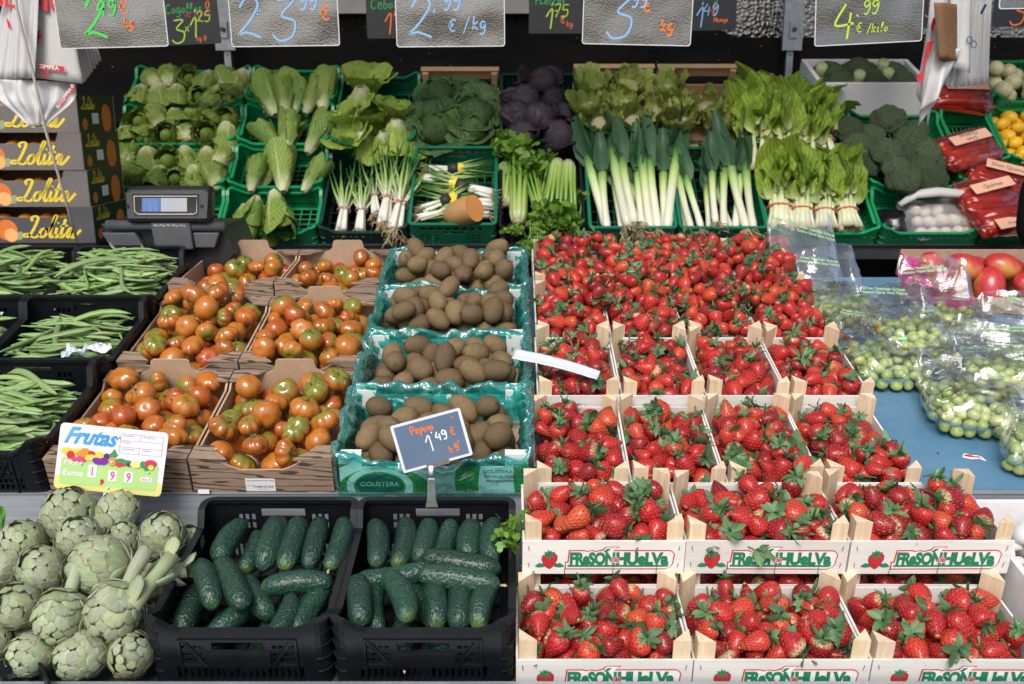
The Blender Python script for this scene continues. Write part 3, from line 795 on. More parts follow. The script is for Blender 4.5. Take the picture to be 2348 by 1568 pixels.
def tomato_box_parts():
    if 'tom' in CR: return CR['tom']
    w, d, h, t = TW, TD, TH_, .005; out = []
    fp = [(-w/2, 0), (w/2, 0), (w/2, h), (.115, h), (.085, h-.004), (.060, h-.018), (.045, h-.024), (-.045, h-.024), (-.060, h-.018), (-.085, h-.004), (-.115, h), (-w/2, h)]
    out.append(('front_panel', board(fp, t, grainprint, kraft, 'front_panel'), T(0, -d/2, 0)))
    bp = [(-w/2, 0), (w/2, 0), (w/2, h), (.075, h), (.062, h+.004), (.052, h+.012), (.047, h+.034), (.040, h+.038), (-.040, h+.038), (-.047, h+.034), (-.052, h+.012), (-.062, h+.004), (-.075, h), (-w/2, h)]
    out.append(('back_panel', board(bp, t, grainprint, kraft, 'back_panel'), T(0, d/2, 0) @ RZ(180)))
    sp = [(-d/2+t+.0005, 0), (d/2-t-.0005, 0), (d/2-t-.0005, h-.002), (d/2-.055, h-.002), (d/2-.07, h-.012), (-d/2+.07, h-.012), (-d/2+.055, h-.002), (-d/2+t+.0005, h-.002)]
    sm = board(sp, t, grainprint, kraft, 'side_panel')
    out.append(('side_panel', sm, T(-w/2, 0, 0) @ RZ(-90))); out.append(('side_panel', sm, T(w/2, 0, 0) @ RZ(90)))
    for sy in (-1, 1):
        for sx in (-1, 1):
            pts = [(sx*(w/2+.001), sy*(d/2+.001)), (sx*(w/2+.001), sy*(d/2-.052)), (sx*(w/2-.04), sy*(d/2-.050)), (sx*.100, sy*(d/2-.030)), (sx*.070, sy*(d/2+.001))]
            if sx*sy < 0: pts = pts[::-1]
            b = MB(); b.prism(pts, h+.0005, h+.0055); me = b.mesh('corner_flap', grainprint); out.append(('corner_flap', recalc(me), Matrix()))
    b = MB(); b.box(-w/2+t, w/2-t, -d/2+t, d/2-t, .001, .006); out.append(('base', b.mesh('base', kraft), Matrix()))
    CR['tom'] = out; return out
TOMC = []
sticker = pm('white_sticker', (.78, .77, .76), rough=.5)
for i, t in enumerate((.003, .425, .822)):
    for j, xc in enumerate((-.846, -.537)):
        lab = 'cardboard tomato box with wood grain print, ' + ('front', 'middle', 'rear')[i] + ' of its line, ' + ('beside the beans' if j == 0 else 'beside the kiwi boxes')
        M = FRONT.at(xc, t, .002 if i < 2 else -.002); M = Matrix.Translation(M) @ RX((13.7, 13.7, 6.0)[i]) @ T(0, TD/2, .0 if i < 2 else .03)
        e = empty('tomato_box', M, lab, 'box', 'cardboard tomato boxes')
        for nm, me, m in tomato_box_parts(): put(nm, me, e, m)
        if i == 0 and j == 1:
            b = MB(); b.box(-.038, .026, -.0008, 0, .010, .042); st = b.obj('label_sticker', sticker, e, T(0, -TD/2-.0003, 0)); st['label'] = 'white printed sticker with the tomato variety'
            letter('sticker_text', 'TOMATE RAF', pr_black, st, T(0, -.0010, .019) @ UPRIGHT, .0075, offset=.012)
            letter('sticker_text', 'JUAN JOSE HERNANDEZ LOPEZ', pr_black, st, T(-.006, -.0010, .036) @ UPRIGHT, .0042, offset=.012)
            letter('sticker_text', 'PRODUCTO', pr_black, st, T(-.027, -.0010, .0235) @ UPRIGHT, .003)
            letter('sticker_text', 'I. RAF   CAT. 1', pr_black, st, T(0, -.0010, .0135) @ UPRIGHT, .004)
        TOMC.append((M, i, j))
b = MB(); b.box(-.012, .012, -.0105, -.0065, .0093, .018)
pt = tag(b.obj('paper_scrap', sticker, None, T(-.665, FRONT.p.y, FRONT.p.z)), 'torn white paper scrap on the steel edge below the tomato boxes', 'paper')

# ------------------------------------------------------------------ kiwi boxes
def mk_kiwi_print():
    m = NT('green_swirl_print'); s = m.sep(m.coord('Object')); x, z = s[0], s[2]
    def ring(cx, cz, rx, rz, a, b_):
        dx = m.math('DIVIDE', m.math('SUBTRACT', x, cx), rx); dz = m.math('DIVIDE', m.math('SUBTRACT', z, cz), rz)
        d = m.math('SQRT', m.math('ADD', m.math('MULTIPLY', dx, dx), m.math('MULTIPLY', dz, dz)))
        return m.math('MULTIPLY', m.math('GREATER_THAN', d, a), m.math('LESS_THAN', d, b_))
    g = (.045, .27, .03, 1); wht = (.74, .78, .75, 1)
    col = m.mix(ring(-.118, .022, .072, .050, .78, 1.0), g, wht)
    col = m.mix(ring(-.108, .0, .125, .085, .86, 1.12), col, wht)
    col = m.mix(ring(.040, .010, .046, .11, -1, 1.0), col, wht)
    col = m.mix(ring(.088, .035, .044, .075, -1, 1.0), col, g)
    col = m.mix(ring(.150, .02, .055, .13, -1, 1.0), col, wht)
    col = m.mix(ring(.205, .05, .035, .09, -1, 1.0), col, g)
    col = m.mix(m.math('GREATER_THAN', z, .082), col, wht)
    m.set(col=col, rough=.5); return m.mat
kprint = mk_kiwi_print()
kgreen = pm('box_green', (.045, .27, .03), (.06, .3, .045), 30, .5)
kwhite = pm('box_white', (.74, .77, .75), rough=.5)
def mk_film(name, tint, diff, fac, dfac, rough=.12, bump=.5, sc=40, fres=.45):
    """thin crumpled film: mostly see-through, shiny, slightly milky"""
    m = NT(name); m.t.nodes.remove(m.b); c = m.coord('Object')
    v = m.voro(c, sc, 1.0, 'F1'); n = m.noise(c, sc*.45, 4, .6, 1.5)
    nr = m.bump(m.math('ADD', n, m.math('MULTIPLY', v, .35)), bump, .01)
    tr = m.n('BsdfTransparent'); tr.inputs[0].default_value = tint
    df = m.n('BsdfDiffuse'); df.inputs[0].default_value = diff; m.l(nr, df.inputs['Normal'])
    tl = m.n('BsdfTranslucent'); tl.inputs[0].default_value = diff; m.l(nr, tl.inputs['Normal'])
    gl = m.n('BsdfGlossy'); gl.inputs['Roughness'].default_value = rough; gl.inputs[0].default_value = (.95, .95, .95, 1); m.l(nr, gl.inputs['Normal'])
    lw = m.n('LayerWeight'); lw.inputs[0].default_value = .35; m.l(nr, lw.inputs['Normal'])
    a = m.n('MixShader'); a.inputs[0].default_value = .5; m.l(df.outputs[0], a.inputs[1]); m.l(tl.outputs[0], a.inputs[2])
    b_ = m.n('MixShader'); m.val(b_.inputs[0], m.math('ADD', dfac, m.math('MULTIPLY', m.math('POWER', lw.outputs['Facing'], 3.0), dfac*1.3), clamp=True)); m.l(tr.outputs[0], b_.inputs[1]); m.l(a.outputs[0], b_.inputs[2])
    g = m.n('MixShader'); m.val(g.inputs[0], m.math('ADD', fac, m.math('MULTIPLY', lw.outputs['Fresnel'], fres), clamp=True)); m.l(b_.outputs[0], g.inputs[1]); m.l(gl.outputs[0], g.inputs[2])
    m.l(g.outputs[0], m.out.inputs[0]); return m.mat
tealfilm = mk_film('teal_plastic_film', (.30, .80, .75, 1), (.03, .64, .58, 1), .10, .36, .12, .8, 34, .35)
thinfilm = mk_film('thin_teal_film', (.66, .94, .92, 1), (.06, .60, .55, 1), .08, .10, .10, .8, 34, .35)
KW, KD, KH = .405, .262, .095
KIWIC = []
def kiwi_box(M, lab, front, seed):
    e = empty('kiwi_box', M, lab, 'box', 'kiwi boxes with teal liners'); w, d, h, t = KW, KD, KH, .005
    b = MB(); b.box(-w/2, w/2, 0, t, 0, h-.022); b.box(-w/2, -w/2+.05, 0, t, h-.0218, h+.012); b.box(w/2-.05, w/2, 0, t, h-.0218, h+.012)
    p = b.obj('front_panel', kprint if front else kwhite, e, T(0, -d/2, 0))
    if front:
        ink = pm('print_slate', (.03, .09, .09), rough=.6)
        letter('box_lettering', 'GOUSTERA  S.A.', ink, p, T(.150, -.0006, .058) @ UPRIGHT, .0125, offset=.01)
        letter('box_lettering', 'KAVALA - GREECE', ink, p, T(.150, -.0006, .046) @ UPRIGHT, .0105, offset=.01)
        letter('box_lettering', 'www.goustera.com', ink, p, T(.150, -.0006, .035) @ UPRIGHT, .010, offset=.01)
        letter('box_lettering', 'e gusto con Goustera', kwhite, p, T(.06, -.0006, .004) @ UPRIGHT, .016, offset=.012)
        b = MB(); b.add([(x, y, .0003) for x, y in ellipse(-.118, .026, .052, .030, 28)], [tuple(range(28))]); b.obj('emblem_oval', pr_darkgreen, p, T(0, -.0003, 0) @ UPRIGHT)
        letter('emblem_lettering', 'GOUSTERA', pm('print_pale_green', (.45, .68, .45), rough=.6), p, T(-.118, -.0012, .024) @ UPRIGHT, .0165, offset=.0)
    b = MB(); b.box(-w/2, w/2, 0, t, 0, h); b.obj('back_panel', kwhite, e, T(0, d/2-t, 0))
    for sx in (-1, 1):
        b = MB(); b.box(0, t, -d/2+t+.0005, d/2-t-.0005, 0, h-.004); b.obj('side_panel', kgreen, e, T(-w/2 if sx < 0 else w/2-t, 0, 0))
    b = MB(); b.box(-w/2+t, w/2-t, -d/2+t, d/2-t, .001, .006); b.obj('base', kraft, e)
    for sx in (-1, 1):
        for sy in (-1, 1):
            b = MB(); b.box(sx*(w/2-.028)-.022, sx*(w/2-.028)+.022, sy*(d/2-.009)-.003, sy*(d/2-.009)+.003, .02, h+.016); b.obj('corner_stay', kwhite, e)
    # liner: from inside the box over the rim and down outside
    per = []; n = 34
    def ring(k):
        s = k % 1.0; P = 2*(w+d); q = s*P
        for L, f in ((w, lambda q: (-w/2+q, -d/2, 0, -1)), (d, lambda q: (w/2, -d/2+q, 1, 0)), (w, lambda q: (w/2-q, d/2, 0, 1)), (d, lambda q: (-w/2, d/2-q, -1, 0))):
            if q <= L: return f(q)
            q -= L
        return (-w/2, -d/2, 0, -1)
    def ridge(v): return 1-2*abs(noise.noise(v))
    def fn(u, v):
        x, y, nx, ny = ring(u)
        # round the corner
        cxn = max(0, 1-min(abs(abs(x)-w/2), abs(abs(y)-d/2)*1)/.02) if min(abs(abs(x)-w/2), abs(abs(y)-d/2)) < .02 else 0
        L = Vector((x/w*2, y/d*2, 0)); dia = Vector((nx, ny, 0))
        rim = h+.008+.020*noise.noise(Vector((x*9, y*9, seed)))+.016*noise.noise(Vector((x*27, y*27, seed+4)))
        if ny < 0: rim -= .020*math.exp(-(x/.13)**4)
        if ny > 0: rim += .012
        if nx != 0: rim += .012
        if v < .35: q = v/.35; off = -.022+.012*q; z = .035+(rim-.035)*q
        elif v < .55: q = (v-.35)/.2; off = -.010+.018*q; z = rim+.006*math.sin(q*PI)
        else: q = (v-.55)/.45; off = .008+.007*math.sin(q*PI*.8); z = rim-(rim-.004)*(q if ny < 0 and front else q*.8)
        p = Vector((x, y, z))
        amp = .008+.010*(v < .55)
        g = ridge(Vector((x*26+seed, y*26, z*34)))*.6+ridge(Vector((x*60, y*60+seed, z*70)))*.4
        off += amp*(g-.35) + .006*noise.noise(Vector((x*14, y*14, z*9+seed)))
        if .5 < v and off < .0065 and z < rim-.004: off = .0065
        return (x+nx*off, y+ny*off, z+.007*noise.noise(Vector((x*30+5, y*30, seed+z*20)))*(1 if z > .05 else 0))
    b = MB(); b.smooth = True; b.surf(fn, 190, 22, cu=True); b.m = [1 if (i//190)/22 > .56 else 0 for i in range(len(b.f))]
    o_ = b.obj('liner', [tealfilm, thinfilm], e); o_['label'] = 'crumpled teal plastic film folded over the box rim'
    return e
for i, t in enumerate((.003, .270, .537, .804)):
    M = FRONT.mat(-.1675, t+KD/2, .001+.004*i, extra=0)
    kiwi_box(M, 'green and white kiwi box with teal liner, ' + ('first', 'second', 'third', 'fourth')[i] + ' from the steel edge', i == 0, 3.7*i+1)
    KIWIC.append((M, i))
# ------------------------------------------------------------------ strawberries
def mk_strawberry():
    m = NT('strawberry_skin'); L = m.loc(); s = m.sep(L)      # loc: z from 0 (cap) to -1 (tip), xy radius about .5
    ang = m.math('DIVIDE', m.math('ARCTAN2', s[0], s[1]), 2*PI); row = m.math('MULTIPLY', s[2], -8.0)
    rr = m.math('FLOOR', row); u = m.math('ADD', m.math('MULTIPLY', ang, 13), m.math('MULTIPLY', rr, .5))
    fx = m.math('SUBTRACT', m.math('FRACT', u), .5); fy = m.math('SUBTRACT', m.math('FRACT', row), .5)
    rad = m.math('SQRT', m.math('ADD', m.math('MULTIPLY', s[0], s[0]), m.math('MULTIPLY', s[1], s[1])))
    fxs = m.math('MULTIPLY', fx, m.math('MULTIPLY', rad, 4.6))
    d = m.math('SQRT', m.math('ADD', m.math('MULTIPLY', fxs, fxs), m.math('MULTIPLY', m.math('MULTIPLY', fy, .75), m.math('MULTIPLY', fy, .75))))
    seed = m.math('LESS_THAN', d, .135); pit = m.mrange(d, .08, .42)
    r1 = m.rnd(); r2 = m.math('FRACT', m.math('MULTIPLY', r1, 13.7)); r3 = m.math('FRACT', m.math('MULTIPLY', r1, 37.3))
    n = m.noise(L, 2.2, 3)
    base = m.ramp(r1, [(0, (.20, .004, .012)), (.3, (.38, .008, .016)), (.65, (.52, .018, .020)), (.9, (.60, .050, .024)), (1, (.60, .085, .030))])
    base = m.mix(m.mrange(n, .35, .75, 0, .3), base, (.52, .03, .022, 1))
    # pale shoulder under the cap, wider on unripe fruit
    sh = m.math('ADD', m.math('MULTIPLY', s[2], -1.0), m.math('MULTIPLY', m.math('SUBTRACT', n, .5), .24))
    lim = m.math('MULTIPLY', m.math('POWER', r2, 9.0), .26)
    f = m.n('MapRange'); m.l(sh, f.inputs[0]); m.l(m.math('SUBTRACT', lim, .16), f.inputs[1]); m.l(m.math('ADD', lim, .10), f.inputs[2])
    pale = m.mix(r3, (.62, .60, .22, 1), (.80, .62, .42, 1))
    col = m.mix(f.outputs[0], pale, base)
    col = m.mix(m.math('MULTIPLY', m.math('SUBTRACT', 1.0, pit), .8), col, (.45, .35, .42, 1), 'MULTIPLY')
    col = m.mix(m.math('MULTIPLY', seed, .65), col, (.78, .50, .14, 1))
    m.set(col=col, rough=.36, spec=.5, coat=.14, crough=.2, sss=.06, sssr=(.01, .003, .002), ssss=.3, nrm=m.bump(pit, 1.0, .0028)); return m.mat
sb_skin = mk_strawberry()
def mk_leaf(name, c1, c2, tip=None, rough=.5, sc=160, trans=.25, var=.22):
    m = NT(name); c = m.coord('Object'); r = m.rnd()
    col = m.mix(m.mrange(m.noise(c, sc, 3), .3, .7), c1, c2)
    col = m.hsv(col, m.mrange(r, 0, 1, .485, .515), 1.0, m.mrange(m.math('FRACT', m.math('MULTIPLY', r, 7.7)), 0, 1, 1-var, 1+var))
    m.set(col=col, rough=rough, spec=.4, nrm=m.bump(m.noise(c, sc*1.5, 2), .15, .001))
    tl = m.n('BsdfTranslucent'); m.l(col, tl.inputs[0]); mx = m.n('MixShader'); mx.inputs[0].default_value = trans
    m.l(m.b.outputs[0], mx.inputs[1]); m.l(tl.outputs[0], mx.inputs[2]); m.l(mx.outputs[0], m.out.inputs[0]); return m.mat
sb_leaf = mk_leaf('strawberry_leaf', (.072, .165, .066, 1), (.165, .30, .135, 1), rough=.5, sc=2.2, var=.35)
def sb_profile(t, k):
    if t < .28: return math.sqrt(max(0, 1-((.28-t)/.28)**2))*.93+.07*t/.28
    q = (t-.28)/.72
    return (1-q**(1.75, 1.45, 2.4, 1.6, 1.9)[k])**(.86, 1.0, .68, .9, .8)[k]
def sb_body(k, nu, nv):
    rg = random.Random(40+k); b = MB(); b.smooth = True; asp = (1.35, 1.62, 1.12, 1.42, 1.28)[k]; w2 = (1.0, .92, 1.12, 1.22, .88)[k]
    loc = []
    def ring(t, i):
        a = 2*PI*i/nu; r = .5*sb_profile(t, k); z = -t
        lump = 1+.05*noise.noise(Vector((math.cos(a)*1.3+k*7, math.sin(a)*1.3, t*2.5)))
        x, y = math.cos(a)*r*lump*w2, math.sin(a)*r*lump/w2**.5
        x += .06*(t**2)*(rg_b[0]); y += .06*(t**2)*rg_b[1]
        return x, y, z
    rg_b = (rg.uniform(-1, 1), rg.uniform(-1, 1)); vs = [(0, 0, -.04)]; loc.append((0, 0.001, -.02))
    for j in range(1, nv):
        t = (j/nv)**.92
        for i in range(nu):
            x, y, z = ring(t, i); vs.append((x, y, z*asp)); loc.append((x, y, z))
    vs.append((.06*rg_b[0], .06*rg_b[1], -asp*1.0)); loc.append((0, 0.001, -1)); N = len(vs); fs = []
    for i in range(nu): fs.append((0, 1+i, 1+(i+1) % nu))
    for j in range(nv-2):
        for i in range(nu): a = 1+j*nu; fs.append((a+i, a+nu+i, a+nu+(i+1) % nu, a+(i+1) % nu))
    a = 1+(nv-2)*nu
    for i in range(nu): fs.append((a+i, N-1, a+(i+1) % nu))
    b.add(vs, fs); b.loc = loc; return recalc(b.mesh('berry', sb_skin)), asp
def sb_calyx(k, n, seg):
    rg = random.Random(70+k); b = MB(); b.smooth = True
    for i in range(n):
        a = 2*PI*i/n+rg.uniform(-.2, .2); L = rg.uniform(.34, .66)*(1.06 if k % 2 else .90); w = L*rg.uniform(.56, .82); lift = rg.uniform(-.30, .75); curl = rg.uniform(-.6, .9)
        vs = []
        for j in range(seg+1):
            t = j/seg; r = .05+L*t; z = .02+L*(lift*t+curl*t*t*.55) - .32*max(0, t-.55)*(lift < .2)
            wd = w*(.30+1.0*math.sin(PI*min(1, t*.82+.12)))*(1 if t < .999 else .25)*.62
            for q, zz in ((-1, .05*w), (0, -.07*w), (1, .05*w)):
                x, y = r*(1-.12*curl*t*t), q*wd*.5
                vs.append((x*math.cos(a)-y*math.sin(a), x*math.sin(a)+y*math.cos(a), z+zz*(t > 0)))
        b.add(vs, [(3*j+q, 3*j+q+1, 3*j+3+q+1, 3*j+3+q) for j in range(seg) for q in (0, 1)])
    if k != 2:
        d = Vector((rg.uniform(-.25, .25), rg.uniform(-.25, .25), rg.uniform(.35, .8)))
        b.tube([(0, 0, -.02), d*.5, d], [.055, .045, .05], 5)
    return b.mesh('calyx', sb_leaf)
SBH = [sb_body(k, 22, 14) for k in range(5)]; SBL = [sb_body(k, 12, 8) for k in range(5)]
SCH = [sb_calyx(k, 9+k % 3, 4) for k in range(5)]; SCL = [sb_calyx(k, 8, 2) for k in range(5)]
sb_single, sb_rest, heap_c = [], [], []
for ci, (M, w, d, row, idx) in enumerate(CRATES):
    rg = random.Random(500+ci)
    n = {0: 48, 1: 78, 2: 80, 3: 82, 4: 78, 5: 100, 6: 128}[row]; mean = .0188 if row < 4 else .0185
    rs = [rg.uniform(.84, 1.2)*mean for _ in range(n)]
    P = pack(w-.018, d-.018, rs, rg, .006, tight=.86, dome=.010 if row < 5 else .012, tries=18)
    top = on_top(P)
    zmax = {0: .078, 1: .094, 2: .094, 3: .092, 4: .094, 5: .125, 6: .165}[row]
    for (x, y, z, r), tp in zip(P, top):
        if z > zmax: continue
        # keep clear of the corner posts
        if abs(x) > w/2-.036 and abs(y) > d/2-.036: x -= math.copysign(.012, x); y -= math.copysign(.012, y)
        k = rg.choice((0, 0, 1, 2, 3, 4)); u = rg.random()
        th = rg.uniform(55, 115) if u < .62 else (rg.uniform(0, 55) if u < .90 else rg.uniform(115, 165))
        az = rg.uniform(0, 2*PI); ax = Vector((math.sin(R(th))*math.cos(az), math.sin(R(th))*math.sin(az), math.cos(R(th))))
        asp = SBH[k][1]; sc = 2.0*r*rg.uniform(.96, 1.12)*(1.28/asp)**.35
        if row >= 5: heap_c.append((M @ Vector((x, y, z)), r))
        Mx = M @ T(x, y, z) @ frame(ax, roll=rg.uniform(0, 6.28)) @ SC(sc) @ T(0, 0, asp*.47)
        (sb_single if tp else sb_rest).append((Mx, k, rg.randrange(5), row, idx, rg.random(), th))
# loose berries heaped across the two topmost rows
def to_front(p): q = p-FRONT.p; return (p.x, q.dot(FRONT.t), q.dot(FRONT.n))
HP = [to_front(p)+(r,) for p, r in heap_c]; rg = random.Random(640); t0 = min(q[1] for q in HP)
for _ in range(150):
    r = rg.uniform(.016, .0205); best = None
    for _k in range(7):
        x, t = rg.uniform(.085, .85), rg.uniform(t0+.13, 1.17); z = .02
        for q in HP:
            dd = (x-q[0])**2+(t-q[1])**2; rr = (r+q[3])*.86
            if dd < rr*rr: z = max(z, q[2]+math.sqrt(rr*rr-dd))
        if best is None or z < best[2]: best = (x, t, z)
    x, t, z = best; HP.append((x, t, z, r))
    if z > .20 or z < .05: continue
    k = rg.choice((0, 1, 2, 3, 4)); th = rg.uniform(20, 150); az = rg.uniform(0, 6.28); ax = Vector((math.sin(R(th))*math.cos(az), math.sin(R(th))*math.sin(az), math.cos(R(th)))); asp = SBH[k][1]
    sb_single.append((Matrix.Translation(FRONT.at(x, t, z)) @ frame(ax, roll=az) @ SC(2*r*(1.28/asp)**.35) @ T(0, 0, asp*.47), k, rg.randrange(5), 6, 0, rg.random(), th))
def dist_cam(q): return (q[0].translation-C0).length
sb_single.sort(key=dist_cam)
vis = [q for q in sb_single if q[3] != 0]
keep, far = vis[:300], vis[300:] + [q for q in sb_single if q[3] == 0]
for Mx, k, c, row, idx, u, th in keep:
    wh = f'in the {ORD[idx]} crate of the {NUMROW[row]}'
    pose = 'cap up' if th < 45 else ('tip up' if th > 112 else ('lying flat' if th > 72 else 'half tilted'))
    wh = ('rounded', 'long pointed', 'plump blunt', 'broad wedge shaped', 'slender')[k] + f' red strawberry {pose}, ' + wh
    o_ = put('strawberry', SBH[k][0], None, Mx)
    tag(o_, wh, 'strawberry', 'strawberries in the crates')
    if u < .93: put('calyx', SCH[c], o_, Matrix())
items = []
for Mx, k, c, row, idx, u, th in far:
    items.append((SBL[k][0], Mx, 0))
    if u < .9: items.append((SCL[c], Mx, 1))
for Mx, k, c, row, idx, u, th in sb_rest:
    items.append((SBL[k][0], Mx, 0))
    if u < .35: items.append((SCL[c], Mx, 1))
st = put('strawberries', join_templates('strawberries', items, [sb_skin, sb_leaf]))
tag(st, 'many more strawberries heaped in the upper crates and below the top layers', 'strawberries', kind='stuff')

# ------------------------------------------------------------------ tomatoes
def mk_tomato():
    m = NT('tomato_skin'); L = m.loc(); s = m.sep(L); r1 = m.rnd(); r2 = m.math('FRACT', m.math('MULTIPLY', r1, 17.3))
    ripe = m.ramp(r1, [(0, (.30, .070, .010)), (.25, (.38, .125, .014)), (.55, (.47, .155, .020)), (.85, (.38, .085, .012)), (1, (.38, .040, .012))])
    ripe = m.mix(m.mrange(m.noise(L, 1.6, 2), .4, .7, 0, .5), ripe, (.50, .17, .03, 1))
    gr = m.mix(m.noise(L, 3, 3), (.085, .115, .012, 1), (.27, .25, .030, 1))
    st = m.noise(m.mapping(L, (3.2, 3.2, .25)), 4, 3)
    h = m.math('ADD', m.math('MULTIPLY', s[2], .9), m.math('MULTIPLY', m.math('SUBTRACT', st, .5), 1.1))
    lim = m.mrange(m.math('POWER', r2, 1.3), 0, 1, -.15, 1.0)
    f = m.n('MapRange'); m.l(h, f.inputs[0]); m.l(m.math('SUBTRACT', .55, m.math('MULTIPLY', lim, .9)), f.inputs[1]); m.l(m.math('SUBTRACT', 1.05, m.math('MULTIPLY', lim, .7)), f.inputs[2])
    col = m.mix(f.outputs[0], ripe, gr)
    m.set(col=col, rough=.20, spec=.5, coat=.45, crough=.05, nrm=m.bump(m.noise(L, 5, 2), .06, .004)); return m.mat
tm_skin = mk_tomato(); tm_green = mk_leaf('tomato_calyx', (.030, .07, .014, 1), (.06, .12, .03, 1), trans=.1)
tm_scar = pm('tomato_scar', (.55, .50, .33), rough=.7)
def tm_body(k):
    rg = random.Random(900+k); n = (5, 7, 8, 6, 9, 4)[k]; dep = (.11, .20, .24, .15, .18, .07)[k]; fl = (.84, .72, .70, .80, .74, .88)[k]; el = (1, 1.1, 1.18, 1.06, 1.0, 1.0)[k]
    ph = [rg.uniform(-.25, .25) for _ in range(12)]; nu, nv = 40, 20; b = MB(); b.smooth = True; loc = []; vs = []
    for j in range(nv+1):
        th = PI*j/nv
        for i in range(nu):
            a = 2*PI*i/nu; lob = abs(math.sin(a*n/2+ph[int(a/2/PI*n) % 12]))**.55
            f = math.sin(th)**.5*(.35+.65*(math.cos(th)*.5+.5))
            r = 1-dep*(1-lob)*f*1.35+.04*noise.noise(Vector((math.cos(a)+k*5, math.sin(a), th)))
            z = math.cos(th)*fl; dim = math.exp(-(math.sin(th)/.28)**2)
            z -= (.20*dim if math.cos(th) > 0 else -.10*dim)
            vs.append((math.sin(th)*math.cos(a)*r*el, math.sin(th)*math.sin(a)*r/el**.5, z)); loc.append((math.sin(th)*math.cos(a), math.sin(th)*math.sin(a), math.cos(th)))
    fs = [(j*nu+i, (j+1)*nu+i, (j+1)*nu+(i+1) % nu, j*nu+(i+1) % nu) for j in range(nv) for i in range(nu)]
    b.add(vs, fs); b.loc = loc; me = b.mesh('tomato', tm_skin)
    bm = bmesh.new(); bm.from_mesh(me); bmesh.ops.remove_doubles(bm, verts=bm.verts, dist=1e-4); bm.to_mesh(me); bm.free(); return me
def tm_calyx(k):
    rg = random.Random(950+k); b = MB(); b.smooth = True
    for i in range(6):
        a = 2*PI*i/6+rg.uniform(-.3, .3); L = rg.uniform(.42, .68); vs = []; cu = rg.uniform(.1, .5)
        for j in range(5):
            t = j/4; r = .06+L*t; w = .075*(1-t)+.012; z = .10*t+cu*t*t*.55
            for q in (-1, 1): y = q*w+.10*math.sin(t*3+i); vs.append((r*math.cos(a)-y*math.sin(a), r*math.sin(a)+y*math.cos(a), z))
        b.add(vs, [(2*j, 2*j+1, 2*j+3, 2*j+2) for j in range(4)])
    b.tube([(0, 0, -.08), (.02, .01, .06), (.06, .02, .2)], [.09, .07, .08], 6)
    return b.mesh('calyx', tm_green)
TMB = [tm_body(k) for k in range(6)]; TMC = [tm_calyx(k) for k in range(3)]
b = MB(); b.smooth = True; b.tube([(0, 0, -.05), (0, 0, .004)], [.06, .045], 7); TMS = b.mesh('blossom_scar', tm_scar)
for bi, (M, i, j) in enumerate(TOMC):
    rg = random.Random(1200+bi); n = (52, 56, 30)[i]
    rs = [rg.uniform(.0262, .0345)*(1.0 if i < 2 else .97) for _ in range(n)]
    P = pack(TW-.018, TD-.018, rs, rg, .008, tight=.90, dome=.006, tries=26); top = on_top(P)
    if bi == 2: P += [(-.03, .085, .150, .037), (.03, .105, .148, .035), (.01, .05, .125, .036)]; top += [True]*3
    for (x, y, z, r), tp in zip(P, top):
        if z > (.104, .114, .080)[i]+(.04 if bi == 2 and z > .12 and r >= .035 else 0): continue
        k = rg.randrange(6); th = rg.choice((rg.uniform(0, 45), rg.uniform(20, 90), rg.uniform(80, 140), rg.uniform(130, 175))); az = rg.uniform(-PI, PI)
        ax = Vector((math.sin(R(th))*math.cos(az), math.sin(R(th))*math.sin(az), math.cos(R(th))))
        o_ = put('tomato', TMB[k], None, M @ T(x, y, z) @ frame(ax, roll=rg.uniform(0, 6.28)) @ SC(r*rg.uniform(.98, 1.08)))
        tm_l = ('smooth', 'ribbed', 'deeply ribbed', 'lightly ribbed', 'many ribbed', 'round')[k]+' orange tomato, '+('stem end up' if th < 50 else 'on its side' if th < 120 else 'blossom end up')
        tag(o_, tm_l + ', in the ' + ('front', 'middle', 'rear')[i] + ' tomato box ' + ('beside the beans' if j == 0 else 'beside the kiwis'), 'tomato', 'ribbed tomatoes in boxes')
        fl = (.84, .72, .70, .80, .74, .88)[k]
        if tp and th < 95 and rg.random() < .62: put('calyx', TMC[rg.randrange(3)], o_, T(0, 0, fl-.20))
        if tp and th > 75: put('blossom_scar', TMS, o_, T(0, 0, -fl+.105) @ RX(180))

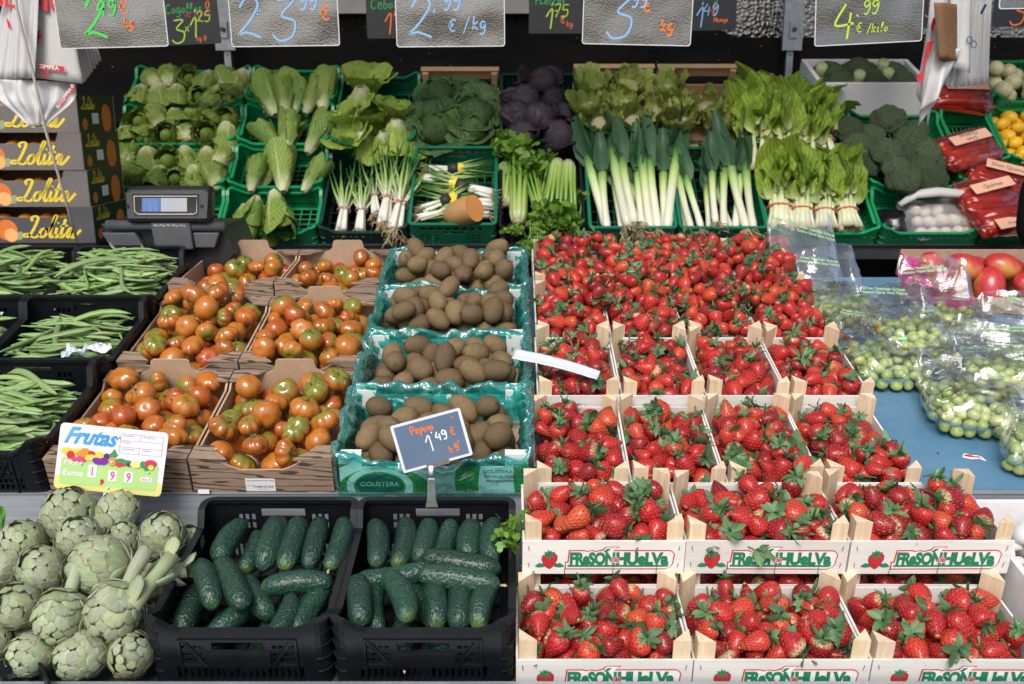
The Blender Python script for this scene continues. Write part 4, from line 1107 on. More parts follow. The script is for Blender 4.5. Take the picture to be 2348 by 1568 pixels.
# ------------------------------------------------------------------ kiwis
def mk_kiwi():
    m = NT('kiwi_skin'); L = m.loc(); r = m.rnd()
    n = m.noise(L, 6, 5, .7); f = m.noise(m.mapping(L, (1, 1, 3)), 45, 3, .7)
    col = m.mix(m.mrange(n, .3, .7), (.105, .066, .030, 1), (.180, .120, .056, 1))
    col = m.mix(m.mrange(f, .45, .7, 0, .7), col, (.25, .18, .095, 1))
    col = m.hsv(col, m.mrange(r, 0, 1, .488, .512), 1.0, m.mrange(m.math('FRACT', m.math('MULTIPLY', r, 5.3)), 0, 1, .72, 1.32))
    m.set(col=col, rough=.6, spec=.35, nrm=m.bump(f, .35, .012)); return m.mat
kw_skin = mk_kiwi(); kw_tip = pm('kiwi_tip', (.035, .020, .012), (.07, .045, .03), 300, .9)
def kw_body(k):
    b = MB(); b.smooth = True; vs, loc = [], []; nu, nv = 24, 14; asp = (1.32, 1.46, 1.2, 1.38)[k]
    for j in range(nv+1):
        th = PI*j/nv
        for i in range(nu):
            a = 2*PI*i/nu; p = Vector((math.sin(th)**.9*math.cos(a), math.sin(th)**.9*math.sin(a)*(.94, .86, 1, .92)[k], math.cos(th)*asp)) if th not in (0,) else Vector((0, 0, asp))
            p = p*(1+.035*noise.noise(p*1.1+Vector((k*9, 0, 0)))); vs.append(p); loc.append(p*.5)
    b.add(vs, [(j*nu+i, (j+1)*nu+i, (j+1)*nu+(i+1) % nu, j*nu+(i+1) % nu) for j in range(nv) for i in range(nu)]); b.loc = loc
    me = b.mesh('kiwi', kw_skin); bm = bmesh.new(); bm.from_mesh(me); bmesh.ops.remove_doubles(bm, verts=bm.verts, dist=1e-4); bm.to_mesh(me); bm.free(); return me, asp
KWB = [kw_body(k) for k in range(4)]
b = MB(); b.smooth = True; rg = random.Random(5)
for i in range(9):
    a = 2*PI*i/9; b.tube([(.05*math.cos(a), .05*math.sin(a), -.05), (.10*math.cos(a), .10*math.sin(a), .02), (rg.uniform(.08, .16)*math.cos(a), rg.uniform(.08, .16)*math.sin(a), rg.uniform(.03, .09))], [.035, .03, .012], 4)
KWT = b.mesh('tip', kw_tip)
KIWI_P = {}
for M, i in KIWIC:
    rg = random.Random(1500+i); n = (46, 50, 62, 64)[i]; rs = [rg.uniform(.0240, .0290) for _ in range(n)]
    P = pack(KW-.060, KD-.055, rs, rg, .010, tight=.92, dome=.008 if i < 2 else .014, tries=22); top = on_top(P)
    for (x, y, z, r), tp in zip(P, top):
        if z > (.122, .125, .150, .150)[i]: continue
        k = rg.randrange(4); th = rg.gauss(88, 24); az = rg.uniform(-PI, PI)
        ax = Vector((math.sin(R(th))*math.cos(az), math.sin(R(th))*math.sin(az), math.cos(R(th))))
        o_ = put('kiwi', KWB[k][0], None, M @ T(x, y, z) @ frame(ax, roll=rg.uniform(0, 6.28)) @ SC(r*1.03))
        tag(o_, ('oval', 'long', 'roundish', 'egg shaped')[k] + f' brown kiwi, ' + ('end up' if abs(th-90) > 35 else 'lying sideways' if abs(math.cos(az)) > .7 else 'pointing at the front edge') + f', in the {ORD[i]} kiwi box', 'kiwi', 'kiwis in the boxes')
        if tp: put('tip', KWT, o_, T(0, 0, KWB[k][1]*.97) @ SC(1.35)); put('tip', KWT, o_, T(0, 0, -KWB[k][1]*.97) @ RX(180) @ SC(1.1))
# ------------------------------------------------------------------ flat beans
bean_skin = None
def mk_bean():
    m = NT('bean_skin'); L = m.loc(); s = m.sep(L); r = m.rnd()
    col = m.mix(m.mrange(m.noise(L, 3, 4), .3, .7), (.155, .275, .075, 1), (.25, .385, .130, 1))
    col = m.hsv(col, m.mrange(r, 0, 1, .482, .512), m.mrange(m.math('FRACT', m.math('MULTIPLY', r, 3.3)), 0, 1, .8, 1.08), m.mrange(m.math('FRACT', m.math('MULTIPLY', r, 5.9)), 0, 1, .74, 1.22))
    end = m.mrange(m.math('ABSOLUTE', s[0]), .46, .5); col = m.mix(end, col, (.30, .30, .12, 1))
    m.set(col=col, rough=.42, spec=.4, nrm=m.bump(m.noise(m.mapping(L, (3, 20, 20)), 4, 3), .12, .003)); return m.mat
bean_skin = mk_bean()
def bean_mesh(k):
    rg = random.Random(300+k); b = MB(); b.smooth = True; n = 14; m_ = 8; loc = []; cv = rg.uniform(-.10, .14); tw = rg.uniform(-.5, .5); s2 = rg.uniform(-.05, .05); vs = []
    for j in range(n+1):
        t = j/n; x = t-.5; w = .037*min(1, (t*7)**.7 if t < .14 else ((1-t)*5.5)**.75 if t > .8 else 1)+.004
        th = .017*min(1, (t*6)**.6, ((1-t)*5)**.6)*(1+.30*math.sin(t*38+k))+.004
        if t < .03: w, th = .010, .010
        if t > .97: w, th = .004, .004
        cy_ = cv*(1-(2*x)**2)+s2*math.sin(2*PI*x); cz = .03*math.sin(3*x+k); a0 = tw*x
        for i in range(m_):
            a = 2*PI*i/m_; y, z = w*math.cos(a), th*math.sin(a)
            vs.append((x, cy_+y*math.cos(a0)-z*math.sin(a0), cz+y*math.sin(a0)+z*math.cos(a0))); loc.append((x, y, z))
    b.add(vs, [(j*m_+i, j*m_+(i+1) % m_, (j+1)*m_+(i+1) % m_, (j+1)*m_+i) for j in range(n) for i in range(m_)] + [tuple(range(m_-1, -1, -1)), tuple(n*m_+i for i in range(m_))]); b.loc = loc
    return recalc(b.mesh('bean', bean_skin))
BNM = [bean_mesh(k) for k in range(7)]
beans = []
rg = random.Random(77)
for ci, (M, i, j) in enumerate(BEANC):
    heap = (.112, .110, .150)[i]; n = (150, 150, 210)[i]
    for q in range(n):
        lay = q/n; L = rg.uniform(.135, .215)
        a = rg.gauss(-4, 13) if rg.random() < .86 else rg.uniform(-70, 70)
        if i == 2 and rg.random() < .3: a = rg.uniform(-80, 80)
        lim = max(.012, BW/2-.016-.5*L*abs(math.cos(R(a)))) + (.02 if i == 2 else 0)
        x = rg.uniform(-lim, lim); y = rg.uniform(-BD/2+.03, BD/2-.03)
        hz = .035+(heap-.045)*lay + (.030 if i == 2 else .016)*(1-(2*y/BD)**2)*lay + rg.uniform(-.004, .004)
        if i == 2: hz -= .03*max(0, abs(y)/(BD/2)-.6)
        else: hz += -.030*max(0, -y/(BD/2))*lay
        Mx = M @ T(x, y, hz) @ RZ(a+(180 if rg.random() < .5 else 0)) @ RY(rg.gauss(0, 5)) @ RX(rg.gauss(0, 38)) @ SC(L)
        beans.append((Mx, rg.randrange(7), i, j, lay, abs(a), L))
vis = sorted([q for q in beans if q[4] > .52 and q[3] == 0] + [q for q in beans if q[4] > .62 and q[3] == 1], key=lambda q: dist_cam(q)-.2*q[4])[:300]
vs_ = set(id(q) for q in vis)
for q in vis:
    lab = ('long' if q[6] > .185 else 'short' if q[6] < .16 else 'medium') + ' flat bean ' + ('laid crosswise' if q[5] > 30 else 'lying lengthwise') + ', ' + ('crate by the steel edge', 'middle crate', 'crate below the scale')[q[2]] + (', tomato side' if q[3] == 0 else '')
    tag(put('green_bean', BNM[q[1]], None, q[0]), lab, 'bean', 'flat green beans in crates')
tag(put('green_beans', join_templates('green_beans', [(BNM[q[1]], q[0], 0) for q in beans if id(q) not in vs_], [bean_skin])), 'mass of flat green beans filling the black crates', 'beans', kind='stuff')
bag = pm('thin_white_plastic', (.66, .70, .78), (.58, .63, .72), 20, .35, .3, 30)
for (x, y, h, sx, sy, rz, lab) in ((-1.075, .445, .118, .10, .030, 22, 'crumpled pale plastic strip on the middle bean crate'), (-1.255, .255, .145, .075, .045, -50, 'crumpled pale plastic piece in the bean crate by the front edge'), (-1.38, .58, .142, .05, .05, 60, 'crumpled pale plastic piece in the middle bean crate away from the tomatoes')):
    b = MB(); b.smooth = False; sd0 = x*10
    b.surf(lambda u, v: ((u-.5)*sx*(1-.4*(v-.5)), (v-.5)*sy*(1+.7*math.sin(u*7+sd0)), .020*noise.noise(Vector((u*4+sd0, v*3, 1)))+.012*noise.noise(Vector((u*11, v*6, sd0)))), 14, 6)
    o_ = b.obj('plastic_scrap', bag, None, FRONT.mat(x, y, h) @ RZ(rz)); o_.modifiers.new('thickness', 'SOLIDIFY').thickness = .0006; tag(o_, lab, 'plastic')

# ------------------------------------------------------------------ cucumbers
def mk_cuke():
    m = NT('cucumber_skin'); L = m.loc(); s = m.sep(L); r = m.rnd()
    v = m.voro(m.mapping(L, (3.1, 3.1, 2.4)), 1.0, .9); wart = m.mrange(v, .0, .30, 1, 0)
    col = m.mix(m.mrange(m.noise(m.mapping(L, (4, 4, .5)), 2, 3), .3, .7), (.0085, .034, .025, 1), (.019, .058, .036, 1))
    tip = m.mrange(m.math('ADD', s[2], m.math('MULTIPLY', m.math('SUBTRACT', m.noise(m.mapping(L, (6, 6, .3)), 2, 2), .5), .5)), 3.0, 3.75)
    col = m.mix(m.math('MULTIPLY', tip, m.mrange(r, .45, 1.0)), col, (.085, .16, .03, 1))
    col = m.hsv(col, .5, 1.0, m.mrange(m.math('FRACT', m.math('MULTIPLY', r, 5.9)), 0, 1, .8, 1.3))
    col = m.mix(m.math('LESS_THAN', v, .075), col, (.50, .58, .50, 1))
    m.set(col=col, rough=.33, spec=.5, coat=.12, nrm=m.bump(m.math('ADD', wart, m.math('MULTIPLY', m.noise(L, 3, 2), .4)), .65, .016)); return m.mat
ck_skin = mk_cuke(); ck_fl = pm('dried_flower', (.55, .42, .25), (.35, .24, .12), 200, .8)
def ck_body(k):
    b = MB(); b.smooth = True; n, m_ = 26, 20; vs, loc = [], []; bend = (.35, -.45, .15, .6)[k]; rad = (1.0, .94, 1.08, 1.0)[k]
    for j in range(n+1):
        t = j/n; z = (t-.5)*8.0; e = min(1, math.sin(PI*min(t*3.2, .5)) if t < .16 else 1); e2 = min(1, math.sqrt(max(0, 1-max(0, (t-.80)/.20)**2)))
        r = rad*max(.02, min(math.sqrt(max(0, 1-max(0, (.14-t)/.14)**2)), e2))*(.90+.12*math.sin(PI*t))*(1-.22*max(0, .30-t)/.30)*(1-.10*max(0, t-.75)/.25)
        for i in range(m_):
            a = 2*PI*i/m_; rr = r*(1+.03*math.cos(a*5)+.02*noise.noise(Vector((math.cos(a), math.sin(a), z*.8+k*9))))
            vs.append((rr*math.cos(a)+bend*(1-(2*t-1)**2), rr*math.sin(a), z)); loc.append((math.cos(a), math.sin(a), z))
    b.add(vs, [(j*m_+i, j*m_+(i+1) % m_, (j+1)*m_+(i+1) % m_, (j+1)*m_+i) for j in range(n) for i in range(m_)] + [tuple(range(m_-1, -1, -1)), tuple(n*m_+i for i in range(m_))]); b.loc = loc
    return b.mesh('cucumber', ck_skin)
CKB = [ck_body(k) for k in range(4)]
b = MB(); b.smooth = True; b.tube([(0, 0, -.1), (.1, .05, .3), (-.05, .1, .7), (.15, 0, 1.1)], [.16, .22, .26, .1], 6); CKF = b.mesh('dried_flower', ck_fl)
# (x0, y0, x1, y1) in the picture from far end to near end, height above the shelf, dried flower
CK1 = [(790,1185,752,1310,.118,1),(736,1190,706,1305,.118,0),(690,1185,650,1312,.118,0),(640,1190,600,1310,.116,0),(560,1195,500,1290,.112,0),(590,1225,555,1310,.085,0),(500,1270,565,1405,.118,0),(455,1290,490,1395,.112,0),
       (765,1335,595,1350,.100,0),(575,1340,612,1400,.080,0),(430,1370,405,1430,.055,0),(655,1395,620,1460,.085,0),(735,1360,690,1430,.085,0),(560,1400,500,1450,.06,0),(520,1420,470,1500,.035,0),(620,1440,600,1540,.035,0),(700,1430,680,1530,.035,0)]
CK2 = [(858,1195,862,1300,.115,0),(928,1190,908,1300,.116,0),(985,1195,958,1290,.114,0),(1035,1195,1005,1285,.110,0),(1082,1200,1072,1290,.108,0),(1135,1192,1128,1295,.114,0),(965,1275,1150,1305,.124,0),(990,1300,812,1330,.112,0),(955,1315,1148,1342,.126,1),
       (885,1312,935,1425,.122,0),(820,1335,825,1420,.108,0),(868,1360,868,1430,.08,0),(940,1350,990,1420,.075,0),(990,1345,1000,1430,.096,1),(1058,1345,1052,1430,.098,0),(1128,1345,1100,1430,.100,0),(845,1430,830,1540,.035,0),(930,1430,925,1540,.035,1),(1010,1430,1015,1540,.035,0),(1090,1430,1095,1530,.035,0)]
rg = random.Random(8)
for c, lst in enumerate((CK1, CK2)):
    for q, (x0, y0, x1, y1, h, fl) in enumerate(lst):
        p0, p1 = LOW.hit(x0, y0, h+.004), LOW.hit(x1, y1, h-.004)
        d = p1-p0; L = max(.125, min(.158, d.length*1.0)); mid = (p0+p1)/2; r = rg.uniform(.0212, .0240)
        Mc = CUKEC[c].inverted() @ mid; mg = .5*L
        dl = CUKEC[c].to_3x3().inverted() @ d.normalized()
        Mc.x = max(-.150+abs(dl.x)*mg+.02*(1-abs(dl.x)), min(.150-abs(dl.x)*mg-.02*(1-abs(dl.x)), Mc.x)); Mc.y = max(-.176+abs(dl.y)*mg+.02*(1-abs(dl.y)), min(.172-abs(dl.y)*mg-.02*(1-abs(dl.y)), Mc.y))
        mid = CUKEC[c] @ Mc
        o_ = put('cucumber', CKB[q % 4], None, Matrix.Translation(mid) @ frame(d, roll=rg.uniform(0, 6.28)) @ SC(r, r, L/8))
        pose = 'lying crosswise' if abs(dl.x) > .75 else ('slanting' if abs(dl.x) > .3 else 'pointing at the front edge')
        rank = sorted(z_[0] for z_ in lst if (z_[4] < .09) == (h < .09)).index(x0)
        tag(o_, f'warty cucumber {pose}, ' + ('low' if h < .09 else 'top') + f' layer, {ORDN[min(12, rank)]} from the artichokes, ' + ('left-open crate' if False else ('artichoke side crate' if c == 0 else 'strawberry side crate')), 'cucumber', 'cucumbers in black crates')
        if fl: put('dried_flower', CKF, o_, T(0, 0, 4.0) @ SC(.5, .5, .55))

# ------------------------------------------------------------------ artichokes
def mk_art():
    m = NT('artichoke_bract'); L = m.loc(); s = m.sep(L); r = m.rnd()
    n = m.noise(m.mapping(m.coord('Object'), (9, 9, 1.5)), 1.2, 4)
    col = m.mix(m.mrange(n, .3, .7), (.225, .285, .155, 1), (.345, .395, .235, 1))
    col = m.mix(m.mrange(s[2], .0, .55, .65, 0), col, (.46, .46, .24, 1))
    col = m.hsv(col, m.mrange(r, 0, 1, .480, .512), m.mrange(m.math('FRACT', m.math('MULTIPLY', r, 3.1)), 0, 1, .7, 1.1), m.mrange(m.math('FRACT', m.math('MULTIPLY', r, 7.9)), 0, 1, .82, 1.12))
    br = m.math('MULTIPLY', m.mrange(m.math('ADD', s[2], m.math('MULTIPLY', m.math('SUBTRACT', m.noise(m.coord('Object'), 3.5, 4), .5), 1.0)), .80, 1.0), .85)
    col = m.mix(br, col, (.155, .10, .045, 1))
    m.set(col=col, rough=.55, spec=.35, nrm=m.bump(m.noise(m.mapping(m.coord('Object'), (14, 14, 1)), 1.5, 3), .25, .01)); return m.mat
ar_skin = mk_art(); ar_cut = pm('artichoke_cut', (.45, .43, .28), (.30, .27, .15), 60, .7)
def bract_mesh(k):
    b = MB(); b.smooth = True; vs, loc = [], []; n, m_ = 6, 6
    tip = (.10, .0, .16)[k]
    for j in range(n+1):
        t = j/n; w = .52*math.sin(PI*(.16+.62*t))**.8*(1 if t < .85 else 1-.5*(t-.85)/.15)
        for i in range(m_+1):
            q = i/m_*2-1; x = q*w; z = t-(tip*(1-abs(q)) if t > .95 else 0) - .14*q*q*t
            y = -.20*(q*q)*w*1.4 + .16*math.sin(PI*t*.9) - .03*(abs(q) < .2) + (.06*(t-.8)/.2 if t > .8 else 0)
            vs.append((x, y, z)); loc.append((x, y, t))
    a = m_+1; N = len(vs)
    fs = [(j*a+i, j*a+i+1, (j+1)*a+i+1, (j+1)*a+i) for j in range(n) for i in range(m_)]
    vs2 = [(x, y-.06, z) for x, y, z in vs]
    b.add(vs+vs2, fs+[tuple(N+q for q in f[::-1]) for f in fs]+[(n*a+i, n*a+i+1, N+n*a+i+1, N+n*a+i) for i in range(m_)]+[(j*a, N+j*a, N+(j+1)*a, (j+1)*a) for j in range(n)]+[((j+1)*a-1, (j+2)*a-1, N+(j+2)*a-1, N+(j+1)*a-1) for j in range(n)]); b.loc = loc+loc
    return recalc(b.mesh('bract', ar_skin))
BRM = [bract_mesh(k) for k in range(3)]
def art_core():
    b = MB(); b.smooth = True; nu, nv = 20, 12; vs = []; loc = []
    for j in range(nv+1):
        th = PI*j/nv
        for i in range(nu):
            a = 2*PI*i/nu; vs.append((.80*math.sin(th)*math.cos(a), .80*math.sin(th)*math.sin(a), .84*math.cos(th))); loc.append((0, 0, .5))
    b.add(vs, [(j*nu+i, (j+1)*nu+i, (j+1)*nu+(i+1) % nu, j*nu+(i+1) % nu) for j in range(nv) for i in range(nu)]); b.loc = loc; return b.mesh('core', ar_skin)
ARC = art_core()
b = MB(); b.smooth = True
b.tube([(0, 0, .2), (0, 0, -.7), (.08, 0, -1.5), (.05, .05, -2.2)], [.24, .25, .27, .30], 10); b.loc = [(0, 0, .4)]*len(b.v); ARS = b.mesh('stem', ar_skin)
def art_bracts(seed):
    rg = random.Random(seed); out = []
    ga = 2.39996
    N = 54
    for i in range(N):
        f = i/(N-1); lat = math.asin(max(-1, min(1, -.92+1.86*f**.95)))          # base to tip
        a = i*ga+rg.uniform(-.12, .12); cl = math.cos(lat)
        L = (.88-.46*f)*rg.uniform(.88, 1.12); w = L*(1.12-.10*f)
        nrm = Vector((cl*math.cos(a), cl*math.sin(a), math.sin(lat)*1.04)); tan = Vector((-math.sin(lat)*math.cos(a), -math.sin(lat)*math.sin(a), math.cos(lat)))
        out_ = (nrm.normalized()+tan*rg.uniform(-.12, .02)).normalized()
        z = (tan + nrm.normalized()*rg.uniform(-.06, .16)).normalized(); y = nrm.normalized(); x = y.cross(z).normalized(); y = z.cross(x)
        rot = Matrix((x, y, z)).transposed().to_4x4()
        pos = nrm*(.88+.04*f)-tan*L*.48
        out.append((rg.randrange(3), Matrix.Translation(pos) @ rot @ Matrix.Rotation(rg.uniform(-.1, .1), 4, 'Z') @ SC(w, w*.62, L*1.05)))
    return out
ABR = [art_bracts(s) for s in (11, 12, 13)]
# picture x, y, radius in pixels, height above the shelf, axis, stem
ART = [(158,1185,70,.135,(.1,.1,1),0,'tallest artichoke with fringed top below the fruit price sign'),(268,1180,56,.125,(.3,.4,.8),0,'artichoke half hidden behind the white stake of the price sign'),(52,1248,58,.125,(-.2,-.2,1),0,'yellowish artichoke with ragged tips behind the others'),(182,1238,56,.150,(.1,.0,1),0,'small artichoke in front of the tallest artichoke'),
 (372,1228,57,.130,(.2,-.1,1),0,'upright artichoke with tight bracts near the cucumber crate corner'),(283,1240,45,.105,(0,.1,1),0,'small artichoke behind the big lying artichoke'),(98,1308,60,.135,(-.4,-.3,.85),0,'artichoke with a bruised brown face'),(228,1298,74,.150,(-.95,-.1,.15),0,'biggest artichoke lying on its side'),
 (428,1245,42,.085,(.3,.2,.9),0,'artichoke squeezed behind the cucumber crate wall'),(10,1300,42,.10,(-.5,0,.8),0,'artichoke with browned edge beside the yellowish one'),(46,1388,60,.105,(-.1,-.6,.7),0,'dark green artichoke turned to the front lip'),(138,1415,64,.115,(-.15,-.55,-.6),1,'pale artichoke with a torn bract, tip down'),
 (262,1402,70,.118,(-.25,-.5,-.55),1,'large artichoke whose thick cut stem points at the cucumbers'),(-15,1475,48,.06,(0,-.5,.8),0,'artichoke at the open end of the front lip'),(72,1500,57,.060,(-.6,-.6,.2),0,'artichoke lying against the steel lip beside the black crate corner'),(188,1502,62,.060,(-.7,-.5,-.2),0,'artichoke lying against the steel lip between two others'),
 (300,1500,57,.060,(.2,-.75,.45),0,'artichoke with open tip against the steel lip beside the cucumber crate'),(350,1335,50,.080,(.2,.3,.9),0,'shaded artichoke underneath the long stems'),(335,1420,42,.065,(0,.2,1),0,'shaded artichoke pressed against the cucumber crate'),(150,1340,45,.07,(0,0,1),0,'artichoke buried between the bruised and the pale one'),(200,1180,40,.06,(0,0,1),0,'artichoke at the bottom under the price sign'),(420,1310,44,.05,(.1,0,1),0,'low artichoke below the crate wall')]
for q, (px, py, pr, h, ax, stm, lab) in enumerate(ART):
    p = LOW.hit(px, py, h); r = pr/scale_at(p)
    e = empty('artichoke', Matrix.Translation(p) @ frame(Vector(ax), roll=q*1.3) @ SC(r*.92, r*.92, r*1.0), lab, 'artichoke', 'heaped artichokes')
    put('core', ARC, e)
    for k, m in ABR[q % 3]: put('bract', BRM[k], e, m)
    if stm: put('stem', ARS, e)
# two loose stems with leaves
for (a, c, h0, h1, lab) in (((300,1392), (395,1275), .135, .165, 'thick pale artichoke stem pointing up at the cucumber crate'), ((330,1330), (428,1305), .11, .12, 'thinner artichoke stem lying behind the thick one')):
    p0, p1 = LOW.hit(*a, h0), LOW.hit(*c, h1); e = empty('cut_artichoke_stalk', Matrix.Translation(p0), lab, 'stem'); d = p1-p0; L = d.length
    b = MB(); b.smooth = True; b.tube([d*0, d*.35, d*.7, d], [.017, .014, .013, .016], 12); b.loc = [(0, 0, .3)]*len(b.v); b.obj('stalk', ar_skin, e)
    for k, t in enumerate((.05, .5, .9, .98)):
        put('leaf', BRM[k % 3], e, Matrix.Translation(d*t) @ frame(d, roll=k*2.1) @ RX(-25) @ T(0, .012, 0) @ SC(.030, .03, .055*(1-.3*t)))
b = MB(); b.smooth = False
b.box(-.05, .05, -.03, .03, 0, .004); b.box(-.05, -.046, -.03, .03, 0, .06); b.box(-.05, .05, .026, .03, 0, .06)
cr = empty('black_crate', Matrix.Translation(LOW.hit(95, 1560, .02)) @ RZ(38), 'corner of a black lattice crate poking up at the steel lip', 'crate')
for s_ in (0, 1):
    b = MB(); grid_panel(b, .10, .075, .004, [(-.04+.02*i, -.028+.02*i, .01+.02*j, .022+.02*j) for i in range(4) for j in range(3)]); b.obj('wall', blackpl, cr, T(-.05, 0, -.03) if s_ == 0 else T(-.0005, -.0545, -.03) @ RZ(90))
# big leaf at the far end of the artichokes
lf = mk_leaf('big_leaf_green', (.09, .22, .04, 1), (.15, .30, .06, 1), sc=60)
b = MB(); b.smooth = True; b.surf(lambda u, v: ((u-.5)*.06*math.sin(PI*(.1+.8*v)), (v-.5)*.12, .02*math.sin(u*6)*math.sin(v*9)+.03*v), 8, 10)
o_ = b.obj('loose_leaf', lf, None, Matrix.Translation(LOW.hit(-4, 1205, .10)) @ RX(40) @ SC(.6)); o_.modifiers.new('thickness', 'SOLIDIFY').thickness = .0008; tag(o_, 'bright green leaf lying behind the artichokes', 'leaf')
# ------------------------------------------------------------------ rear rack: crates
GT = 38.0
def bcrate(px0, px1, t, d, h, mat, label, name='green_crate', kind='vent', low=.03, tilt=GT, lift=.004):
    """crate on the rear rack between two columns of the picture (at its lower edge), t up the slope"""
    p = BACK.at(0, t+.02, 0); s = scale_at(p); x0, x1 = (px0-1173.5)/s, (px1-1173.5)/s; w = round(x1-x0-.006, 3)
    M = Matrix.Translation(BACK.at((x0+x1)/2, t, lift)) @ RX(tilt) @ T(0, d/2, 0)
    plastic_crate(name, M, w, d, h, mat, label, 'crates on the rear rack', kind, low); return M, w, d, h
BC = {}
tiers = ((0.0, 'bottom'), (.262, 'second'), (.524, 'third'), (.786, 'top'))
ax0 = (215, 232, 247, 262); ax1 = (513, 527, 541, 555)
for k, (t, nm) in enumerate(tiers):
    s0, s1 = scale_at(BACK.at(0, .02)), scale_at(BACK.at(0, t+.02)); f = s1/s0
    L = lambda px: 1173.5+(px-1173.5)*f
    BC['A', k] = bcrate(L(215), L(510), t, .258, .125, greenpl, f'bright green crate of small lettuces, {nm} tier, beside the orange boxes')
    BC['B', k] = bcrate(L(513), L(735), t, .258, .125, greenpl, f'bright green crate of romaine lettuces, {nm} tier')
def LL(px, t): return 1173.5+(px-1173.5)*scale_at(BACK.at(0, t+.02))/scale_at(BACK.at(0, .02))
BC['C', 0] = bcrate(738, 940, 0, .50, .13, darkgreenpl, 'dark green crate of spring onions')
BC['C', 1] = bcrate(LL(738, .52), LL(940, .52), .52, .50, .13, deepgreenpl, 'green crate of frilly lettuces above the spring onions')
BC['D', 0] = bcrate(942, 1140, 0, .50, .15, deepgreenpl, 'green lattice crate with onion bunches and a cut pumpkin', kind='lattice', low=0.0)
BC['E', 0] = bcrate(1144, 1338, 0, .50, .13, blackpl, 'black crate of celery below the red cabbages', 'black_crate', kind='lattice', low=0.0)
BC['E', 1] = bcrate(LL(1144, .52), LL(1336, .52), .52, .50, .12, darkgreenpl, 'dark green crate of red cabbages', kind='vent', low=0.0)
BC['F', 0] = bcrate(1345, 1543, 0, .52, .13, deepgreenpl, 'green crate of leeks next to the celery', kind='lattice', low=0.0)
BC['G', 0] = bcrate(1547, 1745, 0, .52, .13, deepgreenpl, 'green crate of leeks next to the chard', kind='lattice', low=0.0)
BC['H', 0] = bcrate(1749, 1998, 0, .50, .125, greenpl, 'bright green crate of banded chard bunches')
BC['H', 1] = bcrate(LL(1749, .52), LL(1998, .52), .52, .50, .125, greenpl, 'bright green crate of large chard leaves, upper tier')
BC['I', 0] = bcrate(2002, 2228, 0, .258, .125, greenpl, 'bright green crate holding a white net bag')
BC['I', 1] = bcrate(LL(2002, .262), LL(2228, .262), .262, .50, .125, greenpl, 'bright green crate heaped with broccoli')
BC['J', 0] = bcrate(2232, 2480, 0, .40, .125, greenpl, 'bright green crate of red carrot bags next to the net bag')
BC['J', 1] = bcrate(LL(2232, .41), LL(2350, .41), .41, .38, .125, greenpl, 'bright green crate of carrot bags between broccoli and lemons')
BC['K', 1] = bcrate(LL(2353, .41), LL(2560, .41), .41, .38, .125, greenpl, 'bright green crate of lemons')
BC['J', 2] = bcrate(LL(2232, .80), LL(2370, .80), .80, .32, .125, greenpl, 'bright green crate with a red carrot bag above the lemons')
BC['K', 2] = bcrate(LL(2374, .80), LL(2580, .80), .80, .32, .125, greenpl, 'bright green crate of pale round turnips')
def wood_box(px0, px1, t, d, h, label, tilt=GT):
    p = BACK.at(0, t+.02, 0); s = scale_at(p); x0, x1 = (px0-1173.5)/s, (px1-1173.5)/s; w = x1-x0-.006
    M = Matrix.Translation(BACK.at((x0+x1)/2, t, .004)) @ RX(tilt) @ T(0, d/2, 0)
    e = empty('wooden_crate', M, label, 'crate', 'crates on the rear rack'); tt = .007
    for y, hh, nm in ((-d/2, .075, 'front_slat'), (d/2-tt, .060, 'back_slat')):
        b = MB(); b.box(-w/2, w/2, 0, tt, 0, hh); b.obj(nm, slatwood, e, T(0, y, .004))
    b = MB(); b.box(-w/2, w/2, 0, tt, 0, .045); b.obj('back_slat', slatwood, e, T(0, d/2-tt, h+.052-.045))
    b = MB(); b.box(-w/2, w/2, 0, tt, 0, .005); b.box(-w/2, w/2, -.012, tt+.012, .0052, .010); b.obj('top_rail', slatwood, e, T(0, d/2-tt, h+.053))
    for sx in (-1, 1):
        b = MB(); b.box(0, tt, -d/2+tt+.001, d/2-tt-.001, 0, .07); b.obj('side_slat', slatwood, e, T(-w/2 if sx < 0 else w/2-tt, 0, .004))
        b = MB(); b.box(-.014, .014, -.014, .014, 0, h+.05); b.obj('corner_post', slatwood, e, T(sx*(w/2-tt-.0155), d/2-tt-.0155, .004))
        b = MB(); b.box(-.014, .014, -.014, .014, 0, .074); b.obj('corner_post', slatwood, e, T(sx*(w/2-tt-.0155), -d/2+tt+.0155, .004))
    for i in range(4):
        b = MB(); q = (d-.01)/4; b.box(-w/2+tt+.001, w/2-tt-.001, -q/2+.004, q/2-.004, 0, .004); b.obj('base_slat', slatwood, e, T(0, -d/2+.005+q*(i+.5), 0))
    return M, w, d, h
BC['D', 1] = wood_box(LL(942, .51), LL(1142, .51), .51, .48, .11, 'wooden crate of dark green cabbages')
BC['F', 1] = wood_box(LL(1328, .53), LL(1536, .53), .53, .48, .11, 'wooden crate of cauliflowers next to the red cabbages')
BC['G', 1] = wood_box(LL(1540, .53), LL(1746, .53), .53, .48, .11, 'wooden crate of cauliflowers next to the chard, open slat behind')

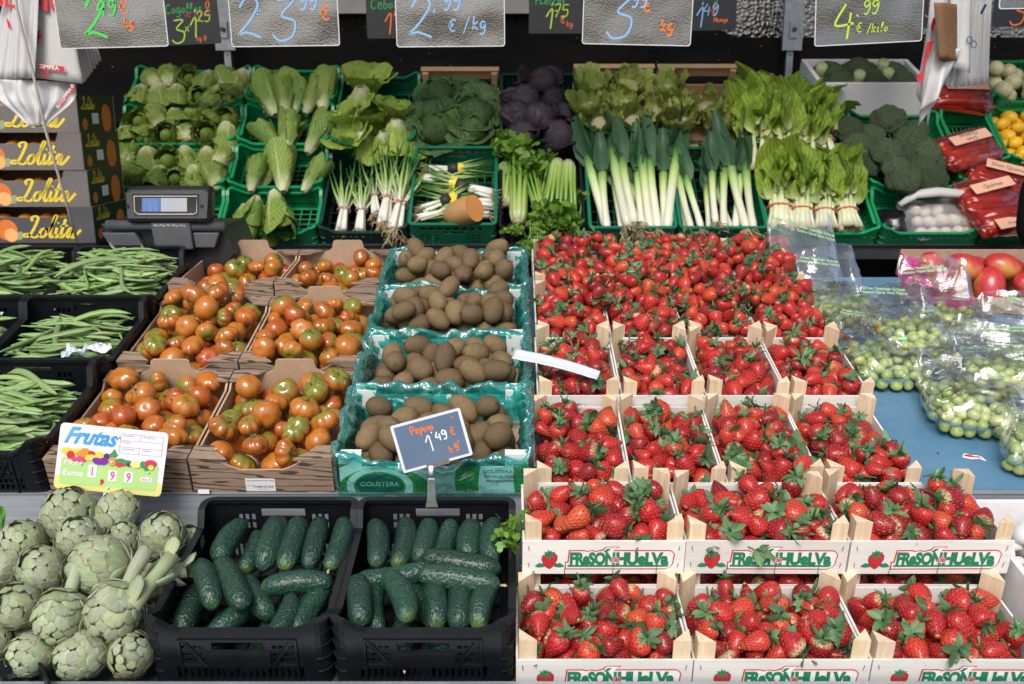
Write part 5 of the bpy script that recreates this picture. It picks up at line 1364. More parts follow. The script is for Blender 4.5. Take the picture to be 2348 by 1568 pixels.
# ------------------------------------------------------------------ leafy produce
def mk_veg(name, dark, light, rib, base=.25, ribw=.16, sc=5.0, rough=.45, trans=.22, var=.2, hv=.012, bump=.5):
    m = NT(name); L = m.loc(); s = m.sep(L); r = m.rnd()
    n = m.noise(m.mapping(L, (3, 2, 1)), sc, 5, .6)
    col = m.mix(m.mrange(n, .3, .72), dark+(1,), light+(1,))
    au = m.math('ABSOLUTE', s[0])
    k = m.math('ADD', au, m.math('MULTIPLY', s[1], ribw*.8)); rb = m.mrange(k, ribw*.25, ribw, 1, 0)
    bs = m.mrange(m.math('ADD', s[1], m.math('MULTIPLY', m.math('SUBTRACT', n, .5), .35)), base*.3, base*1.35, 1, 0)
    vein = m.n('TexWave', wave_type='BANDS', bands_direction='Y'); m.l(m.comb(0, m.math('SUBTRACT', m.math('MULTIPLY', s[1], 1.6), m.math('MULTIPLY', au, .9)), 0), vein.inputs['Vector']); vein.inputs['Scale'].default_value = 1.6; vein.inputs['Distortion'].default_value = .6
    vf = m.mrange(vein.outputs['Fac'], .86, 1.0, 0, .35)
    f = m.math('MAXIMUM', m.math('MAXIMUM', m.math('MULTIPLY', rb, .75), bs), vf)
    col = m.mix(f, col, rib+(1,))
    col = m.hsv(col, m.mrange(r, 0, 1, .5-hv, .5+hv), 1.0, m.mrange(m.math('FRACT', m.math('MULTIPLY', r, 7.7)), 0, 1, 1-var, 1+var))
    m.set(col=col, rough=rough, spec=.4, nrm=m.bump(m.math('ADD', n, m.math('MULTIPLY', vein.outputs['Fac'], .2)), bump, .012))
    tl = m.n('BsdfTranslucent'); m.l(col, tl.inputs[0]); mx = m.n('MixShader'); mx.inputs[0].default_value = trans
    m.l(m.b.outputs[0], mx.inputs[1]); m.l(tl.outputs[0], mx.inputs[2]); m.l(mx.outputs[0], m.out.inputs[0]); return m.mat
v_cog = mk_veg('small_lettuce_leaf', (.080, .165, .012), (.28, .37, .050), (.62, .64, .34), .33, .22)
v_rom = mk_veg('romaine_leaf', (.090, .195, .018), (.27, .39, .06), (.66, .70, .40), .26, .18)
v_bat = mk_veg('frilly_lettuce_leaf', (.20, .34, .026), (.42, .53, .085), (.66, .68, .40), .24, .14)
v_cab = mk_veg('cabbage_leaf', (.030, .082, .024), (.085, .165, .040), (.27, .36, .14), .08, .07, var=.35)
v_red = mk_veg('red_cabbage_leaf', (.010, .005, .010), (.050, .041, .052), (.10, .045, .07), .05, .06, sc=3, rough=.55, trans=.05, var=.3)
v_cau = mk_veg('cauliflower_leaf', (.21, .31, .040), (.47, .52, .13), (.66, .66, .38), .38, .20)
v_cha = mk_veg('chard_leaf', (.14, .27, .012), (.33, .46, .040), (.60, .64, .32), .10, .10, bump=.9)
v_lee = mk_veg('leek_leaf', (.020, .072, .036), (.060, .135, .058), (.07, .15, .05), .02, .05, sc=3, bump=.15)
def wrap_leaf(mat, Rr, flare, ruffle, ang, seed, tip=.0, nu=10, nv=12, close=.62, name='leaf'):
    """leaf that hugs a head of unit length (z up from the cut base)"""
    b = MB(); b.smooth = True; vs, loc = [], []
    for j in range(nv+1):
        v = j/nv; r = Rr*math.sin(PI*min(1, .10+close*v))+flare*v**3; wv = ang*math.sin(PI*min(.97, .22+.62*v))**.7
        for i in range(nu+1):
            u = i/nu*2-1; a = u*wv
            ed = abs(u)**2.5*(.3+.7*v)
            rr = r*(1-.06*(1-abs(u))*(v < .7)) + ruffle*ed*(.6*math.sin(9*u+13*v+seed*3)+.6*math.sin(29*v+seed*5+4*u)) + ruffle*.6*noise.noise(Vector((u*2.2+seed*7, v*4, 0)))
            z = v*(1-.12*u*u*v) + ruffle*.5*ed*math.cos(11*v+7*u+seed) - tip*v**4
            vs.append((rr*math.sin(a), -rr*math.cos(a), z)); loc.append((u, v, 0))
    a = nu+1; b.add(vs, [(j*a+i, j*a+i+1, (j+1)*a+i+1, (j+1)*a+i) for j in range(nv) for i in range(nu)]); b.loc = loc
    return b.mesh(name, mat)
def mset(mat, Rr, flare, ruffle, ang, **kw): return [wrap_leaf(mat, Rr*q, flare*f, ruffle, ang, k+1, **kw) for k, (q, f) in enumerate(((1.0, 1.0), (.96, .4), (1.05, 1.7)))]
ML = {'cog': mset(v_cog, .38, .10, .095, 1.2, nu=16, close=.64), 'rom': mset(v_rom, .21, .10, .035, 1.25, close=.64, nu=14), 'romflop': mset(v_rom, .22, .30, .06, 1.3, tip=.2, close=.55), 'bat': mset(v_bat, .42, .42, .11, 1.05, close=.55, nu=18, nv=14),
      'cab': mset(v_cab, .50, .04, .03, 1.25, close=.84), 'cabout': mset(v_cab, .52, .34, .08, .95, tip=.30), 'red': mset(v_red, .52, .0, .025, 1.3, close=.87), 'redout': mset(v_red, .56, .22, .07, .8, tip=.2), 'cau': mset(v_cau, .42, .16, .06, .42, close=.5)}
def heart_mesh(mat, Rr, z0, z1):
    b = MB(); b.smooth = True; b.surf(lambda u, v: (Rr*math.sin(v*PI)*math.cos(u*2*PI)*(1+.15*noise.noise(Vector((u*9, v*6, Rr)))), Rr*math.sin(v*PI)*math.sin(u*2*PI), z0+(z1-z0)*(.5-.5*math.cos(v*PI))), 14, 10, cu=True)
    b.loc = [(.8*math.sin(i*1.7), .45+.5*(v[2]-z0)/(z1-z0), 0) for i, v in enumerate(b.v)]; return b.mesh('heart', mat)
HEART = {'cog': heart_mesh(v_cog, .26, .05, .86), 'rom': heart_mesh(v_rom, .15, .05, .80), 'romflop': heart_mesh(v_rom, .15, .05, .7), 'bat': heart_mesh(v_bat, .30, .05, .70), 'cab': heart_mesh(v_cab, .44, .03, .93), 'red': heart_mesh(v_red, .46, .03, .95), 'cau': heart_mesh(v_cau, .26, .0, .5)}
def head(name, M, kind, n, label, grp, L, rg, cat=None, outer=None, no=0, squeeze=.80):
    e = empty(name, M @ SC(L), label, cat or name.split('_')[-1], grp)
    for i in range(n):
        f = i/max(1, n-1); s = squeeze+(1-squeeze)*f
        put('leaf', ML[kind][rg.randrange(3)], e, RZ(i*137.5+rg.uniform(-15, 15)) @ RX(rg.uniform(-3, 3)) @ SC(s, s, (.84+.16*f)*rg.uniform(.94, 1.04)))
    put('heart', HEART[kind], e)
    for i in range(no): put('leaf', ML[outer][rg.randrange(3)], e, RZ(i*360/no+rg.uniform(-20, 20)) @ SC(1.04, 1.04, rg.uniform(.85, 1.05)))
    return e
b = MB(); b.smooth = True
b.tube([(0, 0, -.02), (0, 0, .02)], [.085, .10], 10); BUTT = b.mesh('cut_base', pm('lettuce_cut', (.55, .42, .24), (.62, .52, .33), 40, .6))
rg = random.Random(21)
# small lettuces, four tiers
for k, (t, nm) in enumerate(tiers):
    M, w, d, h = BC['A', k]; rows_ = 2
    cols = 6 if k else 2
    for r_ in range(rows_):
        for c in range(cols):
            if k == 0 and (r_ or c > 1): continue
            x = -w/2+.055+(w-.11)*(c+.5*(r_ % 2)*.6)/max(1, cols-1 if cols > 2 else 4)+rg.uniform(-.01, .01); y = -d/2+.062+.115*r_+rg.uniform(-.008, .008)
            if abs(x) > w/2-.045: x = math.copysign(w/2-.05, x)
            az = rg.uniform(-40, 40)+(180 if rg.random() < .35 else 0)
            Mx = M @ T(x, y, .080+rg.uniform(-.008, .012)) @ RZ(az) @ RX(rg.uniform(-5, 40)) @ T(0, 0, -.065)
            up_ = not rg.random() < .68
            if not up_: Mx = M @ T(x, y, .085+rg.uniform(0, .012)) @ RZ(az) @ RX(rg.uniform(75, 125)) @ T(0, 0, -.065)
            e = head('small_lettuce', Mx, 'cog', 11, ('upright' if up_ else 'lying') + f' small lettuce, {nm} tier, ' + ('front' if r_ == 0 else 'rear') + f' row, {ORDN[cols-1-c]} from the romaines', 'small lettuces in green crates', rg.uniform(.132, .156), rg, 'lettuce')
            put('cut_base', BUTT, e)
# romaine heads: picture coordinates of base and tip, height
ROM = [(630,265,590,190,.09,0),(655,262,650,185,.10,0),(700,262,735,190,.09,0),(740,255,745,165,.10,0),(610,262,665,180,.06,0),(675,262,690,200,.07,0),
       (655,352,665,262,.10,0),(705,352,750,272,.10,0),(645,350,615,310,.06,0),(575,440,590,360,.10,0),(650,440,650,350,.10,0),(695,440,740,370,.10,0),(600,430,625,362,.06,0),
       (590,452,566,540,.10,1),(628,440,650,550,.11,1),(560,470,548,535,.07,1)]
for q, (x0, y0, x1, y1, h, fl) in enumerate(ROM):
    p0, p1 = BACK.hit(x0, y0, h), BACK.hit(x1, y1, h+.02); d = p1-p0; L = max(.20, min(.29, d.length*1.1))
    ti = 'bottom' if y0 > 445 else 'second' if y0 > 356 else 'third' if y0 > 268 else 'top'
    lab = f'romaine lettuce, {ti} tier' + (', leaves drooping' if fl else ', pale ribs') + f', leaning {"away from" if x1 < x0 else "toward"} the frilly lettuces'
    head('romaine_lettuce', Matrix.Translation(p0) @ frame(d, roll=rg.uniform(0, 6)), 'rom', 10, lab, 'romaine lettuces in green crates', L, rg, 'lettuce', squeeze=.6)
# frilly lettuces
for q, (x, y, h, L, ax) in enumerate(((830,235,.12,.17,(0,-.55,.8)),(900,262,.11,.15,(.3,-.3,.9)),(795,275,.10,.15,(-.3,-.3,.9)),(855,275,.11,.14,(0,-.3,.9)),(805,315,.10,.14,(-.2,-.6,.7)),(905,310,.11,.15,(.1,-.3,.9)),(835,325,.09,.13,(-.1,-.5,.7)),(880,328,.10,.13,(.1,-.5,.7)),(840,195,.10,.16,(0,-.3,.9)))):
    p = BACK.hit(x, y, h); A = Vector(ax); inv = q in (0, 5, 6, 7)
    fr = frame(-A if inv else A, roll=q)
    head('frilly_lettuce', Matrix.Translation(p) @ fr @ T(0, 0, -.5*L), 'bat', 9, ('frilly light green lettuce with its pale base turned out' if inv else 'frilly light green lettuce with open leaves') + ', ' + ('rear' if y < 250 else 'middle' if y < 290 else 'front') + ' of its crate', 'frilly lettuces', L, rg, 'lettuce', squeeze=.55)
# cabbages
for q, (x, y, h, L) in enumerate(((1000,212,.09,.19),(1090,215,.08,.17),(995,250,.10,.18),(1090,255,.11,.20),(1000,290,.10,.19),(1085,290,.09,.17))):
    p = BACK.hit(x, y, h); ax = Vector((rg.uniform(-.3, .3), -.75+rg.uniform(-.2, .2), .7))
    head('cabbage', Matrix.Translation(p) @ frame(ax, roll=q) @ T(0, 0, -.5*L), 'cab', 8, 'dark green cabbage with spread outer leaves, ' + ('rear', 'middle', 'front')[q//2] + ' pair, ' + ('beside the frilly lettuces' if q % 2 == 0 else 'beside the red cabbages'), 'green cabbages', L*.84, rg, 'cabbage', 'cabout', 7)
for q, (x, y, h, L, lab) in enumerate(((1245,185,.10,.16,'topmost red cabbage against the tarpaulin'),(1205,225,.10,.165,'smooth grey purple cabbage below the topmost one'),(1270,228,.09,.16,'red cabbage with a loose leaf beside the cauliflowers'),(1185,262,.11,.165,'blotchy red cabbage beside the green cabbages'),(1232,268,.125,.17,'pale grey red cabbage in the middle of its crate'),(1285,262,.09,.15,'purple cabbage with a bright cut edge'),(1195,310,.11,.17,'dark red cabbage just above the celery'),(1275,310,.10,.18,'almost black red cabbage beside the leek tops'))):
    p = BACK.hit(x, y, h); ax = Vector((rg.uniform(-.5, .5), -.6, .7))
    head('red_cabbage', Matrix.Translation(p) @ frame(ax, roll=q) @ T(0, 0, -.5*L), 'red', 9, lab, 'red cabbages', L*.95, rg, 'cabbage', 'redout', 3)
# cauliflowers in their cut leaves
curd_m = pm('cauliflower_curd', (.52, .46, .30), (.40, .33, .19), 60, .7, .8, 120, bdist=.006)
b = MB(); b.smooth = True
b.surf(lambda u, v: (lambda r, th, a: (r*math.sin(th)*math.cos(a), r*math.sin(th)*math.sin(a), .42+r*math.cos(th)*.8))(.33*(1+.10*noise.noise(Vector((math.cos(u*6.283)*4*math.sin(v*2), math.sin(u*6.283)*4*math.sin(v*2), v*5)))), v*PI*.62, u*2*PI), 24, 10, cu=True)
CURD = b.mesh('curd', curd_m)
for q, (x, y, h, L) in enumerate(((1360,210,.10,.17),(1440,205,.10,.17),(1350,255,.11,.17),(1430,250,.11,.17),(1375,290,.10,.16),(1450,285,.10,.16),(1530,215,.10,.17),(1540,255,.11,.17),(1620,255,.11,.17),(1560,288,.10,.16),(1640,290,.10,.16),(1505,262,.09,.16))):
    p = BACK.hit(x, y, h); ax = Vector((rg.uniform(-.25, .25), -.62+rg.uniform(-.15, .15), .75))
    e = head('cauliflower', Matrix.Translation(p) @ frame(ax, roll=q) @ T(0, 0, -.45*L), 'cau', 26, 'cauliflower inside trimmed pale leaves, ' + ('rear' if y < 220 else 'middle' if y < 270 else 'front') + (' of the crate next to the red cabbages' if x < 1480 else ' of the crate next to the chard'), 'cauliflowers', L, rg, 'cauliflower', squeeze=.62)
    put('curd', CURD, e)

# ------------------------------------------------------------------ leeks and spring onions
def mk_stalk(name, stops, sc=1.0):
    m = NT(name); s = m.sep(m.loc()); n = m.noise(m.mapping(m.loc(), (14, 14, .8)), 2, 3)
    f = m.math('ADD', s[2], m.math('MULTIPLY', m.math('SUBTRACT', n, .5), .16))
    col = m.ramp(f, stops); r = m.rnd(); col = m.hsv(col, .5, 1, m.mrange(r, 0, 1, .88, 1.08))
    m.set(col=col, rough=.36, spec=.5, nrm=m.bump(n, .15, .01)); return m.mat
leek_m = mk_stalk('leek_stalk', [(0, (.66, .65, .55)), (.45, (.62, .64, .45)), (.68, (.42, .55, .20)), (.88, (.10, .24, .05)), (1, (.035, .11, .04))])
onion_m = mk_stalk('spring_onion_stalk', [(0, (.74, .73, .66)), (.35, (.68, .70, .54)), (.55, (.33, .46, .14)), (.8, (.06, .18, .03)), (1, (.035, .12, .025))])
root_m = pm('root_hair', (.50, .38, .22), (.36, .26, .14), 90, .9)
def leek_stalk(k):
    b = MB(); b.smooth = True; pts = [(0.02*math.sin(k+t*3)*t, .02*math.cos(k*2+t*2)*t, t) for t in [j/10 for j in range(11)]]
    rr = [.042, .050, .046, .044, .044, .045, .046, .049, .054, .060, .056]
    b.tube(pts, rr, 12); b.loc = [(v[0]*6, v[1]*6, v[2]) for v in b.v]; return b.mesh('stalk', leek_m)
LKS = [leek_stalk(k) for k in range(3)]
def leek_leaf(k):
    b = MB(); b.smooth = True; vs, loc = [], []; sp = (.10, .22, -.04)[k]; n = 10
    for j in range(n+1):
        v = j/n; w = .11*(1-.55*v**2)*(.6+.4*min(1, v*5)); y = .03+sp*v*v+.05*math.sin(v*4+k); z = .80*v
        for i in range(5):
            u = i/2-1; vs.append((u*w, y+.55*w*abs(u)-.02, z*(1-.05*abs(u)))); loc.append((u, v, 0))
    b.add(vs, [(j*5+i, j*5+i+1, (j+1)*5+i+1, (j+1)*5+i) for j in range(n) for i in range(4)]); b.loc = loc; return b.mesh('leaf', v_lee)
LKL = [leek_leaf(k) for k in range(3)]
def root_tuft(n, L, seed, sp=.9):
    r_ = random.Random(seed); b = MB()
    for i in range(n):
        a = r_.uniform(0, 6.28); q = r_.uniform(.2, 1)*sp; p0 = Vector((.03*math.cos(a), .03*math.sin(a), 0)); p2 = Vector((q*L*math.cos(a), q*L*math.sin(a), -L*r_.uniform(.4, 1))); p1 = (p0+p2)/2+Vector((r_.uniform(-1, 1), r_.uniform(-1, 1), r_.uniform(-1, 1)))*L*.25
        b.tube([p0, p1, p2], [.006, .005, .003], 3, cap=False)
    return b.mesh('roots', root_m)
RTF = [root_tuft(34, .16, s) for s in (1, 2)]
LK = [(1392,528,1352,372,.10),(1392,530,1380,392,.115),(1440,520,1400,360,.12),(1455,512,1428,372,.125),(1472,528,1462,392,.10),(1492,530,1470,380,.12),(1508,528,1490,378,.11),(1525,528,1520,392,.10),(1530,526,1545,362,.12),(1425,530,1410,420,.075),(1500,530,1440,420,.07),
      (1585,528,1550,402,.10),(1608,525,1575,410,.115),(1640,512,1630,392,.125),(1660,525,1655,395,.11),(1685,528,1700,395,.095),(1712,528,1672,380,.125),(1728,528,1705,392,.115),(1625,530,1620,430,.07),(1680,530,1640,430,.07),(1575,530,1555,430,.07)]
for q, (x0, y0, x1, y1, h) in enumerate(LK):
    p0, p1 = BACK.hit(x0, y0, h-.01), BACK.hit(x1, y1, h+.01); d = p1-p0; L = d.length*1.12
    e = empty('leek', Matrix.Translation(p0) @ frame(d, up=Vector((0, -.7, .7)), roll=rg.uniform(-.5, .5)) @ SC(L), ('leek on top' if h > .108 else 'leek lower down') + (', leaning' if abs(x1-x0) > 14 else ', nearly straight') + f', {ORDN[sorted(z_[0]+z_[2] for z_ in LK if (z_[0] < 1545) == (x0 < 1545)).index(x0+x1)]} from the celery side, crate next to the ' + ('celery' if x0 < 1545 else 'chard'), 'leek', 'leeks in green crates')
    put('stalk', LKS[q % 3], e, SC(1.0, 1.0, 1.0))
    for k in range(4): put('leaf', LKL[(q+k) % 3], e, T(0, 0, .86+.02*k) @ RZ(k*90+rg.uniform(-30, 30)) @ SC(.95, .8, rg.uniform(.62, .95)))
    if q in (2, 3, 13, 16, 4, 6, 11, 12): put('roots', RTF[q % 2], e, SC(1.2))
def onion_bunch(p0, p1, n, label, seed, band=True, fan=.10):
    r_ = random.Random(seed); d = p1-p0; L = d.length
    e = empty('spring_onion_bunch', Matrix.Translation(p0) @ frame(d, roll=r_.uniform(0, 6)) @ SC(L), label, 'onions', 'spring onion bunches')
    for i in range(n):
        a = 2*PI*i/n; r0 = .045 if i else 0; b = MB(); b.smooth = True
        pts = [(r0*1.1*math.cos(a), r0*1.1*math.sin(a), r_.uniform(-.03, .03)), (r0*math.cos(a), r0*math.sin(a), .15), (r0*.75*math.cos(a), r0*.75*math.sin(a), .34), ((r0+fan*.5)*math.cos(a), (r0+fan*.5)*math.sin(a), .65), ((r0+fan*1.6)*math.cos(a+.3), (r0+fan*1.6)*math.sin(a+.3), r_.uniform(.9, 1.15))]
        b.tube(pts, [.034, .030, .024, .018, .004], 7); b.loc = [(v[0]*5, v[1]*5, v[2]) for v in b.v]; b.obj('onion', onion_m, e)
        pts2 = [pts[2], ((r0+fan)*math.cos(a-.5), (r0+fan)*math.sin(a-.5), .6), ((r0+fan*2.0)*math.cos(a-.7), (r0+fan*2.0)*math.sin(a-.7), r_.uniform(.8, 1.1))]
        b = MB(); b.smooth = True; b.tube(pts2, [.018, .015, .003], 5); b.loc = [(v[0]*5, v[1]*5, v[2]) for v in b.v]; b.obj('onion_top', onion_m, e)
    if band:
        b = MB(); b.smooth = True; b.tube([(.085*math.cos(2*PI*k/14), .085*math.sin(2*PI*k/14), .34+.01*math.sin(k)) for k in range(15)], .011, 5, cap=False); b.obj('band', pm('red_band', (.55, .03, .03), (.7, .6, .6), 30, .5), e)
    put('roots', RTF[seed % 2], e, SC(1.1)); return e
for q, (x0, y0, x1, y1, h, n) in enumerate(((782,528,800,395,.06,7),(826,528,835,400,.06,7),(862,490,850,375,.05,6),(880,510,905,355,.09,8),(912,525,925,365,.08,7),(905,528,940,360,.10,6))):
    onion_bunch(BACK.hit(x0, y0, h), BACK.hit(x1, y1, h+.02), n, ('spring onion bunch with red band, ', 'spring onion bunch with red band, ', 'small spring onion bunch, ', 'bushy spring onion bunch with tangled roots, ', 'spring onion bunch, ', 'spring onion bunch, ')[q] + ('next to the romaine crate', 'second from the romaine crate', 'behind the bushy bunch', 'in the middle of the dark crate', 'leaning on the lattice crate', 'laid on top by the lattice crate')[q], 60+q, fan=.12)
for q, (x0, y0, x1, y1, h) in enumerate(((985,388,1125,385,.10),(1125,445,960,400,.10),(1130,470,955,450,.09),(970,480,1100,430,.10),(965,410,1120,410,.07),(1120,490,960,490,.06),(960,500,1080,470,.09))):
    e = onion_bunch(BACK.hit(x0, y0, h), BACK.hit(x1, y1, h+.01), 7, 'onion bunch with long green tops, ' + ('rear layer', 'laid bulbs toward the celery', 'below the pumpkin', 'bulbs toward the dark crate', 'low in the lattice crate', 'bottom layer behind the pumpkin', 'front layer')[q], 80+q, band=False, fan=.07)
    if q < 4:
        b = MB(); b.smooth = True; b.tube([(0, 0, .30), (0, 0, .50)], .095, 10); lb = b.obj('label_sleeve', pr_black, e)
        b = MB(); b.tube([(0, 0, .47), (0, 0, .56)], .098, 10); b.obj('label_tab', pm('label_yellow', (.75, .56, .02), rough=.5), lb)
# cut pumpkin
pk_skin = pm('pumpkin_skin', (.50, .27, .09), (.42, .24, .10), 18, .45, .1, 30, stretch=(1, 1, .2)); pk_cut = pm('pumpkin_flesh', (.72, .30, .085), (.66, .25, .07), 14, .5, .1, 80)
p0, p1 = BACK.hit(1035, 495, .13), BACK.hit(1092, 478, .16); e = empty('cut_pumpkin', Matrix.Translation(p0) @ frame(p1-p0+Vector((0, -.07, .01))), 'pale orange butternut pumpkin half with a fresh cut face', 'pumpkin')
b = MB(); b.smooth = True; b.tube([(0, 0, -.035), (0, 0, -.02), (0, 0, .02), (0, 0, .07), (0, 0, .135)], [.01, .035, .052, .060, .058], 24, cap=False); b.obj('rind', pk_skin, e)
b = MB(); b.smooth = False; b.add([(x, y, .1352) for x, y in ellipse(0, 0, .0578, .0578, 28)], [tuple(range(28))]); b.obj('cut_face', pk_cut, e)

# ------------------------------------------------------------------ celery
cel_m = mk_stalk('celery_rib', [(0, (.50, .52, .30)), (.12, (.36, .46, .14)), (.5, (.20, .34, .06)), (1, (.12, .27, .035))])
cel_leaf = mk_leaf('celery_leaf', (.085, .21, .022, 1), (.20, .36, .05, 1), sc=60)
def leaf_tuft(n, rad, sz, seed, mat, up=.6, name='leaves'):
    r_ = random.Random(seed); b = MB(); b.smooth = True
    for i in range(n):
        c = Vector((r_.gauss(0, rad), r_.gauss(0, rad), r_.gauss(0, rad*up))); s_ = sz*r_.uniform(.6, 1.3)
        F = Euler((r_.uniform(-1.2, 1.2), r_.uniform(-1.2, 1.2), r_.uniform(0, 6.28))).to_matrix()
        o5 = [(0, 0, 0), (.35, .10, .04), (.55, .45, .0), (.30, .55, .06), (.28, .9, 0), (0, 1.1, .05), (-.28, .9, 0), (-.30, .55, .06), (-.55, .45, 0), (-.35, .10, .04)]
        b.add([c+F @ (Vector(q)*s_) for q in o5], [(0, 1, 2, 3), (0, 3, 5, 7), (3, 4, 5), (5, 6, 7), (0, 7, 8, 9)])
    return b.mesh(name, mat)
CLT = [leaf_tuft(60, .13, .15, s, cel_leaf) for s in (1, 2, 3)]
def celery(p0, p1, label, seed, n=8, leaves=True):
    r_ = random.Random(seed); d = p1-p0; L = d.length
    e = empty('celery', Matrix.Translation(p0) @ frame(d, roll=seed) @ SC(L), label, 'celery', 'celery bunches')
    for i in range(n):
        a = 2*PI*i/n; r0 = .055; b = MB(); b.smooth = True; ln = r_.uniform(.85, 1.05)
        pts = [(r0*.8*math.cos(a), r0*.8*math.sin(a), 0), (r0*1.25*math.cos(a), r0*1.25*math.sin(a), .10), (r0*1.5*math.cos(a), r0*1.5*math.sin(a), .45*ln), (r0*2.1*math.cos(a), r0*2.1*math.sin(a), ln)]
        b.tube(pts, [.040, .040, .030, .018], 8); b.loc = [(v[0]*5, v[1]*5, v[2]) for v in b.v]; b.obj('rib', cel_m, e)
    b = MB(); b.smooth = True; b.tube([(0, 0, -.03), (0, 0, .03)], [.060, .075], 12); b.obj('cut_base', pm('celery_cut', (.40, .30, .16), (.52, .46, .28), 40, .7), e)
    if leaves:
        for k in range(2):
            o_ = put('leaves', CLT[k], e, T(.10*math.cos(k*2.1), .10*math.sin(k*2.1), 1.02+.08*k) @ SC(.8)); o_['kind'] = 'stuff'
    return e
for q, (x0, y0, x1, y1, h, n) in enumerate(((1188,508,1190,360,.12,8),(1242,500,1215,400,.12,8),(1160,470,1175,350,.07,7),(1278,372,1262,500,.12,9),(1302,375,1300,500,.11,8),(1322,520,1325,455,.08,2),(1230,480,1250,380,.06,8))):
    celery(BACK.hit(x0, y0, h), BACK.hit(x1, y1, h+.01), ('celery bunch with its cut base down by the spring onions', 'short celery bunch with its cut base down in the middle', 'celery bunch half under the first one', 'upended celery bunch, cut base up', 'smaller upended celery bunch next to the leeks', 'single celery rib beside the leek crate', 'leafy celery bunch underneath')[q], 30+q, n)
for q, (x, y, h, sc_) in enumerate(((1200,345,.12,.24),(1260,345,.12,.24),(1310,360,.10,.22),(1235,420,.12,.20),(1175,340,.10,.2),(1290,520,.11,.17))):
    pass
hang = empty('celery_leaves', Matrix.Translation(BACK.hit(1215, 520, .16)), 'celery leaves and thin stalks hanging down over the black crate front', 'leaves')
for q, (x, y, h, sc_) in enumerate(((1180,528,.16,.13),(1228,548,.18,.14),(1208,562,.19,.15),(1222,584,.20,.14),(1275,508,.15,.13),(1300,515,.15,.12),(1240,525,.17,.12))):
    o_ = put('leaves', CLT[q % 3], hang, Matrix.Translation(BACK.hit(x, y, h)-hang.matrix_basis.translation) @ RZ(q*70) @ SC(sc_)); o_['kind'] = 'stuff'
for q in range(6):
    a, c = BACK.hit(1215+q*5, 505, .16), BACK.hit(1205+q*6, 565+q*3, .19); b = MB(); b.tube([a-hang.matrix_basis.translation, (a+c)/2-hang.matrix_basis.translation+Vector((.01, -.02, 0)), c-hang.matrix_basis.translation], [.004, .003, .002], 5); b.loc = [(0, 0, .6)]*len(b.v); b.obj('thin_stalk', cel_m, hang)
b = MB(); b.box(-.045, .045, -.002, 0, -.02, .02); tg = b.obj('card', sticker, None, Matrix.Translation(atY(1252, 550, 4.03))); tag(tg, 'small white handwritten tag on the black celery crate', 'tag')
hand('Apio', -.03, -.006, .016, .002).obj('handwriting', pr_black, tg, T(0, -.003, 0) @ UPRIGHT)

# ------------------------------------------------------------------ chard
def big_leaf(k):
    b = MB(); b.smooth = True; vs, loc = [], []; n, m_ = 16, 12; r_ = random.Random(k)
    for j in range(n+1):
        v = j/n; w = .44*math.sin(PI*min(.97, .14+.76*v))**.6
        for i in range(m_+1):
            u = i/m_*2-1; ed = abs(u)**2
            z = .05*ed*math.sin(14*v+5*u+k)+.07*noise.noise(Vector((u*3+k*9, v*5, 2)))+.10*(1-(2*v-1)**2)-.10*abs(u)**1.5*(.6+.4*math.sin(k))
            vs.append((u*w+.02*math.sin(9*v+k)*ed, v, z-(.30*v**3 if k == 1 else 0))); loc.append((u, v, 0))
    b.add(vs, [(j*(m_+1)+i, j*(m_+1)+i+1, (j+1)*(m_+1)+i+1, (j+1)*(m_+1)+i) for j in range(n) for i in range(m_)]); b.loc = loc; return b.mesh('leaf', v_cha)
CHL = [big_leaf(k) for k in range(3)]
ch_stem = mk_stalk('chard_stem', [(0, (.50, .44, .28)), (.15, (.62, .62, .42)), (.6, (.60, .64, .36)), (1, (.42, .52, .20))])
def chard(p0, p1, label, seed, nst=9, nl=9, band=True):
    r_ = random.Random(seed); d = p1-p0; L = d.length
    e = empty('chard_bunch', Matrix.Translation(p0) @ frame(d, up=Vector((0, -.6, .8))) @ SC(L), label, 'chard', 'chard bunches')
    for i in range(nst):
        a = 2*PI*i/nst; b = MB(); b.smooth = True; r0 = .115
        b.tube([(r0*1.15*math.cos(a), r0*.8*math.sin(a), r_.uniform(-.02, .03)), (r0*.85*math.cos(a), r0*.65*math.sin(a), .25), (r0*1.1*math.cos(a), r0*.9*math.sin(a), .55)], [.062, .05, .035], 8, squash=.6)
        b.loc = [(v[0]*3, v[1]*3, v[2]*1.6) for v in b.v]; b.obj('stem', ch_stem, e)
    if band:
        b = MB(); b.smooth = True; b.tube([(.155*math.cos(2*PI*k/16), .115*math.sin(2*PI*k/16), .30) for k in range(17)], .012, 5, cap=False); b.obj('band', pm('pink_band', (.55, .13, .10), rough=.5), e)
    for i in range(nl):
        a = 360*i/nl+r_.uniform(-15, 15)
        put('leaf', CHL[r_.randrange(3)], e, T(0, 0, .40+.05*(i % 3)) @ RZ(a) @ T(0, .04, 0) @ RX(r_.uniform(62, 96)) @ SC(r_.uniform(.62, .80)))
    return e
for q, (x0, y0, x1, y1, h) in enumerate(((1790,530,1790,370,.10),(1840,530,1835,385,.115),(1895,528,1880,395,.115),(1950,528,1920,390,.11))):
    chard(BACK.hit(x0, y0, h), BACK.hit(x1, y1, h+.02), 'chard bunch tied with a pink band, ' + ('first', 'second', 'third', 'fourth')[q]+' from the leeks', 200+q)
for q, (x0, y0, x1, y1, h) in enumerate(((1735,400,1730,235,.09),(1800,400,1785,240,.10),(1850,395,1850,250,.10),(1895,365,1870,235,.08))):
    chard(BACK.hit(x0, y0, h), BACK.hit(x1, y1, h+.03), 'upper chard bunch with wide crinkled leaves, ' + ('above the leeks', 'beside the one above the leeks', 'third from the leeks', 'banded one beside the broccoli')[q], 220+q, 6, 10, band=q == 3)

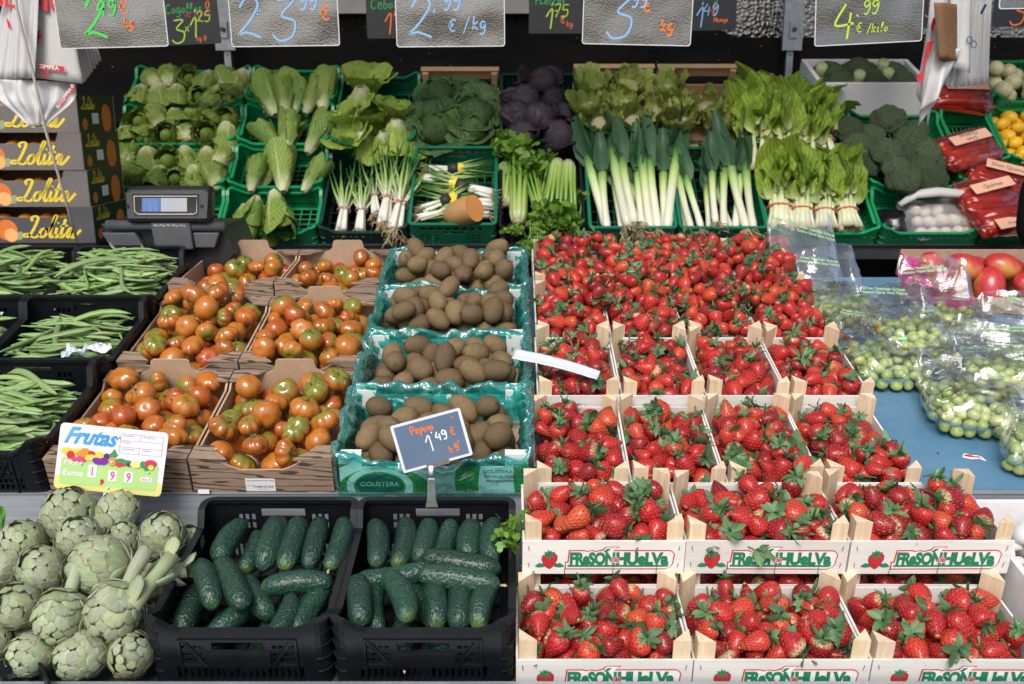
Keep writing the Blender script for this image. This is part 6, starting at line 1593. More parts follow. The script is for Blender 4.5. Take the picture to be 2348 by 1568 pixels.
# ------------------------------------------------------------------ broccoli
def mk_broc():
    m = NT('broccoli_florets'); L = m.loc(); v = m.voro(L, 15, 1.0); n = m.noise(L, 3, 3); r = m.rnd()
    col = m.mix(m.mrange(v, .1, .6), (.190, .255, .130, 1), (.072, .110, .056, 1)); col = m.mix(m.mrange(n, .55, .75, 0, .6), col, (.10, .115, .018, 1))
    col = m.hsv(col, .5, 1, m.mrange(r, 0, 1, .75, 1.25)); m.set(col=col, rough=.7, spec=.25, nrm=m.bump(m.math('SUBTRACT', 1.0, v), .9, .02)); return m.mat
br_m = mk_broc(); br_st = pm('broccoli_stem', (.30, .37, .16), (.42, .46, .24), 30, .5)
def broc_mesh(k):
    b = MB(); b.smooth = True; vs, loc = [], []; nu, nv = 60, 26
    r_ = random.Random(k); cs = [Vector((math.sin(th)*math.cos(a), math.sin(th)*math.sin(a), math.cos(th))) for th, a in [(r_.uniform(0, 1.9), r_.uniform(0, 6.28)) for _ in range(26)]]
    for j in range(nv+1):
        th = PI*.72*j/nv
        for i in range(nu):
            a = 2*PI*i/nu; d = Vector((math.sin(th)*math.cos(a), math.sin(th)*math.sin(a), math.cos(th)))
            m1 = max(d.dot(c) for c in cs); r = .90+.30*max(0, (m1-.80))/.20*.75+.05*noise.noise(d*8+Vector((k, 0, 0)))+.05*noise.noise(d*17+Vector((k, 3, 0)))
            p = Vector((d.x*r, d.y*r, d.z*r*.72)); vs.append(p); loc.append(d)
    b.add(vs, [(j*nu+i, (j+1)*nu+i, (j+1)*nu+(i+1) % nu, j*nu+(i+1) % nu) for j in range(nv) for i in range(nu)]); b.loc = loc; return b.mesh('crown', br_m)
BRO = [broc_mesh(k) for k in range(4)]
b = MB(); b.smooth = True; b.tube([(0, 0, .1), (0, 0, -.4), (.03, 0, -.85), (.03, 0, -.9)], [.5, .27, .24, .20], 10); BRS = b.mesh('stalk', br_st)
def broccoli(p, r, ax, lab, k): 
    e = empty('broccoli', Matrix.Translation(p) @ frame(Vector(ax), roll=k*1.7) @ SC(r), lab, 'broccoli', 'broccoli heads'); put('crown', BRO[k % 4], e); put('stalk', BRS, e); return e
BRL = [(1945,300,46,.12),(2035,275,50,.15),(2000,310,40,.12),(2085,320,48,.14),(1965,335,42,.13),(2030,350,50,.15),(2075,355,36,.13),(2120,350,46,.13),(2010,400,0,0),(2055,390,46,.14),(2110,385,44,.13),(2070,415,50,.15),(2135,410,46,.13),(1990,385,34,.10),(1925,290,34,.09),(2150,375,36,.10),(2000,370,40,.10),(2100,300,36,.11)]
for q, (x, y, pr, h) in enumerate(BRL):
    if not pr: continue
    p = BACK.hit(x, y, h); broccoli(p, .74*pr/scale_at(p), (rg.uniform(-.3, .3), -.62, .7), 'dark green broccoli head ' + ('at the back, below the foam box' if y < 325 else 'in the middle of the heap' if y < 372 else 'at the front, above the white net bag') + (', small' if pr < 42 else ', large'), q)
foam = pm('polystyrene_foam', (.74, .72, .72), (.68, .66, .66), 60, .7, .15, 200)
fp = BACK.at(0, .80, .05); s_ = scale_at(fp); fx0, fx1 = (1868-1173.5)/s_, (2122-1173.5)/s_
fw, fd, fh = fx1-fx0, .34, .155
FM = Matrix.Translation(BACK.at((fx0+fx1)/2, .80, .02)) @ RX(22) @ T(0, fd/2, 0)
e = empty('foam_box', FM, 'white polystyrene box of broccoli against the tarpaulin', 'box')
for nm, q in (('front_wall', (-fw/2, fw/2, -fd/2, -fd/2+.022)), ('back_wall', (-fw/2, fw/2, fd/2-.022, fd/2)), ('side_wall', (-fw/2, -fw/2+.022, -fd/2+.0222, fd/2-.0222)), ('side_wall', (fw/2-.022, fw/2, -fd/2+.0222, fd/2-.0222))):
    b = MB(); b.box(*q, .001, fh); b.obj(nm, foam, e)
b = MB(); b.box(-fw/2+.022, fw/2-.022, -fd/2+.022, fd/2-.022, .001, .02); b.obj('base', foam, e)
for q, (x, y, r) in enumerate(((-.15, .06, .075), (.0, .08, .085), (.16, .07, .075), (-.13, -.07, .072), (.02, -.06, .08), (.16, -.06, .075))):
    broccoli(FM @ Vector((x, y, .115)), r, (rg.uniform(-.2, .2), -.5, .8), 'broccoli head in the white foam box, ' + ('rear' if q < 3 else 'front') + ' row, ' + ('first', 'second', 'third')[q % 3]+' from the chard', q)
for q, (x, y) in enumerate(((-.215, .0), (-.06, -.10), (.10, .05), (.085, -.07))):
    b = MB(); b.smooth = True; b.tube([(0, 0, -.05), (0, 0, .01), (0, -.006, .035), (0, -.012, .04)], [.022, .026, .028, .012], 10); o_ = b.obj('broccoli_stump', br_st, None, FM @ T(x, y, .150)); tag(o_, 'pale cut broccoli stem sticking up in the foam box', 'stem', 'pale broccoli stems in the foam box')
# ------------------------------------------------------------------ signs and price cards
def mk_cardfoil():
    m = NT('embossed_silver'); c = m.coord('Object'); oi = m.n('ObjectInfo').outputs['Random']
    v = m.n('VectorMath', operation='ADD'); m.l(c, v.inputs[0]); m.l(m.comb(m.math('MULTIPLY', oi, 5), oi, 0), v.inputs[1]); v = v.outputs[0]
    h = m.math('ADD', m.math('MULTIPLY', m.noise(m.mapping(v, (1, 1.5, 1)), 170, 2), .040), m.math('MULTIPLY', m.noise(v, 7, 1), .75))
    m.set(col=(.24, .236, .23, 1), metal=1.0, rough=.12, nrm=m.bump(h, .5, .03)); return m.mat
cardfoil = mk_cardfoil()
acryl = pm('clear_edge', (.55, .57, .60), rough=.2, spec=.8)
chalkb = pm('blackboard', (.010, .011, .014), (.016, .017, .02), 20, .35)
ink = {k: pm('marker_'+k, v, rough=.45) for k, v in dict(green=(.06, .55, .09), lime=(.42, .62, .05), blue=(.22, .42, .68), orange=(.80, .16, .02), white=(.75, .78, .82), dgreen=(.03, .40, .10), red=(.45, .04, .10)).items()}
def hang_card(name, label, grp, Y, px0, px1, py, h, mat, rollpx, words, rnd=.006, wz=2.16, edge=True):
    """card hung at depth Y: pixel columns px0..px1, bottom row py; words (text, px, py, height px, ink)"""
    c = atY((px0+px1)/2, py, Y); s = scale_at(c); w = (px1-px0)/s; e = empty(name, Matrix.Translation(c) @ RY(-math.degrees(math.atan(rollpx/(px1-px0)))), label, 'price card', grp)
    b = MB(); b.prism(rrect(w, h, rnd), -.0015, .0015); b.obj('panel', mat, e, T(0, 0, h/2) @ UPRIGHT)
    if edge:
        b = MB(); o_, i_ = rrect(w+.004, h+.004, rnd+.002), rrect(w-.001, h-.001, rnd); n = len(o_)
        for z0 in (-.002, .002): b.add([(x, y, z0) for x, y in o_]+[(x, y, z0) for x, y in i_], [(k, (k+1) % n, n+(k+1) % n, n+k) for k in range(n)])
        b.add([(x, y, -.002) for x, y in o_]+[(x, y, .002) for x, y in o_], [(k, (k+1) % n, n+(k+1) % n, n+k) for k in range(n)]); b.obj('border', acryl, e, T(0, 0, h/2) @ UPRIGHT)
    for q, (tx, x, y, hp, col, wd) in enumerate(words):
        bb = hand(tx, 0, 0, hp/s, .8*wd/s, gap=.12, slant=.1); bb.obj('handwriting', ink[col], e, T((x-(px0+px1)/2)/s, -.0028-.0003*(q % 3), (py-y)/s) @ UPRIGHT)
    for sx in (-1, 1):
        top = wz-c.z; b = MB(); b.tube([(sx*w*.4, 0, h-.004), (sx*w*.4, 0, top)], .0012, 5); b.obj('cord', pm('thin_cord', (.5, .5, .48), rough=.7), e)
    return e
g1, g2 = 'silver price cards', 'black price cards'
hang_card('silver_card', 'silver price card with a green handwritten 2 49, beside the white bags', g1, 2.62, 140, 386, 108, .21, cardfoil, 6, [('2', 196, 88, 92, 'green', 8), ("'", 222, 30, 30, 'green', 6), ('49', 232, 40, 34, 'green', 6), ('E', 285, 36, 30, 'orange', 4), ('kg', 290, 66, 20, 'orange', 4)])
hang_card('silver_card', 'silver price card reading 2 x 3 99 in blue', g1, 2.62, 533, 778, 105, .21, cardfoil, 3, [('2', 545, 88, 92, 'blue', 6), ('x', 595, 38, 20, 'blue', 4), ('3', 625, 94, 92, 'blue', 6), ("'", 672, 20, 26, 'blue', 4), ('99', 690, 28, 34, 'blue', 5), ('E', 740, 50, 30, 'orange', 4)])
hang_card('silver_card', 'silver price card reading 2,99 per kg in pale blue, nicked corner', g1, 2.62, 911, 1156, 106, .21, cardfoil, 2, [('2', 935, 88, 92, 'blue', 6), (',', 995, 28, 30, 'blue', 4), ('99', 1015, 28, 34, 'blue', 5), ('E', 1028, 74, 26, 'blue', 4), ('/', 1062, 76, 34, 'blue', 3), ('kg', 1082, 70, 28, 'blue', 4)])
hang_card('silver_card', 'silver price card with a large blue 3 99 and orange kg', g1, 2.62, 1335, 1581, 102, .21, cardfoil, -5, [('3', 1385, 90, 98, 'blue', 6), ("'", 1430, 16, 24, 'blue', 4), ('99', 1440, 22, 30, 'blue', 5), ('E', 1468, 30, 28, 'orange', 5), ('kg', 1510, 72, 26, 'orange', 5)])
hang_card('silver_card', 'silver price card with a lime green 4.99, beside the brown paper bags', g1, 2.62, 1868, 2110, 99, .21, cardfoil, 12, [('4', 1905, 88, 76, 'lime', 6), ('.', 1958, 40, 40, 'lime', 6), ('99', 1972, 36, 30, 'lime', 4), ('E', 1960, 74, 20, 'lime', 3), ('/kilo', 1985, 76, 20, 'lime', 3)])
hang_card('silver_card', 'silver price card whose lower edge hangs above the lemons', g1, 2.62, 2290, 2520, 18, .21, cardfoil, 3, [])
hang_card('black_card', 'black card offering cogollos de Tudela 3 x 1 25', g2, 4.2, 385, 508, 102, .20, chalkb, 5, [('Cogollos', 388, 34, 20, 'dgreen', 2.5), ('de Tudela', 432, 42, 12, 'red', 2), ('3', 395, 98, 52, 'lime', 4), ('x', 428, 74, 22, 'lime', 3), ('1', 438, 88, 44, 'lime', 4), ("'25", 452, 54, 24, 'lime', 3), ('0', 480, 26, 16, 'orange', 3), ('kg 0', 452, 94, 10, 'orange', 2)], wz=2.28, edge=False)
hang_card('black_card', 'black card for onions, Cebolla, with an orange 1 49', g2, 4.2, 842, 965, 88, .20, chalkb, 1, [('Cebolla', 852, 24, 22, 'dgreen', 2.5), ("1'49", 880, 80, 46, 'orange', 4)], wz=2.28, edge=False)
hang_card('black_card', 'black card for leeks, Puerros, at 1 75', g2, 4.2, 1212, 1338, 77, .20, chalkb, 0, [('Puerros', 1226, 14, 18, 'dgreen', 2.5), ("1", 1248, 68, 44, 'lime', 4), ("'75", 1260, 42, 28, 'lime', 3), ('E', 1284, 54, 16, 'orange', 3), ('kg', 1298, 62, 12, 'orange', 2)], wz=2.28, edge=False)
hang_card('black_card', 'black card for chard, Acelgas, at 1 49 manojo', g2, 4.2, 1570, 1686, 70, .20, chalkb, 2, [('Acelgas', 1600, 4, 16, 'dgreen', 2.5), ("1", 1592, 64, 44, 'blue', 4), ("'49", 1604, 38, 26, 'blue', 3), ('E', 1630, 34, 16, 'orange', 3), ('Manojo', 1634, 52, 10, 'orange', 2)], wz=2.28, edge=False)
hang_card('black_card', 'black card with orange figures half hidden by the brown paper bags', g2, 4.2, 2010, 2132, 62, .20, chalkb, 0, [('3', 2116, 40, 30, 'orange', 3)], wz=2.28, edge=False)
hang_card('black_card', 'black card with an orange figure above the turnips', g2, 4.2, 2272, 2400, 62, .20, chalkb, 0, [('3', 2310, 58, 56, 'orange', 4)], wz=2.28, edge=False)

# fruit price sign on a stake
sgn_w = pm('sign_white', (.80, .80, .81), rough=.3); sgn_g = pm('sign_green', (.42, .66, .22), (.46, .69, .27), 8, .3); sgn_y = pm('sign_yellow', (.78, .70, .22), rough=.3)
sgn_b = pm('sign_blue', (.05, .28, .68), (.13, .44, .78), 14, .3); sgn_p = pm('sign_pink', (.72, .10, .30), rough=.3); sgn_r = pm('sign_red', (.60, .03, .06), rough=.3); sgn_l = pm('sign_grey_text', (.36, .48, .52), rough=.3); sgn_f = pm('sign_frame', (.55, .22, .42), rough=.3)
c = atY(256, 1055, 1.80); SW, SH = .206, .136
sg = empty('price_sign', Matrix.Translation(c) @ RZ(14) @ RX(90-6) @ RZ(-11), 'white and green fruit price sign reading Frutas 1,99 on a white stake', 'sign')
b = MB(); b.prism(rrect(SW, SH, .009), -.002, 0); pn = b.obj('panel', sgn_w, sg)
def flat(name, pts, mat, z, par=pn):
    b = MB(); b.add([(x, y, z) for x, y in pts], [tuple(range(len(pts)))]); return b.obj(name, mat, par)
def shift(pts, dx, dy): return [(x+dx, y+dy) for x, y in pts]
yb = [(-SW/2, -SH/2+.022), (-SW/2, -SH/2+.009)] + [p for p in rrect(SW, SH, .009) if p[1] < -SH/2+.0095] + [(SW/2, -SH/2+.022)]
flat('yellow_band', shift(rrect(SW-.001, .030, .008), 0, -SH/2+.0155), sgn_y, .0003)
flat('green_field', shift(rrect(.186, .056, .006), -.001, -.030), sgn_g, .0006)
letter('sign_word', 'Frutas', sgn_b, pn, T(-.046, .029, .0005) @ SC(1.0, 1.2, 1), .0385, offset=.035, shear=.45)
letter('sign_word', 'P.V.P.', sgn_w, pn, T(-.075, -.0165, .001), .0125, offset=.03)
letter('sign_word', '€uros', sgn_w, pn, T(-.0715, -.0385, .001), .0165, offset=.03, shear=.1)
for x, t in ((-.034, '1'), (.005, '9'), (.036, '9')):
    y = -.036+(.006 if t == '1' else 0)+.004; flat('digit_tile', shift(rrect(.0165, .026 if t == '1' else .0225, .0025), x, y), sgn_w, .0010)
    letter('digit', t, sgn_p, pn, T(x, y-.0085, .0014) @ SC(.8, 1.15, 1), .022, offset=.025)
letter('digit', ',', sgn_r, pn, T(-.0135, -.0470, .0014), .040, offset=.03)
flat('unit_tile', shift(rrect(.023, .0095, .0025), .071, -.034), sgn_w, .0010); letter('unit_word', 'KILO', sgn_p, pn, T(.071, -.0368, .0014), .0082)
fr_ = strokes([[(.012, .058), (.094, .058)], [(.012, .044), (.094, .044)], [(.012, .030), (.094, .030)], [(.012, .017), (.094, .017)], [(.012, .017), (.012, .058)], [(.094, .017), (.094, .058)], [(.050, .044), (.050, .058)], [(.050, .017), (.050, .030)]], .0007, z=.0006); fr_.obj('table_lines', sgn_f, pn)
for t, x, y in (('Variedad', .026, .0525), ('Producto', .066, .0525), ('Origen', .023, .0385), ('Categoria', .027, .0245), ('Calibre', .064, .0245)): letter('table_word', t, sgn_l, pn, T(x, y, .0007), .0062, shear=.2)
# row of printed fruit
fc = {k: pm('printed_'+k, v, rough=.3) for k, v in dict(yellow=(.80, .62, .08), apple=(.62, .03, .06), orange=(.82, .28, .04), pink=(.70, .06, .22), pear=(.72, .68, .10), purple=(.20, .03, .38), pine=(.70, .32, .06), leaf=(.05, .30, .10), lemon=(.80, .76, .25), melon=(.62, .05, .09), dark=(.10, .04, .12)).items()}
zz = .0016
for i, (k, x, y, rx, ry) in enumerate((('yellow', -.085, .007, .012, .008), ('yellow', -.068, .008, .010, .006), ('apple', -.078, .000, .0075, .0085), ('orange', -.052, .008, .0095, .009), ('orange', -.060, .003, .008, .007), ('pink', -.070, -.008, .005, .0055), ('pink', -.061, -.007, .0055, .006), ('pink', -.052, -.008, .005, .0055), ('apple', -.039, .006, .007, .006), ('pear', -.041, -.002, .010, .0065), ('yellow', -.024, .004, .0085, .008), ('dark', -.010, .004, .006, .006), ('purple', -.026, -.008, .011, .007), ('purple', -.015, -.007, .009, .008), ('pine', .002, -.006, .0075, .010), ('leaf', .002, .008, .008, .005), ('leaf', .002, .012, .003, .008), ('leaf', .016, -.003, .010, .005), ('melon', .014, -.011, .007, .005), ('apple', .024, -.009, .007, .004), ('leaf', .031, -.005, .010, .005), ('dark', .034, -.009, .005, .0045), ('lemon', .047, -.008, .011, .007), ('leaf', .061, -.006, .006, .007), ('melon', .075, -.003, .012, .008), ('pear', .077, -.011, .006, .0055), ('leaf', .068, -.015, .005, .004))):
    flat('printed_fruit', ellipse(x, y+.004, rx, ry, 14, .3*math.sin(i*3)), fc[k], zz+.00006*i)
b = MB(); b.box(-.0085, .0085, -SH/2-.085, -SH/2+.012, -.0065, -.0022); b.box(-.003, .003, -SH/2-.085, -SH/2+.012, -.0021, -.0016); b.obj('stake', sgn_w, sg)
for x, y in ((-.001, -SH/2+.010), (-.056, -.0125), (.073, -.018), (.001, -.0035), (.008, .050)):
    b = MB(); b.smooth = True; b.tube([(x, y, .001), (x, y, .0032), (x, y, .0040)], [.0024, .0022, .001], 10); b.obj('rivet', sgn_w, sg)

# cucumber price card in a clip
c = atY(989, 1010, 1.80)
pc = empty('price_card', Matrix.Translation(c) @ RX(82) @ RZ(15.3), 'slate blue price card reading Pepino 1 49, clipped to a cucumber crate', 'price card')
slate = pm('slate_card', (.085, .135, .215), (.11, .16, .245), 6, .35)
b = MB(); b.prism(rrect(.147, .101, .004), -.001, 0); b.obj('sleeve', pm('laminate_edge', (.62, .66, .72), rough=.25), pc)
b = MB(); b.add([(x, y, .0004) for x, y in rrect(.135, .090, .0005, 1)], [tuple(range(8))]); cb = b.obj('card', slate, pc)
for tx, x, y, hh, cl, wd in (('Pepino', -.036, .021, .016, 'orange', .0026), ("1", -.012, -.022, .034, 'white', .0026), ("'", .004, .003, .013, 'white', .0024), ('49', .010, -.004, .019, 'white', .0028), ('E', .042, .000, .016, 'orange', .0026), ('k', .030, -.034, .013, 'orange', .0026), ('g', .042, -.028, .015, 'orange', .0028)):
    hand(tx, 0, 0, hh, wd, gap=.1, slant=-.05).obj('handwriting', ink[cl], cb, T(x, y, .0009))
strokes([[(.052, .034), (.056, .036)], [(.050, -.018), (.053, -.014)]], .003).obj('handwriting', ink['orange'], cb, T(0, 0, .0009))
clr = NT('clear_plastic'); clr.set(col=(.9, .93, .95, 1), rough=.08, trans=.85, ior=1.3); clr = clr.mat
b = MB(); b.box(-.024, .024, -.054, -.043, .0012, .004); b.obj('card_holder', clr, pc)
top = atY(991, 1085, 1.775); bot = atY(990, 1160, 1.775)
cp = empty('clip', Matrix.Translation(bot), 'clear plastic clip gripping the cucumber crate rim', 'clip')
Hc = (top-bot).z
b = MB(); b.smooth = True; b.tube([(0, 0, Hc-.002), (0, 0, Hc+.016)], .005, 10); b.obj('pivot', sgn_w, cp)
for y in (-.004, .006):
    b = MB(); b.prism([(-.0125, 0), (.0125, 0), (.0085, .02), (.0070, Hc-.012), (-.0070, Hc-.012), (-.0085, .02)], -.0015, .0015); b.obj('jaw', clr, cp, T(0, y, 0) @ UPRIGHT)
b = MB(); b.box(-.006, .006, -.002, .004, Hc-.024, Hc-.0125); b.obj('spring', sgn_w, cp)

# folded white paper strip
p0, p1 = FRONT.hit(1178, 812, .150), FRONT.hit(1372, 862, .125); d = p1-p0; L = d.length
X = d.normalized(); Nn = FRONT.n.copy(); Yv = Nn.cross(X).normalized(); Nn = X.cross(Yv)
b = MB(); b.smooth = True
b.surf(lambda u, v: tuple(p0+X*(u*L)+Yv*((v-.5)*.042*(1-.15*u)+.004*math.sin(u*3))+Nn*(.003*math.sin(u*PI)+.006*max(0, v-.6)**1.2*2+.0015*noise.noise(Vector((u*12, v*3, 0))))), 30, 8)
o_ = b.obj('paper_strip', pm('white_paper', (.62, .64, .69), (.58, .60, .66), 10, .7)); o_.modifiers.new('thickness', 'SOLIDIFY').thickness = .0008
tag(o_, 'white paper strip laid over the edge between kiwis and strawberries', 'paper')
# torn sticker on the blue table
p = FRONT.hit(2230, 1047, .0012)
st_ = empty('torn_sticker', Matrix.Translation(p) @ RX(14.5) @ RZ(-8), 'torn red and white sticker on the bare blue table', 'sticker')
b = MB(); b.add([(x, y, 0) for x, y in ((-.024, -.006), (-.006, -.011), (.012, -.007), (.027, -.015), (.020, .003), (.010, .008), (-.004, .006), (-.012, .012), (-.020, .008))], [tuple(range(9))]); b.obj('backing', sticker, st_)
b = MB(); b.add([(x, y, .0004) for x, y in ((-.020, .000), (-.004, -.003), (.010, -.002), (.019, -.006), (.014, .003), (.002, .003), (-.010, .008), (-.017, .006))], [tuple(range(8))]); b.obj('print', pr_red, st_)

# ------------------------------------------------------------------ weighing scale
sc_grey = pm('scale_grey', (.075, .078, .085), (.09, .093, .10), 30, .4); sc_dark = pm('scale_black', (.016, .017, .019), rough=.4)
Yc = 3.02
c = atY(405, 540, Yc); SM = Matrix.Translation(c)
sca = empty('weighing_scale', SM, 'grey electronic weighing scale with lit display behind the bean crates', 'scale')
def px3(x, y, Y=Yc): return atY(x, y, Y)-c
def plate(name, pts, y0, y1, mat, par=sca, bev=.006):
    b = MB(); b.prism([(p.x, p.z) for p in pts], 0, y1-y0); o_ = b.obj(name, mat, par, T(0, y1, 0) @ UPRIGHT)
    if bev:
        md = o_.modifiers.new('bevel', 'BEVEL'); md.width = bev; md.segments = 3; md.limit_method = 'ANGLE'
    return o_
plate('body', [px3(*q) for q in ((238, 510), (520, 518), (546, 578), (520, 612), (440, 625), (280, 605))], -.03, .22, sc_dark)
b = MB(); b.smooth = True; a_, c_ = px3(245, 516, Yc-.05), px3(515, 520, Yc-.05); b.tube([a_, c_], .016, 12); b.obj('front_roll', sc_grey, sca)
plate('front_plate', [px3(*q) for q in ((250, 528), (325, 528), (345, 560), (270, 560))], -.060, -.035, sc_grey, bev=.004)
plate('front_plate', [px3(*q) for q in ((455, 528), (515, 528), (505, 562), (462, 562))], -.060, -.035, sc_grey, bev=.004)
plate('neck', [px3(*q) for q in ((362, 500), (452, 500), (460, 565), (375, 565))], -.075, -.02, sc_grey)
ht = plate('display_housing', [px3(*q) for q in ((310, 424), (500, 424), (500, 506), (310, 506))], -.085, -.015, sc_dark, bev=.018)
wn = plate('window_frame', [px3(*q) for q in ((313, 436), (497, 436), (494, 494), (318, 494))], -.088, -.0855, sc_grey, bev=.001)
gl = NT('display_glass'); gl.set(col=(.10, .09, .08, 1), rough=.05, metal=.6, spec=.8); plate('window', [px3(*q) for q in ((328, 439), (477, 439), (475, 488), (332, 488))], -.0895, -.0882, gl.mat, bev=0)
for x0, x1, col, nm in ((350, 392, (.10, .32, .95, 1), 'blue_field'), (392.5, 450, (.95, .96, 1, 1), 'white_field')):
    m = NT('screen_'+nm); m.set(col=(.02, .02, .02, 1)); n_ = m.noise(m.mapping(m.coord('Object'), (30, 1, 200)), 3, 2)
    m.l(m.mix(m.mrange(n_, .35, .65, 0, .35), col, (.7, .8, 1, 1)), m.b.inputs['Emission Color']); m.b.inputs['Emission Strength'].default_value = .40
    plate(nm, [px3(*q) for q in ((x0, 448), (x1, 448), (x1, 478), (x0, 478))], -.0908, -.0898, m.mat, bev=0)
rr_ = [px3(*q) for q in ((333, 444), (473, 444), (472, 480), (464, 484), (342, 484), (334, 478), (333, 444))]
b = MB(); b.tube([q+Vector((0, -.0912, 0)) for q in rr_], .0012, 5); b.obj('window_line', pr_white, sca)
letter('scale_lettering', 'Max 15 kg  Min 100 g  e=5 g', sticker, sca, T(px3(407, 510).x, -.0758, px3(407, 512).z) @ UPRIGHT, .0085)
for x in (318, 483):
    b = MB(); q = px3(x, 466); b.tube([q+Vector((0, -.0885, 0)), q+Vector((0, -.0905, 0))], .006, 10); b.obj('screw', sc_dark, sca)
b = MB(); b.box(-.14, .14, 0, .2, -.25, px3(300, 612).z-.004); b.obj('stand', blacksheet, sca)
# ------------------------------------------------------------------ orange boxes
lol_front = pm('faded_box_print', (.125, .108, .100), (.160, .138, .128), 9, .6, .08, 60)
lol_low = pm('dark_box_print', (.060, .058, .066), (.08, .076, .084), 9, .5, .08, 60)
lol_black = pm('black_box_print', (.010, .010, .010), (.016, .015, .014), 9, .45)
yel = pm('print_yellow', (.78, .58, .045), rough=.5); orr = pm('print_orange', (.75, .20, .03), (.62, .14, .02), 40, .5); lfp = pm('print_leaf', (.30, .34, .17), rough=.5)
LOLITA = [[(.30,.76),(.22,.90),(.36,1.0),(.53,.92),(.47,.6),(.34,.25),(.18,.04),(.02,.04),(0,.14),(.15,.16),(.36,.03),(.56,0),(.72,.16)],[(.98,.42),(.80,.38),(.72,.14),(.86,0),(1.02,.14),(1.02,.36),(.93,.44),(1.10,.32)],[(1.08,.20),(1.28,.66),(1.40,1.0),(1.31,.96),(1.22,.4),(1.22,.06),(1.32,0),(1.44,.16)],[(1.50,.46),(1.46,.08),(1.54,0),(1.68,.16)],[(1.51,.66),(1.53,.70)],[(1.84,.86),(1.72,.1),(1.80,0),(1.94,.16)],[(1.64,.52),(2.0,.56)],[(2.30,.42),(2.12,.43),(2.0,.14),(2.12,0),(2.28,.40),(2.26,.05),(2.38,0),(2.64,.36)]]
def lolita(w, mat, par, M, name='box_lettering'):
    s = w/2.9; strokes(LOLITA, .115*s, None, -1.45*s, 0, s, .28, calli=.35).obj(name, mat, par, M)
or_skin = pm('orange_peel', (.78, .27, .02), (.70, .22, .015), 30, .42, .35, 900, bdist=.0006)
def ball(name, mat, nz=1.0, n=18):
    b = MB(); b.smooth = True
    b.surf(lambda u, v: (math.sin(v*PI)*math.cos(u*2*PI), math.sin(v*PI)*math.sin(u*2*PI), -math.cos(v*PI)*nz), n, n//2, cu=True); return b.mesh(name, mat)
ORG = ball('orange', or_skin, .95)
LW, LD, LH = .50, .34, .1375
zb = atY(205, 557, 3.6).z
stand = empty('box_trestle', T(-1.855, 3.77, 0), 'low dark trestle under the stacked orange boxes', 'stand')
b = MB(); b.box(-.26, .26, -.18, .18, zb-.03, zb-.002); b.obj('top', blacksheet, stand)
for sx in (-1, 1):
    for sy in (-1, 1): b = MB(); b.box(sx*.23-.02, sx*.23+.02, sy*.15-.02, sy*.15+.02, 0, zb-.031); b.obj('leg', galv, stand)
for k in range(4):
    nm = ('bottom, darkest', 'second from the bottom', 'second from the top', 'topmost')[k]
    e = empty('orange_box', T(-1.855+(0, -.006, -.012, -.016)[k], 3.60, zb+k*(LH+.001)) @ RZ((0, .6, -.4, .3)[k]), f'grey cardboard orange box with yellow script lettering, {nm} of the stack', 'box', 'stacked orange boxes')
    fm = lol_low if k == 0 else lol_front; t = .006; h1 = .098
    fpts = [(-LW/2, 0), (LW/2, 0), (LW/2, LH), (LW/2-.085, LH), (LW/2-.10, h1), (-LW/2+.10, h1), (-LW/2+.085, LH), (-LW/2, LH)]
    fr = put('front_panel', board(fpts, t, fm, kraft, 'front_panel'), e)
    lolita(.235, yel, fr, T(.095, -.0008, .022) @ UPRIGHT)
    flatp = MB(); flatp.add([(x, y, 0) for x, y in ellipse(-.085, .050, .042, .040, 22)], [tuple(range(22))]); flatp.obj('orange_picture', orr, fr, T(0, -.0006, 0) @ UPRIGHT)
    flatp = MB(); flatp.add([(x, y, 0) for x, y in ((-.06, .01), (-.035, .012), (-.015, .03), (-.030, .045), (-.055, .04))], [tuple(range(5))]); flatp.obj('leaf_picture', lfp, fr, T(0, -.0004, 0) @ UPRIGHT)
    flatp = MB(); flatp.add([(x, y, 0) for x, y in ellipse(-.070, .030, .026, .026, 20)], [tuple(range(20))]); flatp.obj('orange_picture', pm('print_pale_orange', (.82, .42, .15), rough=.5), fr, T(0, -.0010, 0) @ UPRIGHT)
    for sx in (-1, 1):
        spts = [(-LD/2+t, 0), (LD/2-t, 0), (LD/2-t, LH), (-LD/2+t, LH)]
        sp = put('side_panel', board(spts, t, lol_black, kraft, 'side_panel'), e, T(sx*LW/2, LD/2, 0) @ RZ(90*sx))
        if sx > 0:
            lolita(.13, yel, sp, T(-.07, -.0008, .085) @ UPRIGHT)
            q_ = MB(); q_.add([(x, y, 0) for x, y in ellipse(.085, .05, .045, .055, 22)], [tuple(range(22))]); q_.obj('orange_picture', orr, sp, T(0, -.0006, 0) @ UPRIGHT)
            q_ = MB(); q_.add([(x, y, 0) for x, y in ellipse(-.115, .03, .022, .022, 16)], [tuple(range(16))]); q_.obj('orange_picture', orr, sp, T(0, -.0006, 0) @ UPRIGHT)
            q_ = MB(); q_.add([(x, y, 0) for x, y in ((-.05, .03), (.01, .03), (.01, .07), (-.05, .07))], [(0, 1, 2, 3)]); q_.obj('stuck_label', sticker, sp, T(0, -.0010, 0) @ UPRIGHT)
    put('back_panel', board([(-LW/2, 0), (LW/2, 0), (LW/2, LH), (-LW/2, LH)], t, lol_black, kraft, 'back_panel'), e, T(0, LD, 0) @ RZ(180))
    b = MB(); b.box(-LW/2+t, LW/2-t, t, LD-t, .001, .006); b.obj('base', kraft, e)
    r_ = random.Random(k)
    for q in range(6):
        x = -.20+q*.08; o_ = put('orange', ORG, None, e.matrix_basis @ T(x+r_.uniform(-.008, .008), .065+r_.uniform(-.01, .01), .070+r_.uniform(-.004, .006)) @ SC(.038)); tag(o_, f'orange showing through the slot of the box {nm} of the stack', 'orange', 'oranges inside the boxes')

